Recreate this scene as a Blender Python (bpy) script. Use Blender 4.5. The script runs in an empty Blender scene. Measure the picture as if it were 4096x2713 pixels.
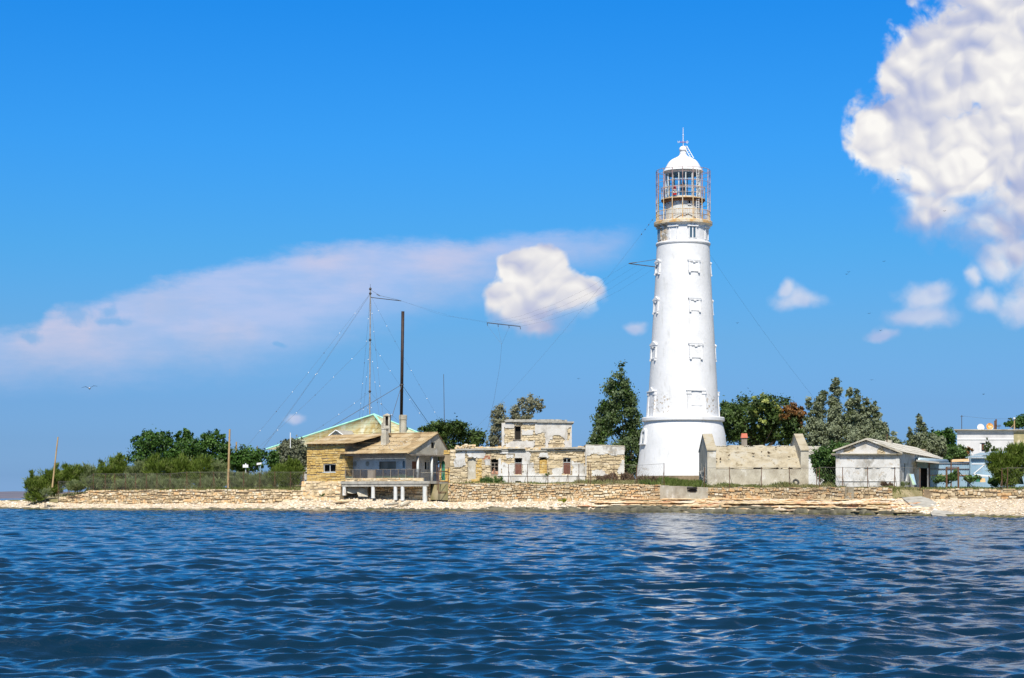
import bpy, math, random
import numpy as np
from mathutils import Vector, noise as mn
random.seed(7); rng = np.random.default_rng(7)
S = bpy.context.scene; C = S.collection
# ------------------------------------------------------------------ camera
FP, HOR, EYE = 7300.0, 1990.0, 1.5           # focal length in photo pixels, horizon row, eye height (m)
cd = bpy.data.cameras.new('camera'); cam = bpy.data.objects.new('camera', cd); C.objects.link(cam)
cam.location = (0, 0, EYE); cam.rotation_euler = (math.pi/2, 0, 0)
cd.sensor_width = 36; cd.lens = 36*FP/4096; cd.shift_y = (HOR-1356.5)/4096
cd.clip_start = .5; cd.clip_end = 20000
S.camera = cam
# ------------------------------------------------------------------ light
SUN_EL, SUN_AZ = math.radians(52), math.radians(186)     # azimuth clockwise from +Y: behind the camera, a touch to the left
S.view_settings.view_transform = 'Standard'; S.view_settings.look = 'None'
S.view_settings.exposure = 0.35; S.view_settings.gamma = 1
sl = bpy.data.lights.new('sun', 'SUN'); sl.energy = 4.6; sl.angle = math.radians(.5); sl.color = (1, .95, .87)
so = bpy.data.objects.new('sun', sl); C.objects.link(so)
sv = Vector((math.sin(SUN_AZ)*math.cos(SUN_EL), math.cos(SUN_AZ)*math.cos(SUN_EL), math.sin(SUN_EL)))
so.rotation_euler = sv.to_track_quat('Z', 'Y').to_euler(); so.location = sv*300

class NT:                                       # tiny node-expression helper
    def __init__(s, nt): s.t = nt
    def n(s, ty, **k):
        x = s.t.nodes.new(ty)
        for a, b in k.items(): setattr(x, a, b)
        return x
    def l(s, a, b): s.t.links.new(a, b)
    def put(s, sock, v):
        if hasattr(v, 'is_output'): s.l(v, sock)
        elif v is not None: sock.default_value = v
    def m(s, op, a, b=None, c=None, clamp=False):
        x = s.n('ShaderNodeMath', operation=op, use_clamp=clamp)
        for i, v in enumerate((a, b, c)): s.put(x.inputs[i], v)
        return x.outputs[0]
    def vm(s, op, a, b=None, out=0):
        x = s.n('ShaderNodeVectorMath', operation=op); s.put(x.inputs[0], a); s.put(x.inputs[1], b)
        return x.outputs['Value'] if op in ('LENGTH', 'DISTANCE', 'DOT_PRODUCT') else x.outputs[0]
    def comb(s, x, y, z=0.0):
        c = s.n('ShaderNodeCombineXYZ'); s.put(c.inputs[0], x); s.put(c.inputs[1], y); s.put(c.inputs[2], z); return c.outputs[0]
    def sep(s, v):
        c = s.n('ShaderNodeSeparateXYZ'); s.l(v, c.inputs[0]); return c.outputs
    def noise(s, vec, scale, det=4, rough=.55, dist=0.0, col=False):
        x = s.n('ShaderNodeTexNoise'); s.put(x.inputs['Vector'], vec); x.inputs['Scale'].default_value = scale
        x.inputs['Detail'].default_value = det; x.inputs['Roughness'].default_value = rough; x.inputs['Distortion'].default_value = dist
        return x.outputs['Color' if col else 0]
    def ramp(s, f, stops, interp='LINEAR'):
        x = s.n('ShaderNodeValToRGB'); r = x.color_ramp; r.interpolation = interp
        while len(r.elements) < len(stops): r.elements.new(.5)
        for e, (p, c) in zip(r.elements, stops):
            e.position = p; e.color = (*c, 1) if len(c) == 3 else c
        s.put(x.inputs[0], f); return x.outputs[0]
    def mix(s, f, a, b, bt='MIX'):
        x = s.n('ShaderNodeMix', data_type='RGBA', blend_type=bt)
        s.put(x.inputs[0], f)
        for i, v in ((6, a), (7, b)):
            if isinstance(v, tuple) and len(v) == 3: v = (*v, 1)
            s.put(x.inputs[i], v)
        return x.outputs[2]
    def sstep(s, v, a, b):
        x = s.n('ShaderNodeMapRange', interpolation_type='SMOOTHSTEP'); s.put(x.inputs[0], v)
        for i, q in ((1, a), (2, b), (3, 0.0), (4, 1.0)): s.put(x.inputs[i], q)
        return x.outputs[0]
    def curve(s, v, pts):
        x = s.n('ShaderNodeFloatCurve'); c = x.mapping.curves[0]
        while len(c.points) < len(pts): c.points.new(.5, .5)
        for p, q in zip(c.points, pts): p.location = q; p.handle_type = 'AUTO'
        x.mapping.update(); s.put(x.inputs[1], v); return x.outputs[0]

# ------------------------------------------------------------------ sky with clouds (all in azimuth / elevation)
def build_sky():
    W = bpy.data.worlds.new('World'); S.world = W; W.use_nodes = True
    t = W.node_tree; N = NT(t); bg = t.nodes['Background']
    sky = N.n('ShaderNodeTexSky', sky_type='NISHITA'); sky.sun_disc = False
    sky.sun_elevation = SUN_EL; sky.sun_rotation = SUN_AZ; sky.altitude = 0; sky.air_density = 1; sky.dust_density = 1; sky.ozone_density = 1
    tc = N.n('ShaderNodeTexCoord').outputs['Generated']
    x, y, z = N.sep(tc)
    tint = N.ramp(z, [(0, (.66, 1.15, 2.35)), (.012, (.45, .84, 1.80)), (.03, (.36, .69, 1.46)), (.05, (.33, .645, 1.30)), (.086, (.32, .69, 1.19)), (.134, (.235, .775, 1.30)),
                      (.19, (.16, .82, 1.52)), (.262, (.08, .80, 1.64)), (.31, (.16, .66, 1.18)), (.45, (.38, .62, .84)), (.8, (.95, .95, .95))])
    k = .1
    base = N.vm('MULTIPLY', sky.outputs[0], N.vm('MULTIPLY', tint, (k*.8, k*.8, k*.8)))
    # leftwards the air is a shade deeper
    az = N.m('ARCTAN2', x, y); el = N.m('ARCSINE', z)
    A = N.m('ADD', N.m('MULTIPLY', az, FP), 2048.0)      # angular units: 1/7300 rad
    E = N.m('MULTIPLY', el, FP)                          # above the horizon
    P0 = N.comb(A, E, 0.0)
    def npos(sc, off=(0, 0, 0)): return N.vm('ADD', N.vm('SCALE', P0), off)
    Ps = N.n('ShaderNodeVectorMath', operation='SCALE'); N.l(P0, Ps.inputs[0]); Ps.inputs['Scale'].default_value = .001
    Q = Ps.outputs[0]
    warp = N.noise(Q, 3.2, 4, .55, col=True)
    Qw = N.vm('ADD', Q, N.vm('MULTIPLY', N.vm('SUBTRACT', warp, (.5, .5, .5)), (.16, .16, .16)))
    fb = N.noise(Qw, 5.5, 8, .6)
    big = N.noise(N.vm('ADD', Q, (3.1, 1.7, 0)), 2.2, 3, .5)
    fine = N.noise(Qw, 16, 7, .62)
    def blobs(lst, src):
        cur = None
        for (px, py, rx, ry) in lst:
            v = N.vm('MULTIPLY', N.vm('SUBTRACT', src, (px/1000, (HOR-py)/1000, 0)), (1000/rx, 1000/ry, 0))
            d = N.m('SUBTRACT', 1.0, N.vm('LENGTH', v))
            cur = d if cur is None else N.m('SMOOTH_MAX', cur, d, .25)
        return cur
    # ---- flat veil of cloud
    a01 = N.m('DIVIDE', N.sep(Qw)[0], 3.0); e01 = N.m('DIVIDE', N.sep(Q)[1], 1.3)
    up = N.curve(a01, [(0, .50/1.0), (.05, .51), (.085, .57), (.11, .58), (.15, .605), (.22, .665), (.33, .73), (.45, .775), (.6, .80), (.75, .815), (.86, .83), (.9, .8)])
    lo = N.curve(a01, [(0, .37), (.1, .38), (.2, .40), (.3, .42), (.4, .47), (.5, .55), (.62, .64), (.74, .715), (.82, .78), (.862, .815), (.9, .82)])
    wob = N.m('MULTIPLY', N.m('SUBTRACT', N.noise(N.vm('MULTIPLY', Q, (1, 2.2, 1)), 3.0, 8, .66), .5), .12)
    ee = N.m('ADD', e01, wob)
    band = N.m('MULTIPLY', N.sstep(N.m('SUBTRACT', up, ee), -.01, .05), N.sstep(N.m('SUBTRACT', ee, lo), -.10, .13))
    band = N.m('MULTIPLY', band, N.m('MULTIPLY', N.sstep(a01, .88, .82), N.sstep(A, -1500.0, -300.0)))
    holes = N.sstep(N.m('ADD', blobs([(340, 1270, 95, 45), (480, 1290, 75, 32), (160, 1375, 60, 28), (1130, 1390, 30, 14), (470, 1250, 40, 38)], Qw), N.m('MULTIPLY', N.m('SUBTRACT', fine, .5), 1.6)), -.15, .75)
    wisp = N.sstep(N.noise(N.vm('MULTIPLY', Q, (.6, 2.5, 1)), 4, 6, .6), .3, .65)
    band_a = N.m('MULTIPLY', band, N.m('ADD', .50, N.m('MULTIPLY', wisp, .22)))
    band_a = N.m('MULTIPLY', band_a, N.m('SUBTRACT', 1.0, N.m('MULTIPLY', holes, .6)))
    bandc = N.mix(N.sstep(big, .40, .60), (.56, .51, .62), (.44, .48, .68))
    # ---- heaps of cloud
    heap = blobs([(3770, 340, 285, 270), (3990, 200, 330, 280), (3610, 600, 260, 185), (3830, 720, 380, 280), (4060, 840, 320, 300),
                  (3560, 390, 90, 110), (4100, 500, 330, 330), (3950, 960, 260, 170), (4180, 1000, 260, 190), (3720, 900, 190, 110), (4010, 1060, 190, 110), (4110, 1160, 190, 130), (3790, 10, 130, 38), (4040, 40, 160, 90), (3700, 850, 150, 80)], Qw)
    small = blobs([(2170, 1110, 185, 130), (2005, 1190, 100, 90), (2285, 1190, 150, 120), (2170, 1300, 140, 70), (2060, 1065, 70, 40), (2140, 1240, 240, 110)], Qw)
    wee = blobs([(3655, 1195, 150, 95), (3640, 1275, 185, 75), (3170, 1210, 135, 72), (3120, 1170, 55, 50), (3520, 1345, 90, 40), (3850, 1150, 60, 70),
                 (4000, 1045, 140, 70), (3945, 1120, 100, 90), (4060, 1250, 190, 100), (4140, 1130, 120, 80), (2545, 1315, 85, 40), (1185, 1690, 60, 34), (3900, 1230, 110, 60)], Qw)
    def bil(src, offs=(0, 0, 0), ws=((2.6, .50), (6.1, .27), (13.0, .15), (29.0, .08))):                  # billowy heaps: folded noise in four sizes
        tot = None
        for sc, w in ws:
            q = N.m('ABSOLUTE', N.m('SUBTRACT', N.noise(N.vm('ADD', src, (offs[0]+sc, offs[1], 0)), sc, 1.0, .4), .5))
            q = N.m('MULTIPLY', q, w*4.0); tot = q if tot is None else N.m('ADD', tot, q)
        return tot
    Ql = N.vm('ADD', Q, N.vm('MULTIPLY', N.vm('SUBTRACT', warp, (.5, .5, .5)), (.07, .07, .07)))
    b0 = bil(Ql); W2 = ((2.1, .60), (5.0, .30), (11.0, .10)); b2 = bil(Ql, (0, 0, 0), W2); rel = N.m('SUBTRACT', b2, bil(Ql, (.016, .028), W2))
    nn = N.m('ADD', N.m('MULTIPLY', N.m('SUBTRACT', b0, .42), .62), N.m('ADD', N.m('MULTIPLY', N.m('SUBTRACT', fb, .5), .5), N.m('MULTIPLY', N.m('SUBTRACT', fine, .5), .30)))
    dh = N.m('ADD', heap, nn); ds = N.m('ADD', small, N.m('MULTIPLY', nn, .8)); dw = N.m('ADD', wee, N.m('MULTIPLY', nn, .8))
    lowh = N.sstep(E, 1350.0, 1000.0)          # undersides go soft
    ah = N.sstep(dh, -.03, N.m('ADD', .25, N.m('MULTIPLY', lowh, .75)))
    a_s = N.sstep(ds, 0.02, N.m('ADD', .24, N.m('MULTIPLY', N.sstep(E, 880.0, 680.0), .5)))
    aw = N.m('MULTIPLY', N.sstep(dw, 0.0, .7), .72)
    def shade(d, lo_e, hi_e, bias, rk=1.7):
        r = N.m('ADD', N.m('MULTIPLY', rel, rk), N.m('MULTIPLY', N.sstep(E, lo_e, hi_e), .50))
        r = N.m('ADD', r, N.m('MULTIPLY', N.m('SUBTRACT', b2, .42), .30))
        return N.m('ADD', N.m('ADD', r, N.m('MULTIPLY', N.m('SUBTRACT', big, .5), -1.5)), bias, clamp=True)
    ramp_c = [(0, (.31, .36, .54)), (.25, (.40, .43, .57)), (.5, (.52, .53, .60)), (.75, (.65, .64, .65)), (1, (.76, .745, .72))]
    ch = N.ramp(shade(dh, 900.0, 1500.0, .15, 2.1), ramp_c)
    cs = N.ramp(shade(ds, 680.0, 960.0, .17, 1.7), ramp_c)
    cw = N.ramp(shade(dw, 640.0, 900.0, .30, 1.4), [(0, (.36, .42, .62)), (1, (.66, .65, .68))])
    g = N.mix(band_a, base, bandc); g = N.mix(aw, g, cw); g = N.mix(a_s, g, cs); g = N.mix(ah, g, ch)
    front = N.m('GREATER_THAN', y, 0.0)
    # open sky elsewhere carries scattered fair-weather cloud of the same kind
    el2 = N.noise(N.vm('MULTIPLY', tc, (1, 1, 2.2)), 3.0, 6, .6)
    far = N.m('MULTIPLY', N.sstep(el2, .56, .68), N.sstep(z, .30, .42))
    g = N.mix(N.m('MULTIPLY', far, .8), g, (.75, .74, .74))
    back = N.mix(N.m('MULTIPLY', N.sstep(el2, .55, .66), N.sstep(z, .02, .1)), base, (.7, .7, .72))
    g = N.mix(front, back, g)
    N.l(g, bg.inputs[0]); bg.inputs[1].default_value = 1.0
    W.cycles.sampling_method = 'MANUAL'; W.cycles.sample_map_resolution = 512
build_sky()

# ------------------------------------------------------------------ geometry helpers
def P(px, py, d): return ((px-2048)/FP*d, d, EYE+(HOR-py)/FP*d)
def XY(px, d): return ((px-2048)/FP*d, d)
def ZA(py, d): return EYE+(HOR-py)/FP*d
def lerp(a, b, t): return a+(b-a)*t
OFF = {}
class MB:
    def __init__(s): s.v = []; s.f = []; s.a = []
    def poly(s, pts, a=None):
        i = len(s.v); s.v += [tuple(p) for p in pts]; s.f.append(tuple(range(i, i+len(pts)))); s.a.append(random.random() if a is None else a)
    def mesh(s, vs, fs, a=None):
        i = len(s.v); s.v += [tuple(p) for p in vs]; a = random.random() if a is None else a
        for f in fs: s.f.append(tuple(i+k for k in f)); s.a.append(a)
    def hexa(s, p, a=None):          # 8 points: bottom 4, top 4
        s.mesh(p, [(3, 2, 1, 0), (4, 5, 6, 7), (0, 1, 5, 4), (1, 2, 6, 5), (2, 3, 7, 6), (3, 0, 4, 7)], a)
    def box(s, fr, u0, u1, v0, v1, z0, z1, a=None):
        s.hexa([fr(u0, v0, z0), fr(u1, v0, z0), fr(u1, v1, z0), fr(u0, v1, z0), fr(u0, v0, z1), fr(u1, v0, z1), fr(u1, v1, z1), fr(u0, v1, z1)], a)
    def slab(s, pts, t, a=None):     # polygon extruded by vector t
        n = len(pts); q = [tuple(Vector(p)+Vector(t)) for p in pts]
        s.mesh(list(pts)+q, [tuple(range(n)), tuple(range(2*n-1, n-1, -1))]+[(i, i+n, (i+1) % n+n, (i+1) % n) for i in range(n)], a)
    def tube(s, pts, r, n=6, a=None, cap=True):
        pts = [Vector(p) for p in pts]; rs = r if isinstance(r, (list, tuple)) else [r]*len(pts)
        vs = []; fs = []
        for i, p in enumerate(pts):
            d = (pts[min(i+1, len(pts)-1)]-pts[max(i-1, 0)]).normalized()
            e = d.cross(Vector((0, 0, 1)) if abs(d.z) < .9 else Vector((1, 0, 0))).normalized(); g = d.cross(e)
            for k in range(n):
                w = 2*math.pi*k/n; vs.append(p+(e*math.cos(w)+g*math.sin(w))*rs[i])
        for i in range(len(pts)-1):
            for k in range(n): fs.append((i*n+k, i*n+(k+1) % n, (i+1)*n+(k+1) % n, (i+1)*n+k))
        if cap: fs += [tuple(range(n-1, -1, -1)), tuple((len(pts)-1)*n+k for k in range(n))]
        s.mesh(vs, fs, a)
    def lathe(s, c, prof, n=48, a=None, a0=0, a1=2*math.pi):
        full = abs(a1-a0-2*math.pi) < 1e-4; m = n if full else n+1
        vs = [(c[0]+r*math.sin(a0+(a1-a0)*k/n), c[1]-r*math.cos(a0+(a1-a0)*k/n), z) for r, z in prof for k in range(m)]
        fs = [(i*m+k, i*m+(k+1) % m, (i+1)*m+(k+1) % m, (i+1)*m+k) for i in range(len(prof)-1) for k in range(n)]
        s.mesh(vs, fs, a)
    def ball(s, c, r, n=8, a=None):
        r = r if isinstance(r, tuple) else (r, r, r); vs = []; fs = []
        for i in range(n+1):
            for k in range(n*2):
                t = math.pi*i/n; w = math.pi*k/n; vs.append((c[0]+r[0]*math.sin(t)*math.cos(w), c[1]+r[1]*math.sin(t)*math.sin(w), c[2]+r[2]*math.cos(t)))
        m = n*2
        for i in range(n):
            for k in range(m): fs.append((i*m+k, (i+1)*m+k, (i+1)*m+(k+1) % m, i*m+(k+1) % m))
        s.mesh(vs, fs, a)
def reg(o, parent, loc):
    C.objects.link(o)
    if parent: o.parent = parent; OFF[o.name] = OFF[parent.name]
    else: o.location = loc; OFF[o.name] = Vector(loc)
def props(o, label=None, cat=None, group=None, kind=None):
    for k, v in (('label', label), ('category', cat), ('group', group), ('kind', kind)):
        if v: o[k] = v
def obj(name, mb, mat, parent=None, smooth=False, loc=(0, 0, 0), **kw):
    off = OFF[parent.name] if parent else Vector(loc)
    me = bpy.data.meshes.new(name)
    me.from_pydata([(x-off.x, y-off.y, z-off.z) for x, y, z in mb.v], [], mb.f)
    at = me.attributes.new('var', 'FLOAT', 'FACE'); at.data.foreach_set('value', mb.a)
    for m in (mat if isinstance(mat, (list, tuple)) else [mat]): me.materials.append(m)
    if smooth: me.shade_smooth() if hasattr(me, 'shade_smooth') else None
    me.update(); o = bpy.data.objects.new(name, me); reg(o, parent, loc); props(o, **kw); return o
def npobj(name, V, Fq, var, mat, parent=None, smooth=False, loc=(0, 0, 0), **kw):
    off = OFF[parent.name] if parent else Vector(loc)
    V = V-np.array(off); k = Fq.shape[1]
    me = bpy.data.meshes.new(name); me.vertices.add(len(V)); me.vertices.foreach_set('co', V.astype(np.float32).ravel())
    me.loops.add(Fq.size); me.loops.foreach_set('vertex_index', Fq.astype(np.int32).ravel())
    me.polygons.add(len(Fq)); me.polygons.foreach_set('loop_start', np.arange(0, Fq.size, k, dtype=np.int32))
    if smooth: me.polygons.foreach_set('use_smooth', np.ones(len(Fq), dtype=bool))
    at = me.attributes.new('var', 'FLOAT', 'FACE'); at.data.foreach_set('value', np.asarray(var, dtype=np.float32))
    me.materials.append(mat); me.update(calc_edges=True); me.validate()
    o = bpy.data.objects.new(name, me); reg(o, parent, loc); props(o, **kw); return o
def thing(name, label, cat, loc, group=None):
    o = bpy.data.objects.new(name, None); reg(o, None, loc); o.empty_display_size = .3; props(o, label, cat, group); return o

class Fr:                                    # a plan frame: u along the front, v away from it
    def __init__(s, px, d, ang=0, vang=None):
        s.o = XY(px, d); a = math.radians(ang); s.U = (math.cos(a), math.sin(a))
        b = a if vang is None else math.radians(vang); s.V = (-math.sin(b), math.cos(b))
    def __call__(s, u, v, z): return (s.o[0]+u*s.U[0]+v*s.V[0], s.o[1]+u*s.U[1]+v*s.V[1], z)
    def u(s, px, v=0):
        t = (px-2048)/FP; x, y = s.o[0]+v*s.V[0], s.o[1]+v*s.V[1]; return (t*y-x)/(s.U[0]-t*s.U[1])
    def v(s, px, u=0):
        t = (px-2048)/FP; x, y = s.o[0]+u*s.U[0], s.o[1]+u*s.U[1]; return (t*y-x)/(s.V[0]-t*s.V[1])
    def z(s, py, u=0, v=0): return ZA(py, s.o[1]+u*s.U[1]+v*s.V[1])
    def rect(s, x0, x1, y0, y1, v=0):
        u0, u1 = s.u(x0, v), s.u(x1, v); um = (u0+u1)/2; return u0, u1, s.z(y1, um, v), s.z(y0, um, v)
    def side(s, u=0):                        # the frame of the side wall at u: its own u runs along V, v runs along -U
        f = Fr(0, 1); f.o = s(u, 0, 0)[:2]; f.U = s.V; f.V = (-s.U[0], -s.U[1]); return f
def wall(mb, fr, u0, u1, z0, z1, holes=(), v=0, dep=.25, top=None, a=.5):
    """front skin with openings and reveals; holes = (u0,u1,z0,z1[,arch])"""
    us = sorted({u0, u1, *[h[0] for h in holes], *[h[1] for h in holes]}); zs = sorted({z0, z1, *[h[2] for h in holes], *[h[3] for h in holes]})
    us = [q for q in us if u0 <= q <= u1]; zs = [q for q in zs if z0 <= q <= z1]
    for i in range(len(us)-1):
        for j in range(len(zs)-1):
            cu, cz = (us[i]+us[i+1])/2, (zs[j]+zs[j+1])/2
            if any(h[0] < cu < h[1] and h[2] < cz < h[3] for h in holes): continue
            mb.poly([fr(us[i], v, zs[j]), fr(us[i+1], v, zs[j]), fr(us[i+1], v, zs[j+1]), fr(us[i], v, zs[j+1])], a)
    for h in holes:
        a0, a1, b0, b1 = h[:4]
        for p in ([(a0, b0), (a1, b0)], [(a1, b0), (a1, b1)], [(a1, b1), (a0, b1)], [(a0, b1), (a0, b0)]):
            (x0, y0), (x1, y1) = p
            mb.poly([fr(x0, v, y0), fr(x0, v+dep, y0), fr(x1, v+dep, y1), fr(x1, v, y1)], a)
        if len(h) > 4:                       # segmental arch spandrels
            n = 6; w = a1-a0; r = h[4]
            arc = [(a0+w*k/n, b1-r+r*math.sin(math.pi*k/n)) for k in range(n+1)]
            for k in range(n): mb.poly([fr(arc[k][0], v, arc[k][1]), fr(arc[k+1][0], v, arc[k+1][1]), fr(arc[k+1][0], v, b1), fr(arc[k][0], v, b1)], a)
            for k in range(n): mb.poly([fr(arc[k][0], v, arc[k][1]), fr(arc[k][0], v+dep, arc[k][1]), fr(arc[k+1][0], v+dep, arc[k+1][1]), fr(arc[k+1][0], v, arc[k+1][1])], a)
def stones(mb, fr, u0, u1, z0, z1, w=.5, h=.28, holes=(), v=0, out=.06, jit=.25, gap=.03, rnd=.28, keep=None, seed=1):
    """courses of separate rounded stones standing proud of plane v (towards the viewer)"""
    R = random.Random(seed); zf = z1 if callable(z1) else (lambda u: z1); bf = z0 if callable(z0) else (lambda u: z0)
    zmax = max(zf(lerp(u0, u1, k/20)) for k in range(21)); z = min(bf(lerp(u0, u1, k/20)) for k in range(21))
    while z < zmax-.04:
        hh = h*R.uniform(1-jit, 1+jit*1.3); u = u0-R.random()*w*.5; ph = R.random()*9
        while u < u1-.02:
            ww = w*math.exp(R.gauss(0, 1.15*jit)); a, b = max(u, u0), min(u+ww, u1); u += ww
            if b-a < .06: continue
            c = (a+b)/2; dz = h*jit*(.9*math.sin(c*1.1+ph)+.55*R.uniform(-1, 1))
            t0, t1 = z+dz, min(z+dz+hh*R.uniform(1-jit*.6, 1+jit*.55), zf(c)+.05)
            if t0 > zf(c)-.03 or t1-t0 < .05 or t1 < bf(c): continue
            if any(k[0]-.02 < b and k[1]+.02 > a and k[2]-.02 < t1 and k[3]+.02 > t0 and (min(b, k[1])-max(a, k[0])) > .02 and (min(t1, k[3])-max(t0, k[2])) > .02 for k in holes):
                # trim against the opening
                for k in holes:
                    if k[2] < (t0+t1)/2 < k[3]:
                        if a < k[0] < b: b = k[0]
                        elif a < k[1] < b: a = k[1]
                if any(k[0] < (a+b)/2 < k[1] and k[2] < (t0+t1)/2 < k[3] for k in holes) or b-a < .06: continue
            if keep and not keep(c, (t0+t1)/2): continue
            g = gap/2; a += g; b -= g; t0 += g; t1 -= g
            if b <= a or t1 <= t0: continue
            o = out*R.uniform(.3, 1.5); cq = [(min(b-a, .3)*R.uniform(.04, rnd), (t1-t0)*R.uniform(.05, rnd*1.2)) for _ in range(4)]
            j = lambda q: R.uniform(-q, q); sk = j(.12)*(t1-t0)
            oct_ = [(a+cq[0][0], t0), (b-cq[1][0], t0+sk), (b, t0+cq[1][1]+sk), (b, t1-cq[2][1]), (b-cq[2][0], t1), (a+cq[3][0], t1-sk), (a, t1-cq[3][1]-sk), (a, t0+cq[0][1])]
            oct_ = [(x+j(.02), y+j(.015)) for x, y in oct_]; mx, mz = (a+b)/2, (t0+t1)/2
            back = [fr(x, v+.02, y) for x, y in oct_]
            mid = [fr(x, v-o*.6, y) for x, y in oct_]
            fro = [fr(lerp(x, mx, .14), v-o+j(.015), lerp(y, mz, .14)) for x, y in oct_]
            m = 8; fs = [(i, (i+1) % m, (i+1) % m+m, i+m) for i in range(m)]+[(i+m, (i+1) % m+m, (i+1) % m+2*m, i+2*m) for i in range(m)]+[tuple(range(2*m, 3*m))]
            mb.mesh(back+mid+fro, fs, R.random())
        z += hh
def fbm(x, y, s=0., o=4): return mn.fractal((x, y, s), 1.0, 2.0, o)
def plaster(mb, fr, u0, u1, z0, z1, keep, cell=.11, holes=(), v=0, t=.035, seed=0):
    nu, nz = max(1, round((u1-u0)/cell)), max(1, round((z1-z0)/cell)); du, dz = (u1-u0)/nu, (z1-z0)/nz
    on = [[keep(u0+(i+.5)*du, z0+(j+.5)*dz) and not any(h[0]-.02 < u0+(i+.5)*du < h[1]+.02 and h[2]-.02 < z0+(j+.5)*dz < h[3]+.02 for h in holes) for j in range(nz)] for i in range(nu)]
    def vt(i, j, w):
        ju = 0 if i in (0, nu) else .4*du*mn.noise((i*1.7, j*1.9, seed)); jz = 0 if j in (0, nz) else .4*dz*mn.noise((i*1.3, j*2.1, seed+7))
        return fr(u0+i*du+ju, w, z0+j*dz+jz)
    for i in range(nu):
        for j in range(nz):
            if not on[i][j]: continue
            mb.poly([vt(i, j, v-t), vt(i+1, j, v-t), vt(i+1, j+1, v-t), vt(i, j+1, v-t)], .5)
            for di, dj, (p, q) in ((-1, 0, ((0, 0), (0, 1))), (1, 0, ((1, 0), (1, 1))), (0, -1, ((0, 0), (1, 0))), (0, 1, ((0, 1), (1, 1)))):
                a, b = i+di, j+dj
                if not (0 <= a < nu and 0 <= b < nz and on[a][b]):
                    mb.poly([vt(i+p[0], j+p[1], v-t), vt(i+q[0], j+q[1], v-t), vt(i+q[0], j+q[1], v), vt(i+p[0], j+p[1], v)], .5)
def corr(mb, a, b, c, d, pitch=.18, amp=.03, rows=6, sheet=1.1, sag=.03, thick=True):
    """corrugated sheet a-b along the eave (corrugations run from a-b up to d-c)"""
    a, b, c, d = map(Vector, (a, b, c, d)); L = (b-a).length; n = max(4, int(L/pitch)*4); nor = (b-a).cross(d-a).normalized()
    if nor.z < 0: nor = -nor
    for r in range(rows):
        t0, t1 = r/rows, (r+1)/rows; vs = []; cols = []
        for i in range(n+1):
            s = i/n; h = amp*math.sin(2*math.pi*i/4)
            for t, lift in ((t0, amp*1.4), (t1, 0)):
                p = a.lerp(b, s).lerp(d.lerp(c, s), t); p = p+nor*(h+lift-sag*math.sin(t*3.1)*(.6+.8*mn.noise((s*5, r*.5, L)))); vs.append(p)
        for i in range(n):
            k = int(i/n*L/sheet); mb.mesh([vs[2*i], vs[2*i+2], vs[2*i+3], vs[2*i+1]], [(0, 1, 2, 3)], (math.sin(k*12.9898+r*78.233+L)*43758.5) % 1)
# ------------------------------------------------------------------ materials
MATS = {}
def mat(name, cols, sc=1.5, var=0., rough=.85, bump=0., bsc=None, st=(1, 1, 1), spec=.3, dirt=None, det=6, metal=0, spread=.22, dirt2=None, zband=None):
    m = bpy.data.materials.new(name); m.use_nodes = True; N = NT(m.node_tree); b = m.node_tree.nodes['Principled BSDF']
    tc = N.n('ShaderNodeTexCoord').outputs['Object']; v = N.vm('MULTIPLY', tc, st)
    f = N.sstep(N.noise(v, sc, det, .6), .5-spread, .5+spread)
    if var > 0:
        at = N.n('ShaderNodeAttribute', attribute_name='var').outputs['Fac']
        f = N.m('ADD', N.m('MULTIPLY', f, 1-var), N.m('MULTIPLY', at, var))
    n = len(cols); c = N.ramp(f, [(i/(n-1) if n > 1 else 0, q) for i, q in enumerate(cols)]) if n > 1 else (*cols[0], 1)
    for k, dd in enumerate((dirt, dirt2)):
        if not dd: continue
        col, dsc, lo, hi, amt = dd[:5]; dst = dd[5] if len(dd) > 5 else (1, 1, 1)
        q = N.noise(N.vm('ADD', N.vm('MULTIPLY', tc, dst), (7.3+k*5, 2.1, 1.3)), dsc, 7, .62)
        c = N.mix(N.m('MULTIPLY', N.sstep(q, lo, hi), amt), c, col)
    if zband:
        col, z0, z1, amt = zband; g = N.n('ShaderNodeNewGeometry').outputs['Position']
        zz = N.m('ADD', N.sep(g)[2], N.m('MULTIPLY', N.m('SUBTRACT', N.noise(tc, 1.1, 4), .5), .5))
        c = N.mix(N.m('MULTIPLY', N.sstep(zz, z1, z0), amt), c, col)
    N.put(b.inputs['Base Color'], c); b.inputs['Roughness'].default_value = rough; b.inputs['Specular IOR Level'].default_value = spec; b.inputs['Metallic'].default_value = metal
    if bump:
        bn = N.n('ShaderNodeBump'); bn.inputs['Strength'].default_value = bump; bn.inputs['Distance'].default_value = .05
        N.l(N.noise(v, bsc or sc*6, 6, .65), bn.inputs['Height']); N.l(bn.outputs[0], b.inputs['Normal'])
    MATS[name] = m; return m
M = {}
M['stone'] = mat('pale_limestone', [(.20, .145, .085), (.44, .34, .20), (.60, .46, .27), (.66, .55, .37), (.64, .40, .18), (.70, .62, .45), (.80, .75, .62)], 1.2, .75, bump=.5, bsc=9, dirt=((.36, .15, .05), .8, .58, .7, .5))
M['stone_r'] = mat('ruin_rubble_stone', [(.36, .28, .17), (.52, .42, .26), (.62, .50, .32), (.68, .59, .43)], 2, .7, bump=.5, bsc=9)
M['mortar'] = mat('sandy_mortar', [(.15, .11, .07), (.30, .235, .15)], 2, bump=.4)
M['mortar_l'] = mat('pale_mortar', [(.24, .185, .115), (.38, .31, .21)], 2, bump=.4)
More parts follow.
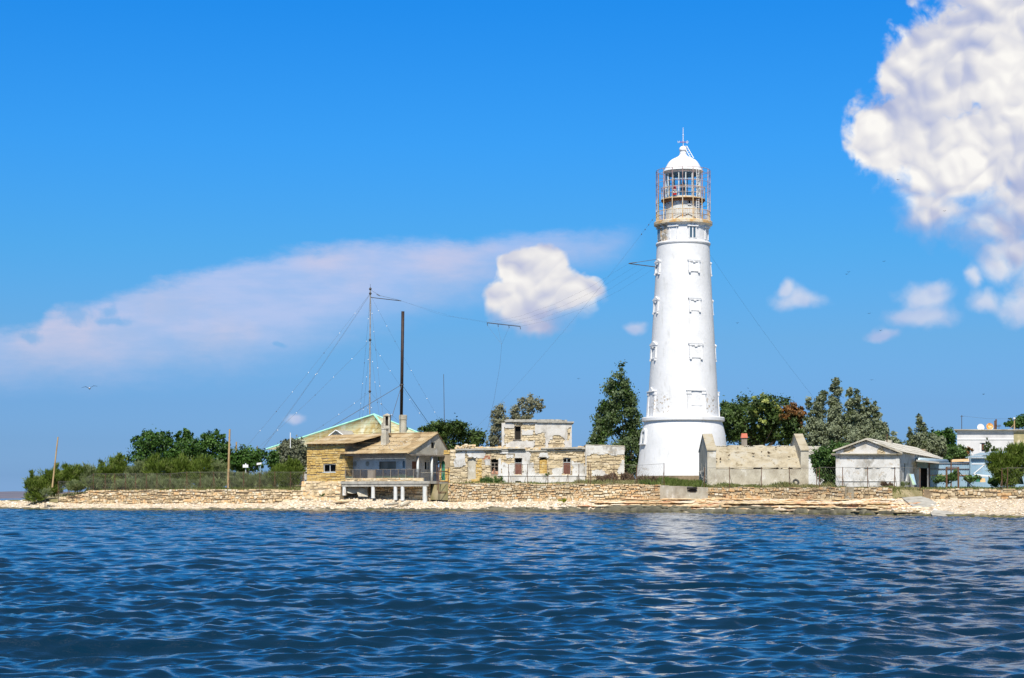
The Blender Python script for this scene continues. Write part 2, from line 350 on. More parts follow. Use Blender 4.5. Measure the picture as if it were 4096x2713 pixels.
M['ybrick'] = mat('yellow_shell_block', [(.34, .21, .06), (.52, .34, .10), (.60, .42, .15), (.58, .46, .24)], 1.5, .6, bump=.5, bsc=8, dirt=((.62, .52, .36), 3, .62, .7, .6))
M['rbrick'] = mat('red_brick', [(.45, .14, .07), (.5, .24, .14), (.55, .4, .3)], 3, .7)
M['plaster'] = mat('old_white_plaster', [(.42, .39, .34), (.56, .53, .48), (.62, .60, .56)], .9, bump=.3, bsc=5, spread=.18, dirt=((.34, .30, .23), 1.3, .56, .68, .6, (1, 1, .5)), dirt2=((.45, .34, .2), 2.6, .64, .72, .6))
M['plaster_w'] = mat('whitewashed_plaster', [(.44, .42, .38), (.60, .585, .55), (.66, .65, .62)], .8, bump=.25, bsc=5, dirt=((.22, .20, .16), 1.4, .53, .64, .7, (1, 1, .5)), dirt2=((.42, .34, .24), 2.4, .55, .66, .65))
M['plaster_g'] = mat('grey_white_render', [(.50, .50, .49), (.66, .66, .65)], 1.0, bump=.2, dirt=((.12, .10, .08), 3.2, .60, .64, .8, (1, 1, 3)))
M['concrete'] = mat('grey_concrete', [(.26, .24, .20), (.38, .36, .31), (.44, .42, .37)], 1.3, bump=.4, bsc=6, dirt=((.15, .13, .1), 2, .58, .7, .5))
M['conc_b'] = mat('barn_concrete_render', [(.34, .30, .23), (.46, .42, .33), (.52, .48, .39)], .9, bump=.4, bsc=5, dirt=((.68, .66, .60), 1.1, .55, .66, .75, (1, 1, .6)), dirt2=((.22, .17, .09), 2.4, .60, .72, .6))
M['conc_roof'] = mat('mortar_skinned_roof', [(.28, .235, .16), (.40, .345, .24), (.40, .37, .30)], .9, bump=.5, bsc=5, dirt=((.16, .12, .06), 1.6, .56, .66, .75, (1, 1, .7)))
M['slate'] = mat('weathered_asbestos_sheet', [(.20, .14, .07), (.36, .26, .14), (.44, .34, .20), (.42, .37, .28)], .7, .4, bump=.2, dirt=((.13, .08, .04), 1.3, .56, .68, .55, (1, .35, .35)), dirt2=((.62, .56, .44), 2, .64, .7, .5))
M['slate_g'] = mat('green_streaked_roof_sheet', [(.30, .24, .09), (.42, .34, .15), (.46, .42, .25), (.42, .52, .38)], .5, .35, bump=.2, dirt=((.60, .62, .52), 1.1, .5, .66, .6, (1, .3, .3)), dirt2=((.30, .18, .05), 1.7, .6, .7, .5))
M['slate_w'] = mat('pale_asbestos_sheet', [(.32, .30, .26), (.43, .405, .35), (.48, .46, .41)], .8, .4, dirt=((.25, .2, .14), 1.4, .58, .7, .5, (1, .4, .4)))
M['mint'] = mat('mint_green_flashing', [(.24, .58, .44), (.38, .72, .58)], 1.5, dirt=((.55, .55, .42), 2, .5, .66, .6))
M['white'] = mat('white_gloss_paint', [(.74, .74, .73), (.8, .8, .79)], 2, rough=.5, dirt=((.4, .28, .16), 2.2, .63, .74, .45))
M['greyw'] = mat('greyed_white_paint', [(.52, .54, .52), (.66, .67, .65)], 1.5, rough=.6, dirt=((.42, .24, .10), 2.4, .57, .7, .6, (1, 1, .35)))
M['rustp'] = mat('rust_streaked_paint', [(.62, .30, .06), (.66, .50, .28), (.72, .68, .6)], 1.6, .3, rough=.7, spread=.15, dirt=((.30, .10, .03), 3, .55, .68, .6))
M['rust'] = mat('rusty_iron', [(.07, .04, .025), (.14, .075, .042), (.20, .11, .065)], 3, .3, rough=.8, metal=.2)
M['rusty_o'] = mat('orange_rust', [(.45, .17, .04), (.62, .30, .08)], 3, .3)
M['purple'] = mat('faded_oxide_bar', [(.20, .12, .12), (.38, .26, .24), (.55, .42, .36)], 2.2, .3)
M['glass_d'] = mat('dark_glass', [(.012, .014, .016), (.03, .035, .04)], 1, rough=.12, spec=.5)
M['glass_b'] = mat('blue_grey_glass', [(.05, .09, .13), (.08, .13, .17)], 1, rough=.1, spec=.6)
M['dark'] = mat('dark_interior', [(.012, .01, .009), (.03, .025, .02)], 1, rough=.95)
M['wood'] = mat('grey_weathered_wood', [(.16, .13, .1), (.30, .26, .21)], 1.5, st=(1, 1, .2), bump=.3, bsc=20)
M['pole'] = mat('bleached_pole_wood', [(.34, .22, .10), (.50, .36, .19)], 1.5, st=(3, 3, .3), bump=.3)
M['brown'] = mat('brown_door_paint', [(.13, .05, .035), (.20, .09, .06)], 2, rough=.6, dirt=((.3, .2, .14), 4, .6, .7, .5))
M['bluem'] = mat('blue_corrugated_metal', [(.24, .36, .46), (.34, .48, .58)], .8, .3, rough=.5, dirt=((.4, .42, .4), 2, .58, .7, .5))
M['zinc'] = mat('galvanised_sheet', [(.30, .40, .45), (.42, .52, .56)], 1, .3, rough=.45, metal=.3)
M['tan'] = mat('tan_sheet', [(.55, .36, .17), (.66, .46, .25)], 1.5)
M['netg'] = mat('green_netting', [(.02, .12, .07), (.05, .22, .14)], 4)
M['red'] = mat('red_lantern_paint', [(.42, .015, .015), (.55, .03, .03)], 2, rough=.4)
M['black'] = mat('black_rubber', [(.02, .02, .02), (.05, .05, .045)], 5, rough=.7)
M['pipe'] = mat('sooty_brown_pipe', [(.020, .012, .010), (.05, .028, .02)], 1.2, rough=.6)
M['iron'] = mat('dark_iron', [(.05, .045, .04), (.10, .085, .075)], 3, rough=.6)
M['mast'] = mat('rust_flecked_grey_mast', [(.22, .21, .19), (.36, .34, .30)], 2, dirt=((.3, .13, .05), 3, .55, .65, .7))
M['wire'] = mat('grey_wire', [(.08, .08, .085), (.13, .13, .13)], 1)
M['netw'] = mat('dull_wire_netting', [(.16, .15, .13), (.26, .25, .22)], 1)
M['china'] = mat('white_insulator', [(.7, .7, .7), (.8, .8, .8)], 1, rough=.3)
M['grass'] = mat('dry_and_green_grass', [(.10, .13, .03), (.17, .20, .05), (.26, .24, .10), (.36, .29, .15)], .22, .45, rough=.9)
M['soil'] = mat('dry_turf', [(.13, .12, .05), (.22, .19, .09), (.34, .28, .17)], .35, bump=.5, bsc=3)
M['beach'] = mat('pale_shingle', [(.34, .26, .18), (.56, .46, .33), (.70, .61, .48)], 2.5, bump=.8, bsc=8, spread=.15, zband=((.10, .09, .04), .02, .30, .9))
M['rock'] = mat('bleached_beach_stone', [(.30, .20, .12), (.52, .40, .25), (.66, .55, .38), (.74, .66, .54), (.78, .74, .67)], 2, .75, bump=.4, bsc=9, zband=((.13, .115, .05), .0, .28, .9))
M['ledge'] = mat('banded_rock_shelf', [(.30, .20, .11), (.54, .40, .22), (.66, .54, .34), (.64, .40, .20), (.74, .66, .50), (.60, .50, .36)], .8, .6, bump=.7, bsc=5, st=(.35, .6, 3), dirt=((.50, .15, .07), .7, .56, .66, .7, (.4, .5, 2.5)), zband=((.12, .105, .06), .26, .58, .9))
M['darkrock'] = mat('dark_wet_rock', [(.05, .045, .03), (.12, .11, .075), (.20, .18, .12)], 1.4, .5, bump=.8, bsc=6, zband=((.15, .14, .03), .0, .16, .8))
def leafmat(name, cols, back=None, rough=.55, spec=.35, tr=.25):
    m = bpy.data.materials.new(name); m.use_nodes = True; N = NT(m.node_tree); b = m.node_tree.nodes['Principled BSDF']
    at = N.n('ShaderNodeAttribute', attribute_name='var').outputs['Fac']; n = len(cols)
    c = N.ramp(at, [(i/(n-1), q) for i, q in enumerate(cols)])
    g = N.n('ShaderNodeNewGeometry')
    if back: c = N.mix(N.m('MULTIPLY', g.outputs['Backfacing'], .8), c, back)
    N.put(b.inputs['Base Color'], c); b.inputs['Roughness'].default_value = rough; b.inputs['Specular IOR Level'].default_value = spec
    t = N.n('ShaderNodeBsdfTranslucent'); N.put(t.inputs[0], c); mx = N.n('ShaderNodeMixShader'); mx.inputs[0].default_value = tr
    out = m.node_tree.nodes['Material Output']; N.l(b.outputs[0], mx.inputs[1]); N.l(t.outputs[0], mx.inputs[2]); N.l(mx.outputs[0], out.inputs[0]); return m
L = {'dark': leafmat('dark_glossy_leaf', [(.016, .042, .007), (.035, .09, .011), (.06, .135, .018), (.11, .21, .03)]),
     'poplar': leafmat('poplar_leaf', [(.022, .05, .008), (.05, .10, .015), (.09, .16, .026), (.19, .25, .08)], back=(.12, .16, .07), spec=.35, rough=.45),
     'silver': leafmat('white_poplar_leaf', [(.05, .07, .022), (.10, .13, .038), (.155, .195, .065), (.36, .38, .24)], back=(.24, .27, .17), spec=.25),
     'willow': leafmat('silvery_willow_leaf', [(.09, .095, .045), (.17, .17, .085), (.24, .235, .13), (.34, .33, .21)], back=(.25, .25, .16), spec=.15),
     'olive': leafmat('grey_olive_leaf', [(.07, .08, .04), (.13, .15, .075), (.20, .22, .12), (.30, .31, .2)], back=(.17, .18, .12), spec=.15),
     'tama': leafmat('tamarisk_feather', [(.06, .095, .014), (.12, .18, .026), (.19, .26, .045), (.32, .34, .13)], spec=.1, tr=.45),
     'tamag': leafmat('grey_tamarisk_feather', [(.11, .14, .05), (.19, .24, .09), (.27, .32, .14), (.36, .38, .2)], spec=.1, tr=.45),
     'dry': leafmat('dry_brush', [(.07, .045, .03), (.14, .09, .06), (.22, .15, .10), (.16, .15, .07)], spec=.1),
     'herb': leafmat('green_herb', [(.04, .08, .02), (.07, .13, .03), (.11, .19, .045), (.16, .24, .07)]),
     'russet': leafmat('russet_leaf', [(.03, .05, .015), (.12, .07, .02), (.24, .10, .025), (.32, .16, .04)]),
     'bark': mat('grey_bark', [(.06, .045, .03), (.14, .11, .08)], 3, st=(3, 3, .5), bump=.4)}

# ------------------------------------------------------------------ terrain
#      px    dw   db   zb   zt   zg
K = [(-1600, 275, 283, -.6, -.8, -1.5), (-700, 252, 260, .1, .1, -1.0), (-300, 242, 250, .7, .75, -.8), (0, 233.5, 242, 1.0, 1.2, -.5), (110, 231, 239, 1.0, 1.35, .3), (170, 229, 236, 1.0, 1.4, 1.5),
     (232, 227, 234, .75, 1.45, 2.0), (335, 224.5, 231, .72, 1.95, 2.3), (352, 224, 230.5, .72, 2.34, 2.6), (700, 215, 222, .74, 2.40, 2.7), (1100, 210, 216, .80, 2.38, 2.9), (1215, 208, 216, 1.5, 2.3, 3.2),
     (1370, 206, 216, 2.0, 3.1, 3.3), (1480, 204.5, 212.5, 1.65, 3.1, 3.3), (1700, 199, 207, 1.1, 3.1, 3.3), (1790, 196.5, 203, .95, 3.05, 3.3), (2040, 190.5, 197, 1.0, 2.98, 3.3), (2300, 184.5, 191, 1.15, 2.86, 3.35),
     (2550, 178.5, 187, 1.17, 2.80, 3.6), (2640, 176, 184, 1.25, 2.72, 3.6), (2835, 170.5, 178, 1.36, 2.46, 3.1), (3100, 163.5, 170.5, 1.36, 2.40, 2.8), (3400, 155, 160, 1.32, 2.33, 2.7), (3570, 149.5, 155.5, 1.3, 2.28, 2.7),
     (3640, 147.5, 156, 1.45, 2.2, 2.6), (3700, 146, 158, 1.33, 2.19, 2.5), (4096, 133, 150, 1.38, 2.13, 2.4), (5200, 104, 120, 1.3, 2.0, 2.3), (6500, 80, 96, 1.2, 1.9, 2.2)]
KA = np.array(K, float)
def keys(px): return [float(np.interp(px, KA[:, 0], KA[:, i])) for i in range(1, 6)]
def gz(px, d):
    dw, db, zb, zt, zg = keys(px)
    if d < dw-15: return -2.
    if d < dw: return -2*((dw-d)/15)**.8
    if d < db: return zb*((d-dw)/(db-dw))**.85
    if d < db+.5: return lerp(zb, zt-.12, (d-db)/.5)
    if d < db+18: return lerp(zt-.12, zg, (d-db-.5)/17.5)
    if d < db+150: return zg
    return max(-3, zg-(d-db-150)*.08)
def strip(name, rowsf, mat_, nz=.05, **kw):
    pxs = list(np.arange(-1600, 6501, 16)); vs = []; nr = None
    for px in pxs:
        rows = rowsf(px); nr = len(rows)
        for d, ed in rows:
            x, y = XY(px, d); z = gz(px, d+ed)+nz*mn.fractal((x*.7, y*.7, .3), 1, 2, 4)*(2 if d > keys(px)[1]+2 else 1); vs.append((x, y, z))
    V = np.array(vs); n = len(pxs); i, j = np.meshgrid(np.arange(n-1), np.arange(nr-1), indexing='ij'); a = (i*nr+j).ravel()
    F = np.stack([a, a+nr, a+nr+1, a+1], 1)
    return npobj(name, V, F, np.full(len(F), .5), mat_, smooth=True, kind='structure', **kw)
strip('shore', lambda px: [(keys(px)[0]+o, 0) for o in (-20, -14, -8, -4, -2, -1, -.3)]+[(lerp(keys(px)[0], keys(px)[1], t), -.01) for t in (0, .08, .16, .25, .35, .45, .55, .65, .75, .85, .93, 1)], M['beach'], .09)
strip('ground', lambda px: [(keys(px)[1]+o, 0) for o in (.05, .5, 1.2, 2, 3, 4.5, 6, 8, 10.5, 13, 16, 20, 26, 34, 45, 60, 90, 130, 150, 165, 190, 230)], M['soil'], .07)
# far coast beyond the bay
def hills():
    n = 160; vs = []; fs = []
    for i in range(n+1):
        px = lerp(-9000, 1500, i/n); h = 12.5+5*mn.fractal((px*.0007, 1, 0), 1, 2, 4); h *= min(1, max(0, (1500-px)/1300))
        for k, (dd, f) in enumerate(((2700, -.08), (2760, .12), (2900, .45), (3150, .85), (3500, 1.), (4300, .9), (5200, -.1))):
            x, y = XY(px, dd); vs.append((x, y, h*f+(1.6*mn.fractal((x*.01, y*.01, 2), 1, 2, 4) if 0 < k < 6 else 0)))
    m = 7; fs = [(i*m+j, (i+1)*m+j, (i+1)*m+j+1, i*m+j+1) for i in range(n) for j in range(m-1)]
    mb = MB(); mb.mesh(vs, fs, .5)
    mh = mat('haze_tinted_hills', [(.10, .095, .13), (.16, .14, .17), (.13, .13, .165)], .004, dirt=((.06, .10, .13), .012, .5, .6, .8), det=8)  # mauve tones put the distance haze into the hill colour; no air is built
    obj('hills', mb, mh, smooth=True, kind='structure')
hills()

# ------------------------------------------------------------------ sea
def sea():
    mid = np.concatenate([np.array(np.arange(8, 240))*0]) if False else None
    ys = [5.0]
    while ys[-1] < 7000:
        d = ys[-1]; ys.append(d+(min(max(.0036*d, .045), .28) if d < 285 else (d-285)*.06+.3))
    Y = np.array(ys); core = np.linspace(-.31, .31, 760); ex = .31+.012*(1.23**np.arange(1, 34)-1)/.23*1.0
    T = np.concatenate([-ex[::-1], core, ex]); X = T[None, :]*(Y[:, None]+3); YY = np.repeat(Y[:, None], len(T), 1)
    sy = np.gradient(Y)[:, None]*np.ones_like(X); sx = np.gradient(T)[None, :]*(Y[:, None]+3); sp = np.maximum(sy*.8, sx)
    R = np.random.default_rng(11); Z = np.zeros_like(X); DX = np.zeros_like(X); DY = np.zeros_like(X)
    nW = 165; lam = np.exp(R.uniform(np.log(.22), np.log(4.2), nW)); th = R.normal(math.radians(98), math.radians(33), nW)
    lam[:8] = R.uniform(4.5, 9, 8)
    for l, a in zip(lam, th):
        k = 2*math.pi/l; amp = .0053*l**.72 if l < 1.1 else .0053*1.071*(l/1.1)**.05
        amp *= R.uniform(.6, 1.3); w = np.clip((l/sp-2.0)/2.0, 0, 1)
        if w.max() == 0: continue
        ph = k*(X*math.cos(a)+YY*math.sin(a))+R.uniform(0, 6.28)
        grp = .75+.45*np.sin(X*R.uniform(.1, .35)+YY*R.uniform(.05, .2)+R.uniform(0, 6.3))     # wave groups come and go
        A = amp*w*grp; Z += A*np.sin(ph); c = A*np.cos(ph)*.8; DX += c*math.cos(a); DY += c*math.sin(a)
    V = np.stack([X+DX, YY+DY, Z], 2).reshape(-1, 3); n, m = X.shape
    i, j = np.meshgrid(np.arange(n-1), np.arange(m-1), indexing='ij'); a = (i*m+j).ravel(); F = np.stack([a, a+1, a+m+1, a+m], 1)
    # calm sheet behind the viewer
    b = len(V); V = np.concatenate([V, [(-3000, -3000, 0), (3000, -3000, 0), (3000, 5.0, 0), (-3000, 5.0, 0)]]); F = np.concatenate([F, [(b, b+1, b+2, b+3)]])
    mt = bpy.data.materials.new('sea_water'); mt.use_nodes = True; N = NT(mt.node_tree); p = mt.node_tree.nodes['Principled BSDF']
    tc = N.n('ShaderNodeTexCoord').outputs['Object']
    p.inputs['Base Color'].default_value = (.001, .017, .038, 1); p.inputs['Roughness'].default_value = .05; p.inputs['IOR'].default_value = 1.333
    p.inputs['Specular IOR Level'].default_value = .5
    bn = N.n('ShaderNodeBump'); bn.inputs['Strength'].default_value = 1; bn.inputs['Distance'].default_value = .02
    h = N.m('ADD', N.noise(N.vm('MULTIPLY', tc, (.7, 1.2, 1)), 3.4, 5, .55), N.m('MULTIPLY', N.noise(N.vm('MULTIPLY', tc, (.6, 1, 1)), 1.3, 4, .6), 1.2))
    N.l(N.m('MULTIPLY', h, N.m('ADD', 1.0, N.m('MULTIPLY', N.sstep(N.sep(tc)[1], 30.0, 170.0), 2.6))), bn.inputs['Height']); N.l(bn.outputs[0], p.inputs['Normal'])
    npobj('sea', V, F, np.zeros(len(F)), mt, smooth=True, kind='structure')
sea()
# ------------------------------------------------------------------ lighthouse
def lighthouse():
    D = 200.; s = D/FP; cx, cy = (2732.5-2048)*s, D
    Z = lambda py: ZA(py, D); R = lambda r: r*s
    c = (cx, cy); root = thing('lighthouse', 'tall white round lighthouse with a rusty caged gallery and domed lantern', 'lighthouse', (cx, cy, Z(1915)))
    m = bpy.data.materials.new('flaking_whitewash'); m.use_nodes = True; N = NT(m.node_tree); b = m.node_tree.nodes['Principled BSDF']
    pos = N.n('ShaderNodeNewGeometry').outputs['Position']; zz = N.sep(pos)[2]; tc = N.n('ShaderNodeTexCoord').outputs['Object']
    n1 = N.noise(tc, 1.1, 7, .65); n2 = N.noise(N.vm('ADD', tc, (4, 9, 2)), 3.4, 7, .68)
    colr = N.ramp(N.sstep(N.noise(tc, .6, 5), .3, .7), [(0, (.70, .695, .685)), (1, (.76, .755, .75))])
    colr = N.mix(N.m('MULTIPLY', N.sstep(N.noise(N.vm('MULTIPLY', tc, (1, 1, .35)), 1.6, 7, .65), .53, .72), .5), colr, (.50, .49, .45))
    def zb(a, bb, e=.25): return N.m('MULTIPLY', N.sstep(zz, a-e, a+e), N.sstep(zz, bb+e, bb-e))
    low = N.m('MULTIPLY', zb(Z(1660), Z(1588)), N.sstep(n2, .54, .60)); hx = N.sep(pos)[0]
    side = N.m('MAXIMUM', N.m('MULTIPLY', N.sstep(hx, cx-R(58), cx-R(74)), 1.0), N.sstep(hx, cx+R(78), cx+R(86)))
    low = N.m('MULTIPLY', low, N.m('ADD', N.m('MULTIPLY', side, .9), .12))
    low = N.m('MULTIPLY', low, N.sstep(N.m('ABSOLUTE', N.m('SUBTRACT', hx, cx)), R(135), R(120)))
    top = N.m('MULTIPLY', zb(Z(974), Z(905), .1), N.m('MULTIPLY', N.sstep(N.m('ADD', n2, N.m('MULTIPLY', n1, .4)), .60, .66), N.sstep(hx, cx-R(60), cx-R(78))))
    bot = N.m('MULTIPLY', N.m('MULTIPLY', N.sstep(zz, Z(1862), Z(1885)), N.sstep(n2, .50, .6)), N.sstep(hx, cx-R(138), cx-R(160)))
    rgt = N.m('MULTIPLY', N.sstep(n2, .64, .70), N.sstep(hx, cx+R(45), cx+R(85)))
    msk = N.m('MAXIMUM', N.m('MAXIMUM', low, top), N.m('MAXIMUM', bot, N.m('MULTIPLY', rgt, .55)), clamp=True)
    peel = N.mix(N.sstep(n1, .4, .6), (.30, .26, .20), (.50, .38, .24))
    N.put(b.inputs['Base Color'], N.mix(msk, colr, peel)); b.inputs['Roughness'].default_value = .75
    bn = N.n('ShaderNodeBump'); bn.inputs['Strength'].default_value = .5; bn.inputs['Distance'].default_value = .05; N.l(N.m('ADD', N.noise(tc, 3, 6, .6), N.m('MULTIPLY', msk, -.8)), bn.inputs['Height']); N.l(bn.outputs[0], b.inputs['Normal'])
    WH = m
    def prof(lst, n=96): mb = MB(); mb.lathe(c, [(R(r), Z(y)) for r, y in lst], n); return mb
    obj('plinth', prof([(0, 1925), (188, 1925), (188, 1905.5), (0, 1905.5)]), M['mortar'], root)
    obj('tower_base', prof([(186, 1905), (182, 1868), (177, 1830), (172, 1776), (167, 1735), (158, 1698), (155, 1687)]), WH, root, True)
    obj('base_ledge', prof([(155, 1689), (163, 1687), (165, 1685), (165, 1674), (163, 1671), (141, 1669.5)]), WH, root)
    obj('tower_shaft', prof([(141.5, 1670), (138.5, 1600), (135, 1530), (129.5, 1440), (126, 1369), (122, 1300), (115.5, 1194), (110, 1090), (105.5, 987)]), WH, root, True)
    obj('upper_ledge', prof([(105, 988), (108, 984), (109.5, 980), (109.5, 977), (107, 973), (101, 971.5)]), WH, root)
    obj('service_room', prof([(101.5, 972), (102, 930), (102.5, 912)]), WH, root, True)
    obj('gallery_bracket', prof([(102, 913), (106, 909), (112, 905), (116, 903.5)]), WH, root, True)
    obj('gallery_floor', prof([(112, 905), (116.5, 903), (117, 893), (116, 890.5), (66, 890.5)]), M['rustp'], root)
    def win(az, y0, y1, rf, w, kind):
        """framed opening set on the round wall at azimuth az (degrees, to the right of the viewer's side)"""
        a = math.radians(az); dx, dy = math.sin(a), -math.cos(a); tx, ty = math.cos(a), math.sin(a)
        z1, z0 = Z(y0), Z(y1); hz = z1-z0; r0, r1 = R(rf[1]), R(rf[0])       # wall radius at sill and head
        def g(u, o, z):                                                     # o = distance out from the wall face
            r = lerp(r0, r1, (z-z0)/hz)+o; return (cx+dx*r+tx*u, cy+dy*r+ty*u, z)
        class G:                                                             # box in this frame
            pass
        def bx(mb, u0, u1, o0, o1, a0, a1): mb.hexa([g(u0, o1, a0), g(u1, o1, a0), g(u1, o0, a0), g(u0, o0, a0), g(u0, o1, a1), g(u1, o1, a1), g(u1, o0, a1), g(u0, o0, a1)], .5)
        W = w*s/2; mb = MB(); q = .075
        if kind == 'aedicule':
            bx(mb, -W*.92, -W*.62, -.35, q, z0+hz*.08, z1-hz*.27); bx(mb, W*.62, W*.92, -.35, q, z0+hz*.08, z1-hz*.27)
            bx(mb, -W*.95, W*.95, -.35, q+.04, z1-hz*.30, z1-hz*.215)
            p = [(-W*1.05, z1-hz*.215), (W*1.05, z1-hz*.215), (W*1.05, z1-hz*.15), (0, z1), (-W*1.05, z1-hz*.15)]
            mb.slab([g(u, q+.07, z) for u, z in p], Vector(g(0, -.3, z0))-Vector(g(0, q+.07, z0)), .5)
            bx(mb, -W*.92, W*.92, -.35, q-.02, z0+hz*.08, z0+hz*.14)
            bx(mb, -W*.9, -W*.64, -.35, q+.05, z0, z0+hz*.09); bx(mb, W*.64, W*.9, -.35, q+.05, z0, z0+hz*.09)
            bx(mb, -W*.18, W*.18, 0, q+.06, z1-hz*.36, z1-hz*.26)
        elif kind == 'tall':
            bx(mb, -W*.95, -W*.58, -.4, q, z0, z1-hz*.20); bx(mb, W*.58, W*.95, -.4, q, z0, z1-hz*.20)
            bx(mb, -W, -W*.55, -.4, q+.06, z1-hz*.27, z1-hz*.16); bx(mb, W*.55, W, -.4, q+.06, z1-hz*.27, z1-hz*.16)
            bx(mb, -W*1.04, W*1.04, -.4, q+.13, z1-hz*.16, z1-hz*.135)
            p = [(-W*.62, z1-hz*.135), (W*.62, z1-hz*.135), (0, z1)]
            mb.slab([g(u, q+.1, z) for u, z in p], Vector(g(0, -.3, z0))-Vector(g(0, q+.1, z0)), .5)
            bx(mb, -W*.58, W*.58, -.4, q-.09, z0, z0+hz*.36); bx(mb, -W*.5, W*.5, 0, q-.02, z0+hz*.34, z0+hz*.36)
        elif kind == 'arch':
            n = 9; pts = []
            for k in range(n+1):
                t = math.pi*k/n; pts.append((-W*math.cos(t), z1-W*1.1+W*1.1*math.sin(t)))
            out = [(-W, z0)]+pts+[(W, z0)]; inn = [(-W*.55, z0)]+[(u*.55, z1-W*1.1+(z-(z1-W*1.1))*.6) for u, z in pts]+[(W*.55, z0)]
            for k in range(len(out)-1):
                a0, a1, b0, b1 = out[k], out[k+1], inn[k], inn[k+1]
                mb.mesh([g(*((b0[0], .18, b0[1]))), g(b1[0], .18, b1[1]), g(a1[0], .18, a1[1]), g(a0[0], .18, a0[1]), g(b0[0], -.2, b0[1]), g(b1[0], -.2, b1[1]), g(a1[0], -.2, a1[1]), g(a0[0], -.2, a0[1])],
                        [(0, 1, 2, 3), (0, 4, 5, 1), (2, 6, 7, 3)], .5)
            bx(mb, -W*1.1, W*1.1, -.2, .22, z0-.12, z0)
        else:                                                                # lintel
            bx(mb, -W, W, -.1, .14, z1-.16, z1-.04)
            for k in (-.55, 0, .55): bx(mb, W*(k-.22), W*(k+.22), -.1, .12, z1-.04, z1+.08+(.06 if k == 0 else 0))
            bx(mb, -W*.72, -W*.62, -.1, .05, z0, z1-.16); bx(mb, W*.62, W*.72, -.1, .05, z0, z1-.16)
        fr_ = obj('window_frame' if kind != 'lintel' else 'window_lintel', mb, WH, root)
        return g, z0, z1, W, bx, fr_
    for y0, y1, rf, w in ((1041, 1104, (107, 112), 51), (1191, 1260, (115, 119), 53), (1369, 1447, (126, 130), 60)):
        for az in (17.5, -72.5, 107.5):
            g, z0, z1, W, bx, f = win(az, y0, y1, rf, w, 'aedicule')
            mb = MB(); bx(mb, -W*.62, W*.62, -.5, -.10 if az != 17.5 else .015, z0+(z1-z0)*.13, z1-(z1-z0)*.30)
            obj('bricked_panel' if az == 17.5 else 'window_pane', mb, WH if az == 17.5 else M['glass_b'], f)
    for az in (17, -72.5, 107.5):
        g, z0, z1, W, bx, f = win(az, 1552, 1669, (133, 141), 80, 'tall')
        mb = MB(); bx(mb, -W*.58, W*.58, -.5, -.08 if az != 17 else .03, z0+(z1-z0)*.36, z1-(z1-z0)*.16)
        obj('bricked_panel' if az == 17 else 'window_pane', mb, WH if az == 17 else M['glass_b'], f)
    g, z0, z1, W, bx, f = win(-72.5, 1716, 1776, (163, 171), 50, 'arch')
    mb = MB(); bx(mb, -W*.55, W*.55, -.3, .03, z0, z1-W*.5); obj('window_pane', mb, M['glass_b'], f)
    for az in (16, -28, 61, -73):
        g, z0, z1, W, bx, f = win(az, 914, 966, (102, 101.5), 46, 'lintel')
        if az in (16, -73):
            mb = MB(); bx(mb, -W*.6, W*.6, -.3, .03, z0, z1-.16); pf = obj('window_surround', mb, M['white'], root)
            for a0, a1 in ((-.52, -.10), (.12, .52)):
                mb = MB(); bx(mb, W*a0, W*a1, -.2, .045, z0+.06, z1-.2); obj('window_pane', mb, M['glass_b'], pf)
    # metal watch room, catwalk, lantern, dome
    obj('watch_room', prof([(69, 891), (69, 800)], 64), M['greyw'], root, True)
    mb = MB()
    for k in range(24): 
        a = 2*math.pi*k/24; x, y = cx+R(69.6)*math.sin(a), cy-R(69.6)*math.cos(a); mb.tube([(x, y, Z(890)), (x, y, Z(801))], .02, 4)
    obj('wall_seam', mb, M['greyw'], root)
    a = math.radians(15.5); mb = MB(); r = R(69.5)
    q = lambda u, o, y: (cx+math.sin(a)*(r+o)+math.cos(a)*u, cy-math.cos(a)*(r+o)+math.sin(a)*u, Z(y))
    mb.hexa([q(-.1, .03, 825), q(.1, .03, 825), q(.1, -.1, 825), q(-.1, -.1, 825), q(-.1, .03, 808), q(.1, .03, 808), q(.1, -.1, 808), q(-.1, -.1, 808)]); obj('vent_window', mb, M['dark'], root)
    mb = MB(); mb.hexa([q(-.2, .1, 830), q(.2, .1, 830), q(.2, -.1, 830), q(-.2, -.1, 830), q(-.2, .1, 827.5), q(.2, .1, 827.5), q(.2, -.1, 827.5), q(-.2, -.1, 827.5)]); obj('window_sill', mb, M['white'], root)
    obj('catwalk', prof([(69, 812), (82, 806), (88, 803.5), (88, 800), (66, 799)], 64), M['rustp'], root)
    obj('catwalk_underside', prof([(69.3, 813.5), (82, 807), (88.2, 804.2), (88.4, 802.8)], 64), M['rust'], root)
    for k in range(16):
        a = math.radians(k*22.5+8); mb = MB(); mb.tube([(cx+R(r_)*math.sin(a), cy-R(r_)*math.cos(a), Z(y)) for r_, y in ((70, 822), (86, 806))], .03, 4); obj('catwalk_bracket', mb, M['rust'], root)
    def ring(mb, r, y, t=.025, n=64): mb.tube([(cx+R(r)*math.sin(2*math.pi*k/n), cy-R(r)*math.cos(2*math.pi*k/n), Z(y)) for k in range(n+1)], t, 5, cap=False)
    mb = MB(); ring(mb, 87, 756); ring(mb, 87, 759.5); ring(mb, 87, 780, .018)
    for k in range(16):
        a = math.radians(k*22.5+1); x, y = cx+R(87)*math.sin(a), cy-R(87)*math.cos(a); mb.tube([(x, y, Z(801)), (x, y, Z(756))], .025, 4)
    obj('catwalk_railing', mb, M['rustp'], root)
    obj('lantern_sill', prof([(66, 800), (70.5, 799), (70.5, 793), (66, 792)], 64), M['greyw'], root)
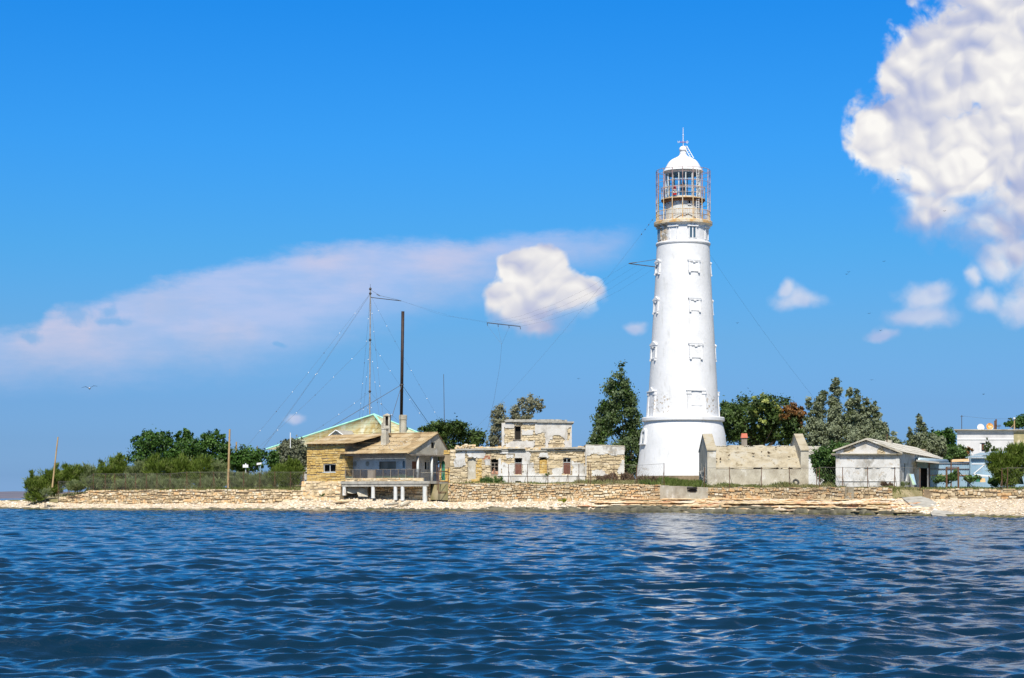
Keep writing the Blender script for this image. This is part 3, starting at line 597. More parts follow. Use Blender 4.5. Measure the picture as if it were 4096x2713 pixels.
    for k in range(16):
        a = math.radians(3+k*22.5); x, y = cx+R(69)*math.sin(a), cy-R(69)*math.cos(a); mb = MB()
        fr = Fr(0, 1); fr.o = (x, y); fr.U = (math.cos(a), math.sin(a)); fr.V = (-math.sin(a), math.cos(a))
        mb.box(fr, -.05, .05, -.06, .06, Z(793), Z(697)); obj('glazing_bar', mb, M['greyw'], root)
    mb = MB(); ring(mb, 69, 726, .03); ring(mb, 69, 760, .03); ring(mb, 69, 794, .03); obj('lantern_transom', mb, M['greyw'], root)
    gl = bpy.data.materials.new('lantern_glass'); gl.use_nodes = True; NN = NT(gl.node_tree); t = NN.n('ShaderNodeBsdfTransparent'); t.inputs[0].default_value = (.86, .93, .95, 1)
    gg = NN.n('ShaderNodeBsdfGlossy'); gg.inputs['Roughness'].default_value = .03; mx = NN.n('ShaderNodeMixShader'); mx.inputs[0].default_value = .08
    NN.l(t.outputs[0], mx.inputs[1]); NN.l(gg.outputs[0], mx.inputs[2]); NN.l(mx.outputs[0], gl.node_tree.nodes['Material Output'].inputs[0])
    obj('lantern_glazing', prof([(68, 792), (68, 698)], 64), gl, root, True)
    mb = MB(); mb.lathe(c, [(R(0), Z(792)), (R(66), Z(792))], 48); obj('lantern_floor', mb, M['greyw'], root)
    mb = MB(); mb.lathe(c, [(R(5), Z(792)), (R(6), Z(768)), (R(5), Z(764))], 16); obj('lamp_pedestal', mb, M['greyw'], root)
    mb = MB(); mb.lathe(c, [(0, Z(770)), (R(6), Z(769)), (R(9.5), Z(760)), (R(10.5), Z(750)), (R(9.5), Z(740)), (R(6), Z(734)), (R(5), Z(727)), (0, Z(726))], 20); obj('lamp', mb, M['glass_d'], root, True)
    obj('lantern_cornice', prof([(69.5, 700), (71, 697), (76, 691), (79, 689), (80, 688)], 64), M['greyw'], root)
    obj('lantern_ceiling', prof([(70, 699), (40, 698), (0, 697.5)], 48), M['iron'], root)
    obj('dome', prof([(80.5, 689.5), (81, 687.5), (74.5, 680), (70.5, 672), (66.5, 664), (62, 656), (57, 649), (51, 643), (44, 638.5), (36, 634.5), (28, 631), (22, 627.5), (17, 623.5), (14.5, 620), (13.5, 616)], 72), M['white'], root, True)
    obj('vent_collar', prof([(13.5, 617.5), (15, 616), (15, 614.5), (12.8, 613.5), (12.8, 608), (14, 607)], 32), M['white'], root)
    mb = MB(); mb.ball((cx, cy, Z(598)), (R(15.5), R(15.5), R(13)), 12); obj('vent_ball', mb, M['white'], root, True)
    mb = MB(); mb.tube([(cx, cy, Z(587)), (cx, cy, Z(560)), (cx, cy, Z(510))], [R(2), R(1.5), R(.9)], 8); mb.ball((cx, cy, Z(541)), R(2.6), 6); sp = obj('lightning_spire', mb, M['white'], root)
    mb = MB(); e = .012
    def bar(p, q_, t=.028): mb.tube([p, q_], t, 4)
    zc = Z(569); bar((cx-R(14), cy, zc), (cx+R(13), cy, zc)); bar((cx-.09, cy-.4, zc), (cx+.09, cy+.4, zc)); obj('compass_arm', mb, M['red'], sp)
    mb = MB(); x0, w_ = cx-R(21.5), R(7); 
    def st(pts, t=.035): mb.tube([(px_, cy, pz) for px_, pz in pts], t, 4)
    st([(x0, zc+.13), (x0+w_*.25, zc-.1), (x0+w_*.5, zc+.06), (x0+w_*.75, zc-.1), (x0+w_, zc+.13)]); obj('letter', mb, M['white'], sp)
    mb = MB(); xo = cx+R(16.5); st([(xo+.085*math.sin(t*math.pi/6), zc+.12*math.cos(t*math.pi/6)) for t in range(13)]); obj('letter', mb, M['white'], sp)
    # gallery cage
    for k in range(16):
        a = math.radians(-6.4+22.5*k); x, y = cx+R(107)*math.sin(a), cy-R(107)*math.cos(a); mb = MB()
        mb.tube([(x, y, Z(891)), (x, y, Z(800))], .05, 5); obj('cage_upright', mb, M['rustp'], root)
        mb = MB(); mb.tube([(x, y, Z(800)), (x, y, Z(685))], .05, 5); obj('cage_upright', mb, M['purple'], root)
    for y, r_, t_, mt_ in ((685.5, 107, .03, 'purple'), (702, 107, .02, 'purple'), (737, 107, .022, 'purple'), (763, 107, .022, 'purple'), (818, 107, .022, 'rust'), (851, 107.5, .035, 'rustp'), (869, 107.5, .02, 'rust')):
        mb = MB(); ring(mb, r_, y, t_); obj('cage_hoop' if y < 840 else 'gallery_rail', mb, M[mt_], root)
    mb = MB()
    for k in range(96):
        a = 2*math.pi*k/96; x, y = cx+R(107.5)*math.sin(a), cy-R(107.5)*math.cos(a); mb.tube([(x, y, Z(890)), (x, y, Z(851))], .016, 4)
    obj('baluster', mb, M['rustp'], root, kind='stuff')
    mb = MB(); zz_ = [(-40, 888), (-32, 880), (-9, 869), (0, 873), (13, 866), (30, 874), (42, 880), (50, 887)]
    pr = [(math.asin(max(-1, min(1, u/71))), y) for u, y in zz_]; mb.tube([(cx+R(71)*math.sin(a), cy-R(71)*math.cos(a), Z(y)) for a, y in pr], .03, 4); obj('tie_rod', mb, M['iron'], root)
    # ladders
    def ladder(p0, p1, wv, n, r=.035, name='ladder', pm=M['white']):
        mb = MB(); p0, p1, wv = Vector(p0), Vector(p1), Vector(wv)
        mb.tube([p0-wv, p1-wv], r, 4); mb.tube([p0+wv, p1+wv], r, 4)
        for k in range(n): p = p0.lerp(p1, (k+.5)/n); mb.tube([p-wv, p+wv], r*.7, 4)
        return obj(name, mb, pm, root)
    a = math.radians(38); px_, py_ = cx+R(84)*math.sin(a), cy-R(84)*math.cos(a); wv = (R(6)*math.cos(a), R(6)*math.sin(a)*.5, 0)
    ladder((px_, py_, Z(889)), (px_, py_, Z(683)), wv, 22)
    ladder((cx+R(34), cy-.9, Z(640)), (cx+R(9), cy-.25, Z(588)), (R(4.5), -.1, R(1)), 6)
    mb = MB(); mb.box(Fr(2732.5, D), 0, R(16), -.25, .1, Z(588), Z(586)); obj('ladder_platform', mb, M['white'], root)
    # red lantern on the catwalk
    a = math.radians(-30.5); lx, ly = cx+R(78)*math.sin(a), cy-R(78)*math.cos(a); lc = (lx, ly)
    rl = thing('signal_lantern', 'small red and white signal lantern standing on the catwalk of the lighthouse', 'lantern', (lx, ly, Z(792)))
    mb = MB(); mb.lathe(lc, [(0, Z(791)), (R(7.5), Z(791)), (R(8), Z(784)), (R(6), Z(783)), (0, Z(783))], 16); obj('lantern_base', mb, M['red'], rl)
    mb = MB(); mb.lathe(lc, [(R(5.5), Z(783)), (R(5.5), Z(771))], 12); gc = obj('lantern_lens', mb, M['glass_b'], rl)
    mb = MB()
    for k in range(8):
        a0, a1 = 2*math.pi*k/8, 2*math.pi*(k+1)/8; b0, b1 = (783, 771) if k % 2 else (771, 783)
        mb.tube([(lx+R(7)*math.sin(a0), ly-R(7)*math.cos(a0), Z(b0)), (lx+R(7)*math.sin(a1), ly-R(7)*math.cos(a1), Z(b1))], .03, 4)
    mb.lathe(lc, [(R(5), Z(771.5)), (R(9), Z(771.5)), (R(9), Z(770)), (R(5), Z(770))], 16); mb.lathe(lc, [(R(5), Z(784)), (R(8.6), Z(784)), (R(8.6), Z(782.5)), (R(5), Z(782.5))], 16)
    obj('lantern_guard', mb, M['white'], rl)
    mb = MB(); mb.lathe(lc, [(R(6.5), Z(770)), (R(6.5), Z(767)), (R(4.5), Z(765)), (R(6), Z(763.5)), (R(5), Z(759)), (R(3.2), Z(757.5)), (R(2), Z(754.5)), (0, Z(754))], 16); obj('lantern_cap', mb, M['red'], rl, True)
    # aerial boom on the left of the tower
    bm = thing('aerial_boom', 'dark steel aerial boom jutting left from the lighthouse shaft', 'aerial boom', P(2626, 1068, 199))
    mb = MB(); mb.tube([P(2630, 1069, 199.5), P(2515, 1054.5, 198)], .05, 5); obj('spar', mb, M['iron'], bm)
    mb = MB(); mb.tube([P(2632, 1037, 199.5), P(2545, 1050, 198.4), P(2515, 1054.5, 198)], .025, 4); mb.tube([P(2515, 1054, 198), P(2546, 1050, 198.3)], .045, 4); obj('stay', mb, M['wire'], bm)
lighthouse()

# ------------------------------------------------------------------ main house with terrace (grey sheet roof)
def main_house():
    f = Fr(1635, 207, -30); z = f.z
    root = thing('terrace_house', 'ruinous white house with tan sheet roof, gable and terrace raised on round columns', 'house', f(-4, 3, 2.5))
    ze = 6.62; zr = 8.95; VA, VB = 6.03, 8.78; ul = f.u(1380, 0); zf = 3.25
    # body
    mb = MB(); iv = 1.6; ur = -1.5; ulw = f.u(1380, iv)-1.2
    H = [(*f.rect(1519, 1583, 1848, 1875, iv),), (*f.rect(1610, 1626, 1843, 1872, iv),)]
    H = [(a, b, c, d) for a, b, c, d in H]
    H[1] = (H[1][0], min(H[1][1], ur-.1), H[1][2], H[1][3])
    wall(mb, f, ulw, ur, zf, ze+.25, H, iv)
    sd = f.side(ur); h1 = (sd.u(1648), sd.u(1669), sd.z(1876, 2), sd.z(1845, 2)); h2 = (sd.u(1697), sd.u(1725), sd.z(1877, 4), sd.z(1847, 4))
    wall(mb, sd, iv, 8.6, zf, ze+.1, [h1, h2])
    mb.poly([f(ulw, iv, zf), f(ulw, 8.6, zf), f(ulw, 8.6, ze), f(ulw, iv, ze)], .5); mb.poly([f(ulw, 8.6, zf), f(ur, 8.6, zf), f(ur, 8.6, ze), f(ulw, 8.6, ze)], .5)
    obj('wall', mb, M['plaster_g'], root)
    mb = MB(); mb.box(f, ulw, ur-.3, iv+.5, iv+.6, zf, ze); mb.box(f, ur-.7, ur-.6, iv+.6, 8.5, zf, ze); obj('inner_wall', mb, M['dark'], root)
    a, b, c, d = H[0]; mb = MB(); mb.box(f, a+.04, b-.04, iv+.08, iv+.12, c+.04, d-.04); bd = obj('boarded_window', mb, M['wood'], root)
    mb = MB()
    for r_ in ((a-.05, a+.05, c-.05, d+.05), (b-.05, b+.05, c-.05, d+.05)): mb.box(f, r_[0], r_[1], iv-.04, iv+.1, r_[2], r_[3])
    mb.box(f, a+.05, b-.05, iv-.03, iv+.1, d-.05, d+.05); mb.box(f, a+.05, b-.05, iv-.03, iv+.1, c-.05, c+.05); obj('window_frame', mb, M['wood'], bd)
    a, b, c, d = H[1]; mb = MB(); mb.box(f, a+.03, b-.03, iv+.1, iv+.14, c, d); obj('window_pane', mb, M['glass_b'], root)
    mb = MB(); mb.box(sd, h1[0]+.05, h1[1]-.05, .06, .1, h1[2], h1[3]); obj('shutter', mb, M['brown'], root)
    mb = MB(); mb.box(sd, h2[0]+.4*(h2[1]-h2[0]), h2[1]-.15, .12, .16, h2[2], h2[3]); obj('window_pane', mb, M['glass_b'], root)
    mb = MB()
    for k in (0, .42, .72, .97): u_ = lerp(h2[0], h2[1], k); mb.box(sd, u_-.05, u_+.05, -.02, .08, h2[2], h2[3])
    mb.box(sd, h2[0]-.06, h2[1]+.06, -.05, .1, h2[3], h2[3]+.1); obj('window_frame', mb, M['white'], root)
    for px in (1420.5, 1470.5):                         # round blocked windows
        u_ = f.u(px, iv); zc = f.z(1855.5, u_, iv); mb = MB(); n = 20; r_ = .21
        for k in range(n):
            w0, w1 = 2*math.pi*k/n, 2*math.pi*(k+1)/n
            p = [f(u_+q*math.cos(w), iv-.05, zc+q*1.15*math.sin(w)) for q, w in ((r_, w0), (r_, w1), (r_*1.25, w1), (r_*1.25, w0))]; mb.poly(p, .5)
        obj('round_window_frame', mb, M['concrete'], root)
        mb = MB(); mb.poly([f(u_+r_*math.cos(2*math.pi*k/n), iv-.03, zc+r_*1.15*math.sin(2*math.pi*k/n)) for k in range(n)], .2); obj('round_window', mb, M['concrete'], root)
    # grey panels & battens on the wall
    mb = MB(); zt_, zm = ze-.05, f.z(1846, -4, iv)
    for k in range(9):
        a0 = lerp(ulw+1.3, ur-.05, k/8.2); a1 = a0+(ur-ulw-1.3)/8.2-.03
        if a1 > ur: break
        mb.box(f, a0, a1, iv-.025, iv-.004, zm+.03+.02*(k % 3), zt_-.2-.04*(k % 2), .2+.6*((k*37) % 10)/10)
    obj('cladding_panel', mb, M['plaster_g'], root)
    # gable with attic opening: from front corner to back corner
    g = f.side(0); mb = MB(); ag = (g.u(1725), g.u(1741), g.z(1793, 5), g.z(1770, 5))
    bz = ze-.25
    def topz(v_): return lerp(ze, zr, v_/VA) if v_ < VA else lerp(zr, ze+.05, (v_-VA)/(VB-VA))
    vs = [0, 1.5, 3, ag[0], ag[1], VA, 7.4, VB]; vs = sorted(vs)
    for i in range(len(vs)-1):
        v0, v1 = vs[i], vs[i+1]
        if v0 >= ag[0]-.01 and v1 <= ag[1]+.01:
            mb.poly([g(v0, 0, bz), g(v1, 0, bz), g(v1, 0, ag[2]), g(v0, 0, ag[2])], .5); mb.poly([g(v0, 0, ag[3]), g(v1, 0, ag[3]), g(v1, 0, topz(v1)), g(v0, 0, topz(v0))], .5)
        else: mb.poly([g(v0, 0, bz), g(v1, 0, bz), g(v1, 0, topz(v1)), g(v0, 0, topz(v0))], .5)
    for (p0, p1) in (((ag[0], ag[2]), (ag[1], ag[2])), ((ag[0], ag[3]), (ag[1], ag[3])), ((ag[0], ag[2]), (ag[0], ag[3])), ((ag[1], ag[2]), (ag[1], ag[3]))):
        mb.poly([g(p0[0], 0, p0[1]), g(p1[0], 0, p1[1]), g(p1[0], .3, p1[1]), g(p0[0], .3, p0[1])], .5)
    mb.poly([f(-.3, 0, bz), f(-.3, VB, bz), f(0, VB, bz), f(0, 0, bz)], .5)
    obj('gable', mb, M['conc_b'], root)
    mb = MB(); mb.box(g, ag[0]-.15, ag[1]+.15, .3, .4, ag[2]-.15, ag[3]+.15); obj('attic_opening', mb, M['dark'], root)
    mb = MB(); mb.box(f, f.u(1360, 0), .12, -.02, .16, ze-.32, ze-.08, .5); mb.box(f, -.1, .1, .16, VB, ze-.36, ze-.2, .5); obj('eaves_beam', mb, M['wood'], root)
    # roof
    u0, u1 = f.u(1354, -.45), .16; mb = MB(); zo = ze-.12
    corr(mb, f(u0, -.45, zo), f(u1, -.45, zo), f(u1, VA, zr+.04), f(u0+.4, VA, zr+.04), .19, .035, 5, 1.0, .05)
    corr(mb, f(u1, VB+.35, ze-.25), f(u0+.4, VB+.35, ze-.25), f(u0+.4, VA, zr+.05), f(u1, VA, zr+.05), .19, .035, 3, 1.0, .03)
    roof = obj('roof', mb, M['slate'], root, smooth=True)
    mb = MB(); mb.tube([f(u0+.4, VA, zr+.09), f(u1-.1, VA, zr+.09)], .09, 6); mb.slab([f(.165, -.45, zo-.12), f(.165, VA, zr-.07), f(.165, VA, zr+.02), f(.165, -.45, zo-.02)], (-.04, 0.02, 0), .5); obj('ridge_cap', mb, M['slate'], roof, smooth=True)
    mb = MB(); rq = random.Random(5)
    for k in range(60):
        t = rq.random(); u_, v_ = rq.uniform(-5.3, -2.2), rq.uniform(.3, 4.3); zz = lerp(zo, zr, (v_+.45)/(VA+.45))+.07; q = rq.uniform(.03, .09); mb.box(f, u_, u_+q*1.6, v_, v_+q*1.4, zz, zz+q)
    obj('roof_debris', mb, M['rock'], roof, kind='stuff')
    # chimney
    cu, cv = f.u(1540, 2.6), 2.6; mb = MB(); zc0, zc1 = f.z(1772, cu, cv), f.z(1713, cu, cv)
    mb.box(f, cu-.36, cu+.36, cv-.32, cv+.32, zc0-.4, zc0+.88); mb.box(f, cu-.31, cu+.31, cv-.27, cv+.27, zc0+.88, zc1-.12); mb.box(f, cu-.37, cu+.37, cv-.32, cv+.32, zc1-.12, zc1)
    mb.box(f, cu-.38, cu-.22, cv-.2, cv, zc1, zc1+.62)
    obj('chimney', mb, M['conc_b'], roof)
    # yellow block wing
    uy0, uy1 = f.u(1227.5), f.u(1380); zy0, zy1 = f.z(1926, -12), f.z(1776, -11); mb = MB(); wh = f.rect(1294, 1343, 1858, 1889)
    wall(mb, f, uy0, uy1, zy0, zy1, [wh], 0.02); 
    mb.poly([f(uy0, .02, zy0), f(uy0, 7.6, zy0), f(uy0, 7.6, zy1+.2), f(uy0, 4.3, zy1+1.15), f(uy0, .02, zy1)], .5); mb.poly([f(uy1, .02, zy0-.2), f(uy1, 7, zy0-.2), f(uy1, 7, zy1), f(uy1, .02, zy1)], .5)
    wing = obj('block_wing', mb, M['mortar_l'], root)
    mb = MB(); stones(mb, f, uy0, uy1, zy0, zy1, .62, .26, [wh], 0, .06, .16, .045, .2, seed=4); gl_ = f.side(uy0); obj('block_facing', mb, M['ybrick'], wing)
    mb = MB(); s1 = f.side(uy1); stones(mb, s1, .05, 1.6, zy0, zy1-.9, .6, .27, [], 0, .04, .1, .04, .12, seed=5); obj('block_facing', mb, M['ybrick'], wing)
    mb = MB(); mb.box(f, wh[0], wh[1], .5, .55, wh[2]-.2, wh[3]+.2); wb = obj('window_opening', mb, M['dark'], wing)
    mb = MB(); t_ = .055
    for a0 in (wh[0], (wh[0]+wh[1])/2-t_/2, wh[1]-t_): mb.box(f, a0, a0+t_, .08, .16, wh[2], wh[3])
    mb.box(f, wh[0], wh[1], .07, .17, wh[2], wh[2]+t_); mb.box(f, wh[0], wh[1], .07, .17, wh[3]-t_, wh[3]); mb.box(f, wh[0]-.1, wh[1]+.05, -.08, .1, wh[2]-.07, wh[2]-.003); obj('window_frame', mb, M['greyw'], wb)
    uq0, uq1 = f.u(1215.6, -.5), f.u(1401, -.5)+.4; mb = MB(); corr(mb, f(uq0, -.5, zy1-.02), f(uq1, -.5, zy1-.02), f(uq1+1.6, 4.4, zr+.0), f(uq0+.5, 4.4, zr-.02), .19, .035, 3, 1.0, .03)
    corr(mb, f(uq1+1.6, 8, zy1-.2), f(uq0+.5, 8, zy1-.2), f(uq0+.5, 4.4, zr), f(uq1+1.6, 4.4, zr), .19, .035, 2)
    obj('wing_roof', mb, M['slate'], root, smooth=True)
    for k in range(7): u_ = lerp(uy0+.3, uy1-.8, k/6); mb = MB(); mb.box(f, u_-.04, u_+.04, -.45, .1, zy1-.11, zy1-.04); obj('rafter_end', mb, M['wood'], root)
    # battered rubble plinth of the wing
    mb = MB(); zp0 = 1.2; ua, ub = f.u(1214), f.u(1368)
    mb.hexa([f(ua-.4, -.55, zp0-.3), f(ub, -.45, zp0-.3), f(ub, 6, zp0-.3), f(ua-.4, 6, zp0-.3), f(ua+.3, -.06, zy0), f(ub, -.06, zy0), f(ub, 6, zy0), f(ua+.3, 6, zy0)], .5)
    pl = obj('rubble_plinth', mb, M['mortar_l'], root)
    mb = MB(); fp = lambda u_, v_, z_: f(u_, v_-.06-.42*(zy0-z_)/(zy0-zp0), z_); stones(mb, fp, ua-.2, ub, zp0, zy0, .5, .3, [], 0, .06, .35, .02, .3, seed=6); obj('plinth_facing', mb, M['stone'], pl)
    # terrace
    td = thing('terrace', 'concrete terrace deck with lattice parapet on stubby round columns above the beach', 'terrace', f(-3, 0, 1.2))
    ua, ub = f.u(1362, -.5), f.u(1718, -.5); zd1, zd0 = f.z(1925.5, -4, -.5), f.z(1941, -4, -.5); mb = MB()
    mb.slab([f(ua, -.5, zd0+.14), f(ub, -.5, zd0+.14), f(ub+.2, 3.2, zd0+.14), f(ua, 3.2, zd0+.14)], (0, 0, zd1-zd0-.14), .5)
    obj('deck_slab', mb, M['concrete'], td)
    mb = MB(); mb.box(f, ua+.1, ub-.2, -.42, -.12, zd0-.16, zd0+.138, .5); mb.box(f, ua+.1, ub-.2, 1.7, 2.0, zd0-.16, zd0+.138, .5); obj('deck_beam', mb, M['concrete'], td)
    mb = MB(); stones(mb, f, uy1+.03, f.u(1665), zd1, zd1+.34, .42, .2, [], .02, .04, .3, .02, .3, seed=8); mb.box(f, uy1+.03, f.u(1690), .03, .3, zd1+.003, zd1+.36, .4); obj('parapet_curb', mb, M['stone'], td)
    zt0, zt1 = zd1+.36, f.z(1879, -4); ux = f.u(1760, 2.4)
    for k in range(11):
        a0 = lerp(uy1+.03, f.u(1672), k/9.6); a1 = a0+(f.u(1672)-uy1)/9.6-.06
        if k > 9: break
        mb = MB(); sg = (zt1-zt0)
        for q in np.arange(a0+.06, a1-.03, .14): mb.box(f, q-.018, q+.018, .10, .13, zt0, zt1-.05)
        for q in np.arange(zt0+.08, zt1-.05, .14): mb.box(f, a0+.04, a1-.04, .075, .098, q-.018, q+.018)
        if k == 3: mb = MB(); mb.box(f, a0, a1, .06, .12, zt0, zt1-.05)
        pn = obj('parapet_panel', mb, M['wood' if k == 3 else 'iron'], td)
        mb = MB(); mb.box(f, a0-.04, a0+.03, .05, .16, zt0, zt1); obj('parapet_post', mb, M['wood'], td)
        if k in (0, 4, 5, 6, 7, 8): mb = MB(); mb.box(f, a0+.04, a1, .135, .16, zt0, zt0+(zt1-zt0)*(.25 if k != 7 else .4)); obj('green_board', mb, M['mint2'], td)
    mb = MB(); mb.box(f, uy1+.02, f.u(1672), .04, .17, zt1, zt1+.04); obj('parapet_rail', mb, M['wood'], td)
    for px, vv, yb in ((1377.5, -.27, 1977), (1465.5, 1.85, 1984), (1492.5, -.27, 1988), (1582, -.27, 1995), (1610.5, -.27, 1997.5), (1700, -.3, 2009)):
        u_ = f.u(px, vv); zb_ = f.z(yb, u_, vv)-.15; q = f(u_, vv, 0); mb = MB(); r_ = .22 if px < 1690 else .27
        mb.lathe((q[0], q[1]), [(r_*1.06, zb_), (r_, zb_+.3), (r_*.98, zd0-.163)], 18); obj('column', mb, M['greyw'], td, smooth=True)
    mb = MB(); stones(mb, f, f.u(1480, 3.0), ub+.4, 1.0, zd0+.1, .55, .28, [], 3.0, .07, .35, .03, .3, seed=9); mb.box(f, ua, ub+.5, 3.02, 3.4, .8, zd0+.13, .3); obj('back_wall', mb, M['stone'], td)
    # terrace posts carrying the gable
    for px in (1674.5, 1730.5, 1784):
        v_ = g.u(px); q = f(-.12, v_, 0); w_ = .145; mb = MB(); mb.tube([(q[0], q[1], g.z(1925, v_)-.35), (q[0], q[1], ze-.36)], w_, 12); obj('porch_post', mb, M['greyw'], root, smooth=True)
    mb = MB(); mb.slab([f(-1.6, 3.2, zf-.35), f(ub-.6, 3.2, zf-.35), f(ub-1.5, 8.9, zf-.35), f(-1.6, 8.9, zf-.35)], (0, 0, .3), .5); mb.tube([f(-.12, 1.2, zf+1.1), f(-.12, 8.5, zf+1.1)], .035, 5); obj('porch_floor', mb, M['concrete'], root)
    # fallen slabs with exposed mesh under the deck
    for i, (pts, d_) in enumerate(([(1388, 1944), (1442, 1948), (1441, 1964), (1420, 1972), (1392, 1970)], 209.8), ([(1437, 1949), (1468, 1956), (1470, 1986), (1437, 1986), (1428, 1972)], 208.8)) if False else ():
        pass
    for lab, pts, d_ in (('long cracked slab fallen aslant under the left end of the terrace', [(1388, 1944), (1443, 1948), (1440, 1966), (1416, 1976), (1390, 1972)], 210.8),
                         ('upright broken slab fallen beside the second column of the terrace', [(1440, 1950), (1468, 1956), (1471, 1987), (1434, 1986), (1428, 1972)], 210.2)):
        mb = MB(); mb.slab([P(x, y, d_+.02*(1986-y)) for x, y in pts], (.04, .22, .02), .5)
        t_ = obj('broken_slab', mb, M['conc_b'], label=lab, cat='concrete slab', loc=P(pts[3][0], pts[3][1], d_))
    # stair buttress right of the terrace
    mb = MB(); a0 = ub-.3
    mb.slab([f(a0, .2, .4), f(a0, 7.5, .4), f(a0, 7.5, 3.15), f(a0, 3.6, 3.15), f(a0, 1.6, 1.9)], tuple(Vector(f(.5, 0, 0))-Vector(f(0, 0, 0))), .5)
    for k in range(7): mb.box(f, a0+.5, a0+2.1, 1.0+k*.55, 7, .7+k*.3, 1.0+k*.3)
    obj('beach_stair', mb, M['concrete'], label='crumbling concrete steps climbing from the beach right of the terrace', cat='stairs')
M['mint2'] = mat('faded_green_board', [(.28, .42, .28), (.38, .50, .36)], 2)
main_house()

def gate():
    r = thing('iron_gate', 'tall thin iron gate frame at the top of the beach steps', 'gate', P(1774, 1975, 203.5)); mb = MB(); d = 203.5
    q = lambda x, y, dd=0: P(x, y, d+dd)
    for pts in ([q(1754.5, 1974), q(1754.5, 1870), q(1793, 1870), q(1793, 1974), q(1754.5, 1974)], [q(1754.5, 1886), q(1793, 1886)], [q(1754.5, 1927), q(1793, 1927)], [q(1754.5, 1969), q(1793, 1969)]): mb.tube(pts, .055, 5)
    obj('gate_frame', mb, M['rust'], r); mb = MB(); mb.tube([q(1749, 1962), q(1747, 1861), q(1755, 1860)], .05, 5); obj('gate_post', mb, M['rust'], r)
gate()
def arch_wall():
    f = Fr(1757, 213.5, 0); u1 = f.u(1822); h = (f.u(1766), f.u(1780), f.z(1925), f.z(1842), .25)
    r = thing('arched_wall', 'patched yellow stone yard wall with a narrow arched doorway behind the iron gate', 'wall', f(u1/2, 0, 3.2)); mb = MB()
    z1 = f.z(1803); wall(mb, f, 0, u1, 2.9, z1, [h], .02, .4); mb.box(f, 0, h[0]-.1, .42, .5, 2.9, z1-.02, .5); mb.box(f, h[1]+.1, u1, .42, .5, 2.9, z1-.02, .5); obj('wall_core', mb, M['mortar_l'], r)
    mb = MB(); stones(mb, f, 0, u1, 2.9, z1, .5, .28, [h], 0, .05, .25, .035, .2, seed=14, keep=lambda u, z: fbm(u*.6, z*.6, 3) > -.25); obj('wall_facing', mb, M['ybrick'], r)
    mb = MB(); mb.box(f, h[0]+.02, h[1]-.02, .3, .34, 2.95, h[3]-.1); obj('door', mb, M['netg'], r)
    mb = MB(); mb.hexa([P(1797, 1921, 209), P(1846, 1921, 209), P(1846, 1917, 211), P(1797, 1917, 211), P(1800, 1896, 209.3), P(1834, 1898, 209.3), P(1840, 1894, 211), P(1799, 1890, 211)])
    obj('stone_heap', mb, M['concrete'], label='mound of grey concrete bags heaped against the ruin left of its doorway', cat='heap', loc=P(1820, 1922, 210))
arch_wall()

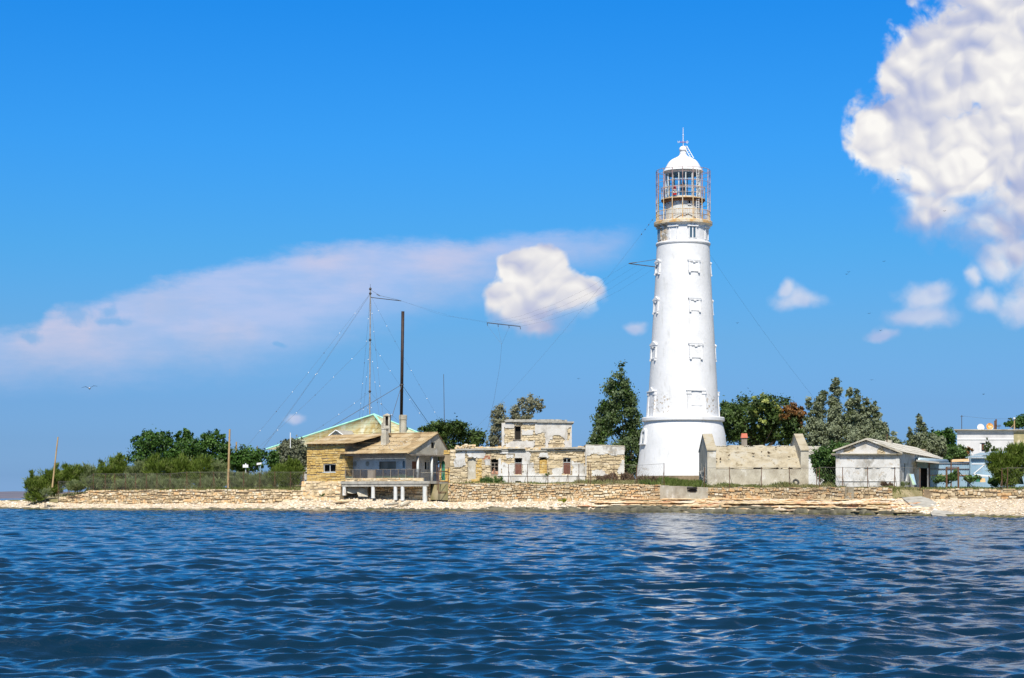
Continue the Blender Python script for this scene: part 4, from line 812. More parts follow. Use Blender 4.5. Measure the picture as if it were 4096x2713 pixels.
# ------------------------------------------------------------------ green-edged hip roof behind
def green_house():
    A = P(1496, 1660, 236); Lc = P(1066, 1799, 241); Fc = P(1610, 1806, 226); Rc = P(1757, 1768, 236); Bc = P(1250, 1800, 262)
    r = thing('hip_roofed_house', 'large house behind with a rust-yellow hip roof edged in mint green', 'house', (A[0], 240, 3.3))
    mb = MB(); corr(mb, Lc, Fc, A, tuple(Vector(A)+Vector((-.02, 0, 0))), .2, .03, 8, 1.1, .02); corr(mb, Fc, Rc, A, tuple(Vector(A)+Vector((.02, 0, 0))), .2, .03, 6, 1.1, .02)
    mb.poly([Rc, Bc, A]); mb.poly([Bc, Lc, A]); roof = obj('roof', mb, M['slate_g'], r)
    mb = MB()
    for p, q in ((Lc, A), (Fc, A), (Rc, A)):
        e = Vector((0, 0, .06)); a_, b_ = Vector(p)+e, Vector(q)+e; mb.tube([a_, b_], .15, 6)
    mb.tube([P(1625, 1734, 229), P(1676, 1732, 233)], .16, 6); obj('hip_flashing', mb, M['mint'], roof)
    mb = MB(); ctr = Vector((A[0], 240, 0))
    ins = [tuple(Vector(p).lerp(Vector((A[0], 241, p[2])), .10)) for p in (Lc, Fc, Rc, Bc)]
    for i in range(4):
        p, q = ins[i], ins[(i+1) % 4]; mb.poly([(p[0], p[1], 2.8), (q[0], q[1], 2.8), (q[0], q[1], q[2]-.06), (p[0], p[1], p[2]-.06)], .5)
    obj('wall', mb, M['plaster_w'], r)
    # dormer
    d0 = 229; a, b, c = P(1313, 1746, d0), P(1380, 1746, d0), P(1343, 1722, d0); e = P(1424, 1727, d0+7.5); mb = MB()
    mb.poly([tuple(Vector(a)+Vector((.25, .3, 0))), tuple(Vector(b)+Vector((-.25, .3, 0))), tuple(Vector(c)+Vector((0, .3, -.12)))], .2); dm = obj('dormer', mb, M['greyw'], roof)
    mb = MB(); mb.slab([a, c, e, P(1390, 1738, d0+7.5)], (0, 0, .06)); mb.slab([b, c, e, P(1440, 1746, d0+7)], (0, 0, .06)); obj('dormer_roof', mb, M['slate_w'], dm)
    mb = MB(); mb.tube([a, c, b], .09, 4); obj('bargeboard', mb, M['white'], dm)
    # ventilated chimney
    f = Fr(1549.5, 222, -8); mb = MB(); z0, z1 = f.z(1730), f.z(1657); w = .37
    for a0, a1 in ((-w, -.17), (.17, w)): mb.box(f, a0, a1, -.35, .35, z0+.8, z1-.25)
    mb.box(f, -w, w, -.35, .35, z0-1, z0+.8); mb.box(f, -.17, .17, .1, .35, z0+.8, z1-.25); mb.box(f, -w-.03, w+.03, -.4, .4, z1-.25, z1-.1)
    mb.mesh([f(-w, -.35, z1-.1), f(w, -.35, z1-.1), f(w, .35, z1-.1), f(-w, .35, z1-.1), f(0, 0, z1+.1)], [(0, 1, 4), (1, 2, 4), (2, 3, 4), (3, 0, 4)], .5); mb.box(f, -w-.14, -w-.02, -.2, .2, z0, z1-.12)
    ch = obj('chimney', mb, M['conc_b'], r); mb = MB(); mb.box(f, -.17, .17, -.05, .08, z0+.8, z1-.25); obj('flue_opening', mb, M['dark'], ch)
    mb = MB(); mb.tube([P(1205, 1790, 232), P(1205, 1749, 232), P(1202, 1748, 232)], .05, 5); obj('vent_pipe', mb, M['iron'], r)
    mb = MB(); mb.lathe(P(1612, 0, 232)[:2], [(.0, 5), (.47, 5), (.47, ZA(1680, 232)), (.52, ZA(1679, 232)), (.52, ZA(1662, 232)), (.45, ZA(1660.5, 232)), (0, ZA(1660.5, 232))], 20)
    st = thing('smokestack', 'tall sooty brown pipe chimney rising from a round concrete stub', 'chimney', P(1612, 1705, 232)); obj('stack_base', mb, M['conc_b'], st)
    mb = MB(); p0, p1 = P(1605.5, 1661, 232), P(1611.5, 1246, 232); mb.tube([p0, p1], .20, 14); obj('stack_pipe', mb, M['pipe'], st, smooth=True)
    mb = MB(); q = Vector(p0).lerp(Vector(p1), .295); mb.tube([q-Vector((0, 0, .07)), q+Vector((0, 0, .07))], .25, 12); obj('guy_collar', mb, M['iron'], st)
    for e in (P(1330, 1705, 228), P(1718, 1699, 240), P(1567, 1672, 226)): mb = MB(); mb.tube([q, e], .032, 4); obj('guy_wire', mb, M['wire'], st)
    mb = MB(); mb.tube([P(1161.5, 1792, 222), P(1161.5, 1731, 222)], .055, 6); obj('white_rod', mb, M['white'], label='slim white rod standing in front of the left hip of the green-edged roof', cat='pole', loc=P(1161.5, 1800, 222))
green_house()

# ------------------------------------------------------------------ long rubble ruin with upper room
def ruin():
    f = Fr(1800, 207.5, 0); U, Zp = f.u, (lambda y: f.z(y)); zb = 2.9
    r = thing('rubble_ruin', 'long roofless ruin of rubble stone with peeling white plaster and one upper room', 'ruin', f(8, 2, 3.1))
    u1, u2 = U(2342), U(2497); zc = Zp(1797)
    Hs = {'blind': (U(1870.5), U(1903), Zp(1920), Zp(1833), .18), 'brick': (U(1963.5), U(1994), Zp(1899), Zp(1836), .16), 'doorA': (U(2058.5), U(2089), Zp(1900), Zp(1832), .16),
          'yel': (U(2157.5), U(2188), Zp(1897), Zp(1831), .16), 'doorB': (U(2252), U(2283.5), Zp(1897), Zp(1831), .12)}
    holes = list(Hs.values()); mb = MB(); wall(mb, f, 0, u1, zb, zc, holes, .03, .45)
    mb.box(f, 0, u1, .9, 1.0, zb, zc-.05, .5); mb.poly([f(0, .03, zb), f(0, 6, zb), f(0, 6, zc), f(0, .03, zc)], .5); mb.poly([f(0, 6, zb), f(u2, 6, zb), f(u2, 6, zc), f(0, 6, zc)], .5)
    mb.poly([f(0, .03, zc), f(u1, .03, zc), f(u1, 6, zc), f(0, 6, zc)], .5)
    core = obj('wall_core', mb, M['mortar_l'], r)
    def kp(u, z):           # plaster kept where the photograph still has it
        n = fbm(u*.55, z*.7, 11, 4); e = fbm(u*2.1, z*2.1, 4, 3)*.25
        px = 2048+FP*(f.o[0]+u)/f.o[1]; py = HOR-(z-EYE)*FP/f.o[1]
        def inb(x0, x1, y0, y1): return max(abs(px-(x0+x1)/2)/((x1-x0)/2), abs(py-(y0+y1)/2)/((y1-y0)/2))
        b = min(inb(1822, 1860, 1812, 1862)*.95, inb(1872, 1935, 1798, 1830)*.9, inb(1938, 1965, 1836, 1860), inb(2010, 2058, 1855, 1904), inb(2060, 2120, 1812, 1860)*.95, inb(2089, 2136, 1850, 1902), inb(2024, 2054, 1818, 1832),
                inb(2156, 2192, 1810, 1832), inb(2290, 2338, 1850, 1904), inb(2205, 2250, 1872, 1904)*1.02, inb(2000, 2060, 1806, 1816), inb(1995, 2160, 1893, 1903), inb(2190, 2250, 1900, 1903), inb(2340, 2352, 1790, 1903), inb(1994, 2003, 1836, 1900))
        return b+e+n*.35 < 1.0
    mb = MB(); stones(mb, f, 0, u1, zb, zc, .42, .24, holes, 0.02, .05, .4, .03, .3, keep=lambda u, z: z > Zp(1903) or u < U(1990), seed=21); obj('stone_facing', mb, M['stone_r'], core)
    mb = MB(); plaster(mb, f, 0, u1, Zp(1904), zc, kp, .10, holes, -.03, .05, 3); obj('plaster_patch', mb, M['plaster_w'], core)
    mb = MB(); mb.box(f, U(2010), U(2340), -.10, .02, zb, Zp(1905)); mb.box(f, U(2010), U(2341), -.16, .02, Zp(1905)+.003, Zp(1901.5)); obj('plinth', mb, M['plaster_w'], r)
    mb = MB(); mb.box(f, U(2061), U(2084), -.103, -.04, Zp(1932), Zp(1924)); obj('cellar_hole', mb, M['dark'], r)
    # brick tint zone
    mb = MB(); stones(mb, f, U(1885), U(1928), zb, Zp(1838), .4, .22, [Hs['blind']], -.01, .05, .1, .02, .15, keep=lambda u, z: (u-U(1885))/(U(1928)-U(1885)) > (z-zb)/(Zp(1838)-zb)*.9-.2, seed=33); obj('block_infill', mb, M['ybrick'], core)
    mb = MB(); stones(mb, f, U(1932), U(1962), Zp(1840), Zp(1822), .25, .09, [], -.01, .05, .15, .015, .1, keep=lambda u, z: fbm(u, z, 6) > -.2, seed=34); obj('brick_patch', mb, M['rbrick'], core)
    # cornice, uneven
    rq = random.Random(3); mb = MB(); u = U(1845)
    while u < U(2345):
        w = rq.uniform(.5, 1.8); y = lerp(1800, 1796, (u/19)); pr = rq.uniform(.16, .44); (rq.random() > .1) and mb.box(f, u, min(u+w, U(2346)), -pr, .3, Zp(y)+rq.uniform(-.03, .07), Zp(y-5)+rq.uniform(-.09, .09)); u += w+.01
    u = U(1995)
    while u < U(2342): w = rq.uniform(.8, 2.6); mb.box(f, u, min(u+w, U(2343)), -.14, .2, Zp(1806)+.02, Zp(1801)-.02); u += w+.02
    obj('cornice', mb, M['concrete'], r)
    mb = MB(); mb.hexa([f(U(1822), -.35, Zp(1802)), f(U(2006), -.35, Zp(1800)), f(U(2006), 6, Zp(1800)), f(U(1822), 6, Zp(1800)), f(U(1822), -.35, Zp(1797)), f(U(2006), -.35, Zp(1794)), f(U(2006), 6, Zp(1788)), f(U(1822), 6, Zp(1788))], .5); obj('flat_roof', mb, M['concrete'], r)
    mb = MB()
    for k in range(320):
        u = rq.uniform(U(1815), U(2345)); v = rq.uniform(-.1, 3); s_ = rq.uniform(.06, .22); zz = Zp(1794)+(.35 if U(1820) < u < U(1900) and rq.random() < .6 else 0)*rq.random()+v*.05; mb.box(f, u, u+s_*1.8, v, v+s_, zz-.05, zz+s_*rq.uniform(.5, 1))
    obj('loose_stones', mb, M['stone'], r, kind='stuff')
    # fillings of the openings
    h = Hs['blind']; mb = MB(); mb.box(f, h[0], h[1], .2, .3, h[2], h[3]); obj('blind_niche', mb, M['conc_b'], r)
    def pane(h, v=.35): mb = MB(); mb.box(f, h[0], h[1], v, v+.05, h[2], h[3]); return obj('dark_opening', mb, M['dark'], r)
    h = Hs['brick']; o = pane(h); mb = MB(); stones(mb, f, h[0]+.05, h[1]-.05, h[2], h[2]+.75, .24, .11, [], .28, .06, .3, .02, .1, seed=40, keep=lambda u, z: z < h[2]+.45+.3*math.sin(u*9)); mb.box(f, h[0]+.05, h[1]-.05, .28, .34, h[2], h[2]+.4); obj('brick_fill', mb, M['rbrick'], o)
    def frame(h, o, bars, m_='wood', t=.045):
        mb = MB()
        for a in (h[0], h[1]-t): mb.box(f, a, a+t, .14, .22, h[2], h[3]-.1)
        for b in bars:
            if b[0] == 'h': mb.box(f, h[0]+t, h[1]-t, .14, .22, b[1]-t/2, b[1]+t/2)
            else: mb.box(f, b[1]-t/2, b[1]+t/2, .13, .20, b[2], b[3])
        obj('door_frame' if m_ != 'wood' else 'window_frame', mb, M[m_], o)
    cm = (h[0]+h[1])/2; frame(h, o, [('h', Zp(1852)), ('h', Zp(1866)), ('v', cm, h[2], Zp(1852)), ('h', h[2]+.03)], 'wood', .07)
    for nm, yt in (('doorA', 1852), ('doorB', 1850)):
        h = Hs[nm]; o = pane(h); cm = (h[0]+h[1])/2; mb = MB(); mb.box(f, h[0]+.04, h[1]-.04, .18, .24, h[2], Zp(yt)); dr = obj('door', mb, M['brown'], r)
        frame(h, o, [('h', Zp(yt))]+([('v', cm, Zp(yt), h[3]-.05), ('h', h[3]-.12)] if nm == 'doorB' else []), 'greyw')
    h = Hs['yel']; mb = MB(); mb.box(f, h[0], h[1], .2, .3, h[2], Zp(1840)); stones(mb, f, h[0]+.01, h[1]-.01, h[2], Zp(1838), .42, .27, [], .18, .05, .1, .03, .12, seed=41); obj('block_infill', mb, M['ybrick'], r); mb = MB(); mb.box(f, h[0], h[1], .31, .36, h[2], h[3]); obj('dark_opening', mb, M['dark'], r)
    # upper room
    a0, a1 = U(2006.5, .8), U(2287, .8); v0 = .8; zz0, zz1 = f.z(1795, 0, v0), f.z(1692, 0, v0); hw = f.rect(2058, 2084.5, 1706, 1759, v0); mb = MB()
    wall(mb, f, a0, a1, zz0-.3, zz1, [hw], v0+.03, .4); mb.box(f, a0, a1, v0+1.2, v0+1.3, zz0, zz1-.05, .5)
    for ua in (a0, a1): mb.poly([f(ua, v0+.03, zz0-.3), f(ua, 5.5, zz0-.3), f(ua, 5.5, zz1), f(ua, v0+.03, zz1)], .5)
    mb.poly([f(a0, 5.5, zz0), f(a1, 5.5, zz0), f(a1, 5.5, zz1), f(a0, 5.5, zz1)], .5); up = obj('upper_room', mb, M['mortar_l'], r)
    us = U(2138, .8)
    def kp2(u, z):
        px = 2048+FP*(f.o[0]+u)/(f.o[1]+v0); py = HOR-(z-EYE)*FP/(f.o[1]+v0); e = fbm(u*2, z*2, 14, 3)*.28+fbm(u*.7, z*.7, 1, 3)*.3
        def inb(x0, x1, y0, y1): return max(abs(px-(x0+x1)/2)/((x1-x0)/2), abs(py-(y0+y1)/2)/((y1-y0)/2))
        if px > 2138: rock = min(inb(2136, 2182, 1732, 1795), math.hypot((px-2230)/32, (py-1770)/30), inb(2268, 2282, 1712, 1765)); return rock+e > 1.0
        b = min(inb(2006, 2018, 1690, 1792)*.9, inb(2010, 2140, 1764, 1795)*.95, inb(2088, 2130, 1722, 1740), inb(2020, 2058, 1694, 1712), inb(2086, 2136, 1690, 1700)); return b+e < 1
    mb = MB(); stones(mb, f, a0, a1, zz0, zz1, .42, .22, [hw], v0+.02, .045, .4, .03, .3, seed=22); obj('stone_facing', mb, M['stone_r'], up)
    mb = MB(); plaster(mb, f, a0, a1, zz0-.05, zz1, kp2, .10, [hw], v0-.03, .05, 8); obj('plaster_patch', mb, M['plaster'], up)
    mb = MB(); mb.box(f, hw[0], hw[1], v0+.45, v0+.5, hw[2], hw[3]); o = obj('dark_opening', mb, M['dark'], up)
    mb = MB(); mb.box(f, hw[0]-.2, hw[1]+.06, v0-.14, v0+.2, hw[2]-.09, hw[2]-.003); mb.box(f, hw[0]-.002, hw[0]+.06, v0+.05, v0+.12, hw[2], hw[3]); mb.box(f, hw[1]-.06, hw[1]+.002, v0+.05, v0+.12, hw[2], hw[3]); obj('window_frame', mb, M['wood'], o)
    mb = MB(); u = a0+.4
    while u < a1: w = rq.uniform(.8, 2.6); t_ = (u-a0)/(a1-a0); zt = lerp(f.z(1686, 0, v0), f.z(1690.5, 0, v0), t_); mb.box(f, u, min(u+w, a1+.25), v0-.28, 5.7, zt-.08+rq.uniform(-.02, .02), zt+.08+rq.uniform(-.02, .05)); u += w+.01
    for k in range(90): u = rq.uniform(a0+.3, a1-.6); s_ = rq.uniform(.08, .2); mb.box(f, u, u+s_*2, v0+rq.random(), v0+rq.random()+1, f.z(1686, 0, v0), f.z(1686, 0, v0)+s_*.8+.1)
    obj('roof_slab', mb, M['concrete'], up)
    # right wing
    f2 = Fr(2342, 206.6, 0); w1 = f2.u(2497); zt0, zt1 = f2.z(1780), f2.z(1788); mb = MB(); zx = zt1-.02
    mb.hexa([f2(0, .03, zb), f2(w1, .03, zb), f2(w1, 6, zb), f2(0, 6, zb), f2(0, .03, zt0-.03), f2(w1, .03, zx), f2(w1, 6, zx), f2(0, 6, zt0-.03)], .5)
    wg = obj('end_wing', mb, M['mortar_l'], r); tp = lambda u: lerp(zt0, zt1, u/w1)
    mb = MB(); stones(mb, f2, .1, w1, zb, lambda u: tp(u)-.1, .42, .22, [], .02, .05, .4, .03, .3, seed=23); sw = f2.side(w1); stones(mb, sw, .1, 5, zb, zt1-.4, .4, .23, [], .0, .05, .4, .03, .3, seed=24); obj('stone_facing', mb, M['stone_r'], wg)
    def kp3(u, z):
        px = 2048+FP*(f2.o[0]+u)/f2.o[1]; py = HOR-(z-EYE)*FP/f2.o[1]; e = 5*fbm(u*1.4, z*1.4, 9, 3)
        low = 1817+(px-2360)*.02+e*1.3 if px > 2368 else 1826-(px-2345)*.6+e
        if z > tp(u): return False
        return py < low or px < 2346+e or (2368+e*2 < px < 2425-e*3 and py > 1872+abs(px-2385)*.5-e*2) or (px > 2488 and py > 1840) or (px > 2470+e+(1895-py)*.35 and 1840 < py < 1895 and px > 2466)
    mb = MB(); plaster(mb, f2, 0, w1, Zp(1904), zt0, kp3, .10, [], -.03, .05, 12)
    stp = sw; plaster(mb, sw, .0, 5.9, zt1-.75, zt1, lambda u, z: z > zt1-.55+.2*fbm(u, 1, 2), .12, [], -.03, .05, 3)
    obj('plaster_patch', mb, M['plaster_w'], wg)
    mb = MB(); u = 0
    while u < w1: w = rq.uniform(.5, 1.6); mb.box(f2, u, min(u+w, w1+.05), -.1, 6, tp(u)-.02, tp(u)+rq.uniform(.02, .14)); u += w+.01
    obj('coping', mb, M['conc_b'], wg)
ruin()

# ------------------------------------------------------------------ barn-like ruin right of the lighthouse
def barn():
    f = Fr(2833, 182, 0); r = thing('gabled_barn_ruin', 'low grey concrete barn ruin with stepped-up gable parapets right of the lighthouse', 'ruin', f(5, 3, 2.8))
    u1 = f.u(3236); ze = f.z(1877); zb = 2.4; dv = 4.0; zr = f.z(1786, 0, dv); W = 8.0; mb = MB()
    ua, ub = f.u(2864), f.u(3204)
    mb.hexa([f(ua-.2, 0, zb), f(ub+.2, 0, zb), f(ub+.2, W, zb), f(ua-.2, W, zb), f(ua-.2, .0, ze), f(ub+.2, .0, ze), f(ub+.2, W, ze), f(ua-.2, W, ze)], .5); obj('wall', mb, M['conc_b'], r)
    mb = MB(); n = 60; m_ = 14
    vs = []
    for i in range(n+1):
        for j in range(m_+1):
            t = j/m_; u = lerp(ua-.1, ub+.1, i/n); v = t*dv; zz = lerp(ze+.05, zr, t**.86)+.10*fbm(u*.7, v*1.3, 5)+(.10 if fbm(u*.45, v*1.5, 8) > .12 else 0); vs.append(f(u, v-.02, zz))
    k = m_+1; mb.mesh(vs, [(i*k+j, (i+1)*k+j, (i+1)*k+j+1, i*k+j+1) for i in range(n) for j in range(m_)], .5)
    mb.poly([f(ua-.1, dv, zr-.15), f(ub+.1, dv, zr-.15), f(ub+.1, W, ze), f(ua-.1, W, ze)], .5); obj('mortared_roof', mb, M['conc_roof'], r)
    mb = MB(); rq = random.Random(8)
    for i in range(46):
        u = ua+i*(ub-ua)/46; mb.box(f, u, u+.3, dv-.1, dv+.2, zr-.08, zr+rq.uniform(-.02, .1))
    obj('ridge_course', mb, M['conc_b'], r)
    for side, (x0, x1, ax0, ax1) in enumerate(((2829, 2864, 2812, 2847), (3203, 3235, 3180, 3210))):
        a, b = f.u(x0), f.u(x1); zt = f.z(1803); zap = f.z(1740, 0, dv); mb = MB(); w = .02
        if side == 1: b = f.u(3234)
        # parapet body: profile in v-z, extruded along u
        pts = [f(a, -.05, zb), f(a, -.05, zt), f(a, dv, zap), f(a, W, zt), f(a, W, zb)]
        mb.slab(pts, (b-a, 0, 0), .5)
        pp = obj('gable_parapet', mb, M['conc_b'], r)
        mb = MB(); e = .09; mb.slab([f(a-.06, -.14, zt+.0), f(a-.06, -.14, zt+e), f(a-.06, dv, zap+e+.03), f(a-.06, dv, zap+.01)], (b-a+.12, 0, 0), .5); mb.slab([f(a-.06, W+.1, zt), f(a-.06, W+.1, zt+e), f(a-.06, dv, zap+e+.03), f(a-.06, dv, zap+.01)], (b-a+.12, 0, 0), .5); obj('coping', mb, M['conc_roof'], pp)
        if side == 0:
            mb = MB(); s_ = Fr(0, 1); s_.o = f(a, 0, 0)[:2]; s_.U = (0, 1); s_.V = (1, 0)
            for q0, q1, z0, z1 in ((1.5, 2.3, 3.6, 5.0), (3.3, 4.0, 3.2, 4.6), (5.4, 6.1, 3.6, 5.0)): mb.box(s_, q0, q1, -.03, .1, z0, z1, .3)
            stones(mb, s_, .1, 7.5, zb, 4.2, .5, .3, [], -.02, .05, .4, .03, .3, keep=lambda u, z: fbm(u*.8, z*.8, 2) > .05, seed=51); obj('blocked_opening', mb, M['concrete'], pp)
    # wooden stack with red cap
    c = Fr(2976, 186.4, 0); z0, zm, z1 = c.z(1790), c.z(1752.5), c.z(1734); st = thing('wooden_flue', 'grey plank flue with a red hooded cap on the barn ruin ridge', 'flue', c(0, 0, z0))
    mb = MB(); mb.box(c, -.28, .28, -.25, .25, z0-.6, zm); 
    for q in (-.17, -.02, .13): mb.box(c, q, q+.03, -.265, -.25, z0-.2, zm-.02, .0)
    obj('flue_box', mb, M['wood'], st)
    mb = MB(); mb.mesh([c(-.34, -.36, zm), c(.34, -.36, zm), c(.34, .36, zm), c(-.34, .36, zm), c(-.26, -.1, z1), c(.30, -.1, z1), c(.30, .2, z1), c(-.26, .2, z1)], [(3, 2, 1, 0), (4, 5, 6, 7), (0, 1, 5, 4), (1, 2, 6, 5), (2, 3, 7, 6), (3, 0, 4, 7)], .5); obj('flue_cap', mb, M['redcap'], st)
    # tyre
    tx = P(3184, 1930, 181.4); mb = MB(); n, m_ = 28, 10; R_, q = .27, .105; vs = []
    for i in range(n):
        for j in range(m_): a, b = 2*math.pi*i/n, 2*math.pi*j/m_; rr = R_-.03+q*math.cos(b); vs.append((tx[0]+rr*math.cos(a), tx[1]+q*.9*math.sin(b)+.18*math.sin(a), tx[2]+rr*math.sin(a)))
    mb.mesh(vs, [(i*m_+j, ((i+1) % n)*m_+j, ((i+1) % n)*m_+(j+1) % m_, i*m_+(j+1) % m_) for i in range(n) for j in range(m_)], .5)
    obj('old_tyre', mb, M['black'], label='worn black tyre leaning on the foot of the barn ruin wall', cat='tyre', smooth=True, loc=(tx[0], tx[1], tx[2]-.35))
M['redcap'] = mat('faded_red_tin', [(.42, .10, .06), (.52, .18, .11)], 2)
barn()
def shed_behind():
    f = Fr(3215, 205, 0); u1 = f.u(3345); r = thing('grey_roofed_shed', 'low shed with a pale corrugated roof seen behind the barn ruin', 'shed', f(2, 2, 2.8)); z0, z1, zr = f.z(1820), f.z(1820), f.z(1785, 0, 3.5)
    mb = MB(); mb.box(f, 0, u1, 0, 6, 2.4, z0-.05, .5); obj('wall', mb, M['plaster_g'], r); mb = MB(); corr(mb, f(-.2, -.35, z0-.05), f(u1+.3, -.35, z0-.05), f(u1-.2, 3.5, zr), f(-.2, 3.5, zr), .22, .03, 3)
    corr(mb, f(u1, 6.4, z0-.1), f(-.2, 6.4, z0-.1), f(-.2, 3.5, zr), f(u1-.2, 3.5, zr), .22, .03, 2); obj('roof', mb, M['slate_w'], r, smooth=True)
    mb = MB(); mb.box(f, f.u(3246), f.u(3262), -.02, .06, f.z(1856), f.z(1826)); obj('window', mb, M['brown'], r)
shed_behind()

# ------------------------------------------------------------------ white gabled house, right
def white_house():
    f = Fr(3343, 163, 0, -21); r = thing('peeling_gabled_house', 'peeling white house with a shallow gable front and long pale sheet roof', 'house', f(3, 5, 2.7))
    u1 = f.u(3598.5); zb = 2.45; zc = f.z(1821); Ld = 29.; mb = MB()
    er0 = f.z(1815)-.02; ap0 = (f.u(3467), f.z(1760))
    er0 += .22
    fake = [(f.u(a), f.u(b), f.z(1918), f.z(1872)) for a, b in ((3423, 3440), (3458, 3489), (3505, 3519), (3566, 3597))]
    wall(mb, f, 0, u1, zb, zc, [], 0); mb.poly([f(0, 0, zb), f(0, Ld, zb), f(0, Ld, zc-.4), f(0, 0, zc)], .5)
    s = f.side(u1); d1 = (s.u(3616.5), s.u(3629), s.z(1925, 3), s.z(1854, 3)); d2 = (s.u(3653), s.u(3663), s.z(1925, 6), s.z(1856, 6)); s_w = Fr(0, 1); s_w = s
    wall(mb, s, 0, Ld, zb, er0, [d1, d2], 0, .3); mb.poly([f(0, Ld, zb), f(u1, Ld, zb), f(u1, Ld, er0), f(ap0[0], Ld, ap0[1]-.3), f(0, Ld, er0-.2)], .5); wl = obj('wall', mb, M['plaster_w'], r)
    for h in (d1, d2): mb = MB(); mb.box(s, h[0], h[1], .22, .27, h[2], h[3]); mb2 = obj('window', mb, M['glass_b'], r); mb = MB(); mb.box(s, h[0]-.02, h[0]+.1, .1, .2, h[2], h[3]); mb.box(s, h[1]-.1, h[1]+.02, .1, .2, h[2], h[3]); obj('window_frame', mb, M['greyw'], mb2)
    for h in fake:
        mb = MB()
        for a in (h[0], h[1]-.06): mb.box(f, a, a+.06, -.035, .01, h[2], h[3])
        mb.box(f, h[0]-.05, h[1]+.05, -.08, .01, h[3]-.01, h[3]+.06); obj('blind_window_trim', mb, M['plaster_w'], wl)
    mb = MB(); mb.box(f, .05, u1-.05, -.07, .01, f.z(1926), f.z(1923)); mb.box(f, 0.02, .35, -.05, .01, zb, zc-.16, .3); mb.box(f, u1-.35, u1-.02, -.05, .01, zb, zc-.16); mb.box(f, -.02, u1+.02, -.12, .01, zc-.15, zc-.05); obj('pilaster', mb, M['plaster_w'], wl)
    mb = MB(); mb.box(f, -.28, u1+.22, -.28, .05, zc-.04, zc+.06); mb.box(f, -.36, u1+.3, -.36, .05, zc+.062, zc+.13); obj('cornice', mb, M['conc_roof'], r)
    ap = (f.u(3467), f.z(1760)); el, er = (f.u(3331, -.4), f.z(1808)), (f.u(3608, -.4), f.z(1815)); mb = MB()
    mb.poly([f(0, .0, zc), f(u1, .0, zc), f(u1, 0, er[1]), f(ap[0], 0, ap[1]-.02), f(0, 0, el[1])], .5); gb = obj('gable', mb, M['mortar_l'], r)
    hl = lambda u: lerp(el[1], ap[1], (u-el[0])/(ap[0]-el[0])) if u < ap[0] else lerp(ap[1], er[1], (u-ap[0])/(er[0]-ap[0]))
    def kg(u, z):
        px = 2048+FP*(f.o[0]+u)/163; py = HOR-(z-EYE)*FP/163; e = fbm(u*2, z*2, 4, 3)*.4
        return z < hl(u)-.08 and min(math.hypot((px-3399)/26, (py-1799+(px-3399)*.33)/10), math.hypot((px-3526)/15, (py-1806)/15))+e > 1
    mb = MB(); plaster(mb, f, .02, u1-.02, zc+.13, ap[1]-.02, kg, .09, [], -.005, .06, 4); obj('gable_plaster', mb, M['plaster'], gb)
    mb = MB(); stones(mb, f, f.u(3370), f.u(3560), zc+.15, lambda u: hl(u)-.2, .3, .12, [], 0, .03, .3, .02, .3, seed=61); obj('gable_stone', mb, M['stone_r'], gb)
    mb = MB()                                # raking cornice
    for (p, q) in ((el, ap), (ap, er)):
        mb.slab([f(p[0], -.38, p[1]), f(q[0], -.38, q[1]), f(q[0], -.38, q[1]+.14), f(p[0], -.38, p[1]+.14)], tuple(Vector(f(0, .5, 0))-Vector(f(0, 0, 0))), .5)
    obj('raking_cornice', mb, M['conc_b'], gb)
    mb = MB(); e2, r2 = er[1]+.14, ap[1]+.16; sk = -.2
    corr(mb, f(er[0]+.1, .1, e2-.03), f(er[0]+.1, Ld, e2-.2), f(ap[0], Ld, r2-.1), f(ap[0], .1, r2), .22, .03, 4, 1.1, .03); corr(mb, f(el[0]-.1, Ld, el[1]-.1), f(el[0]-.1, .1, el[1]+.1), f(ap[0], .1, r2), f(ap[0], Ld, r2-.1), .22, .03, 3)
    rf = obj('roof', mb, M['slate_w'], r, smooth=True)
    cu = f.u(3556, 10); mb = MB(); zc_ = f.z(1785, cu, 10); mb.box(f, cu-.3, cu+.3, 9.7, 10.2, zc_-.6, f.z(1761, cu, 10)); obj('chimney', mb, M['conc_b'], rf)
    mb = MB(); mb.tube([f(cu-.12, 9.6, zc_), f(cu-.12, 9.6, f.z(1737, cu, 10))], .05, 5); obj('flue_pipe', mb, M['rust'], rf)
    cx_ = f.u(3772, 27); mb = MB(); mb.box(f, ap[0]-.2, ap[0]+1.2, 27.5, 28.6, ap[1]-.8, f.z(1797, ap[0], 28)); obj('end_stub', mb, M['mortar_l'], rf)
white_house()

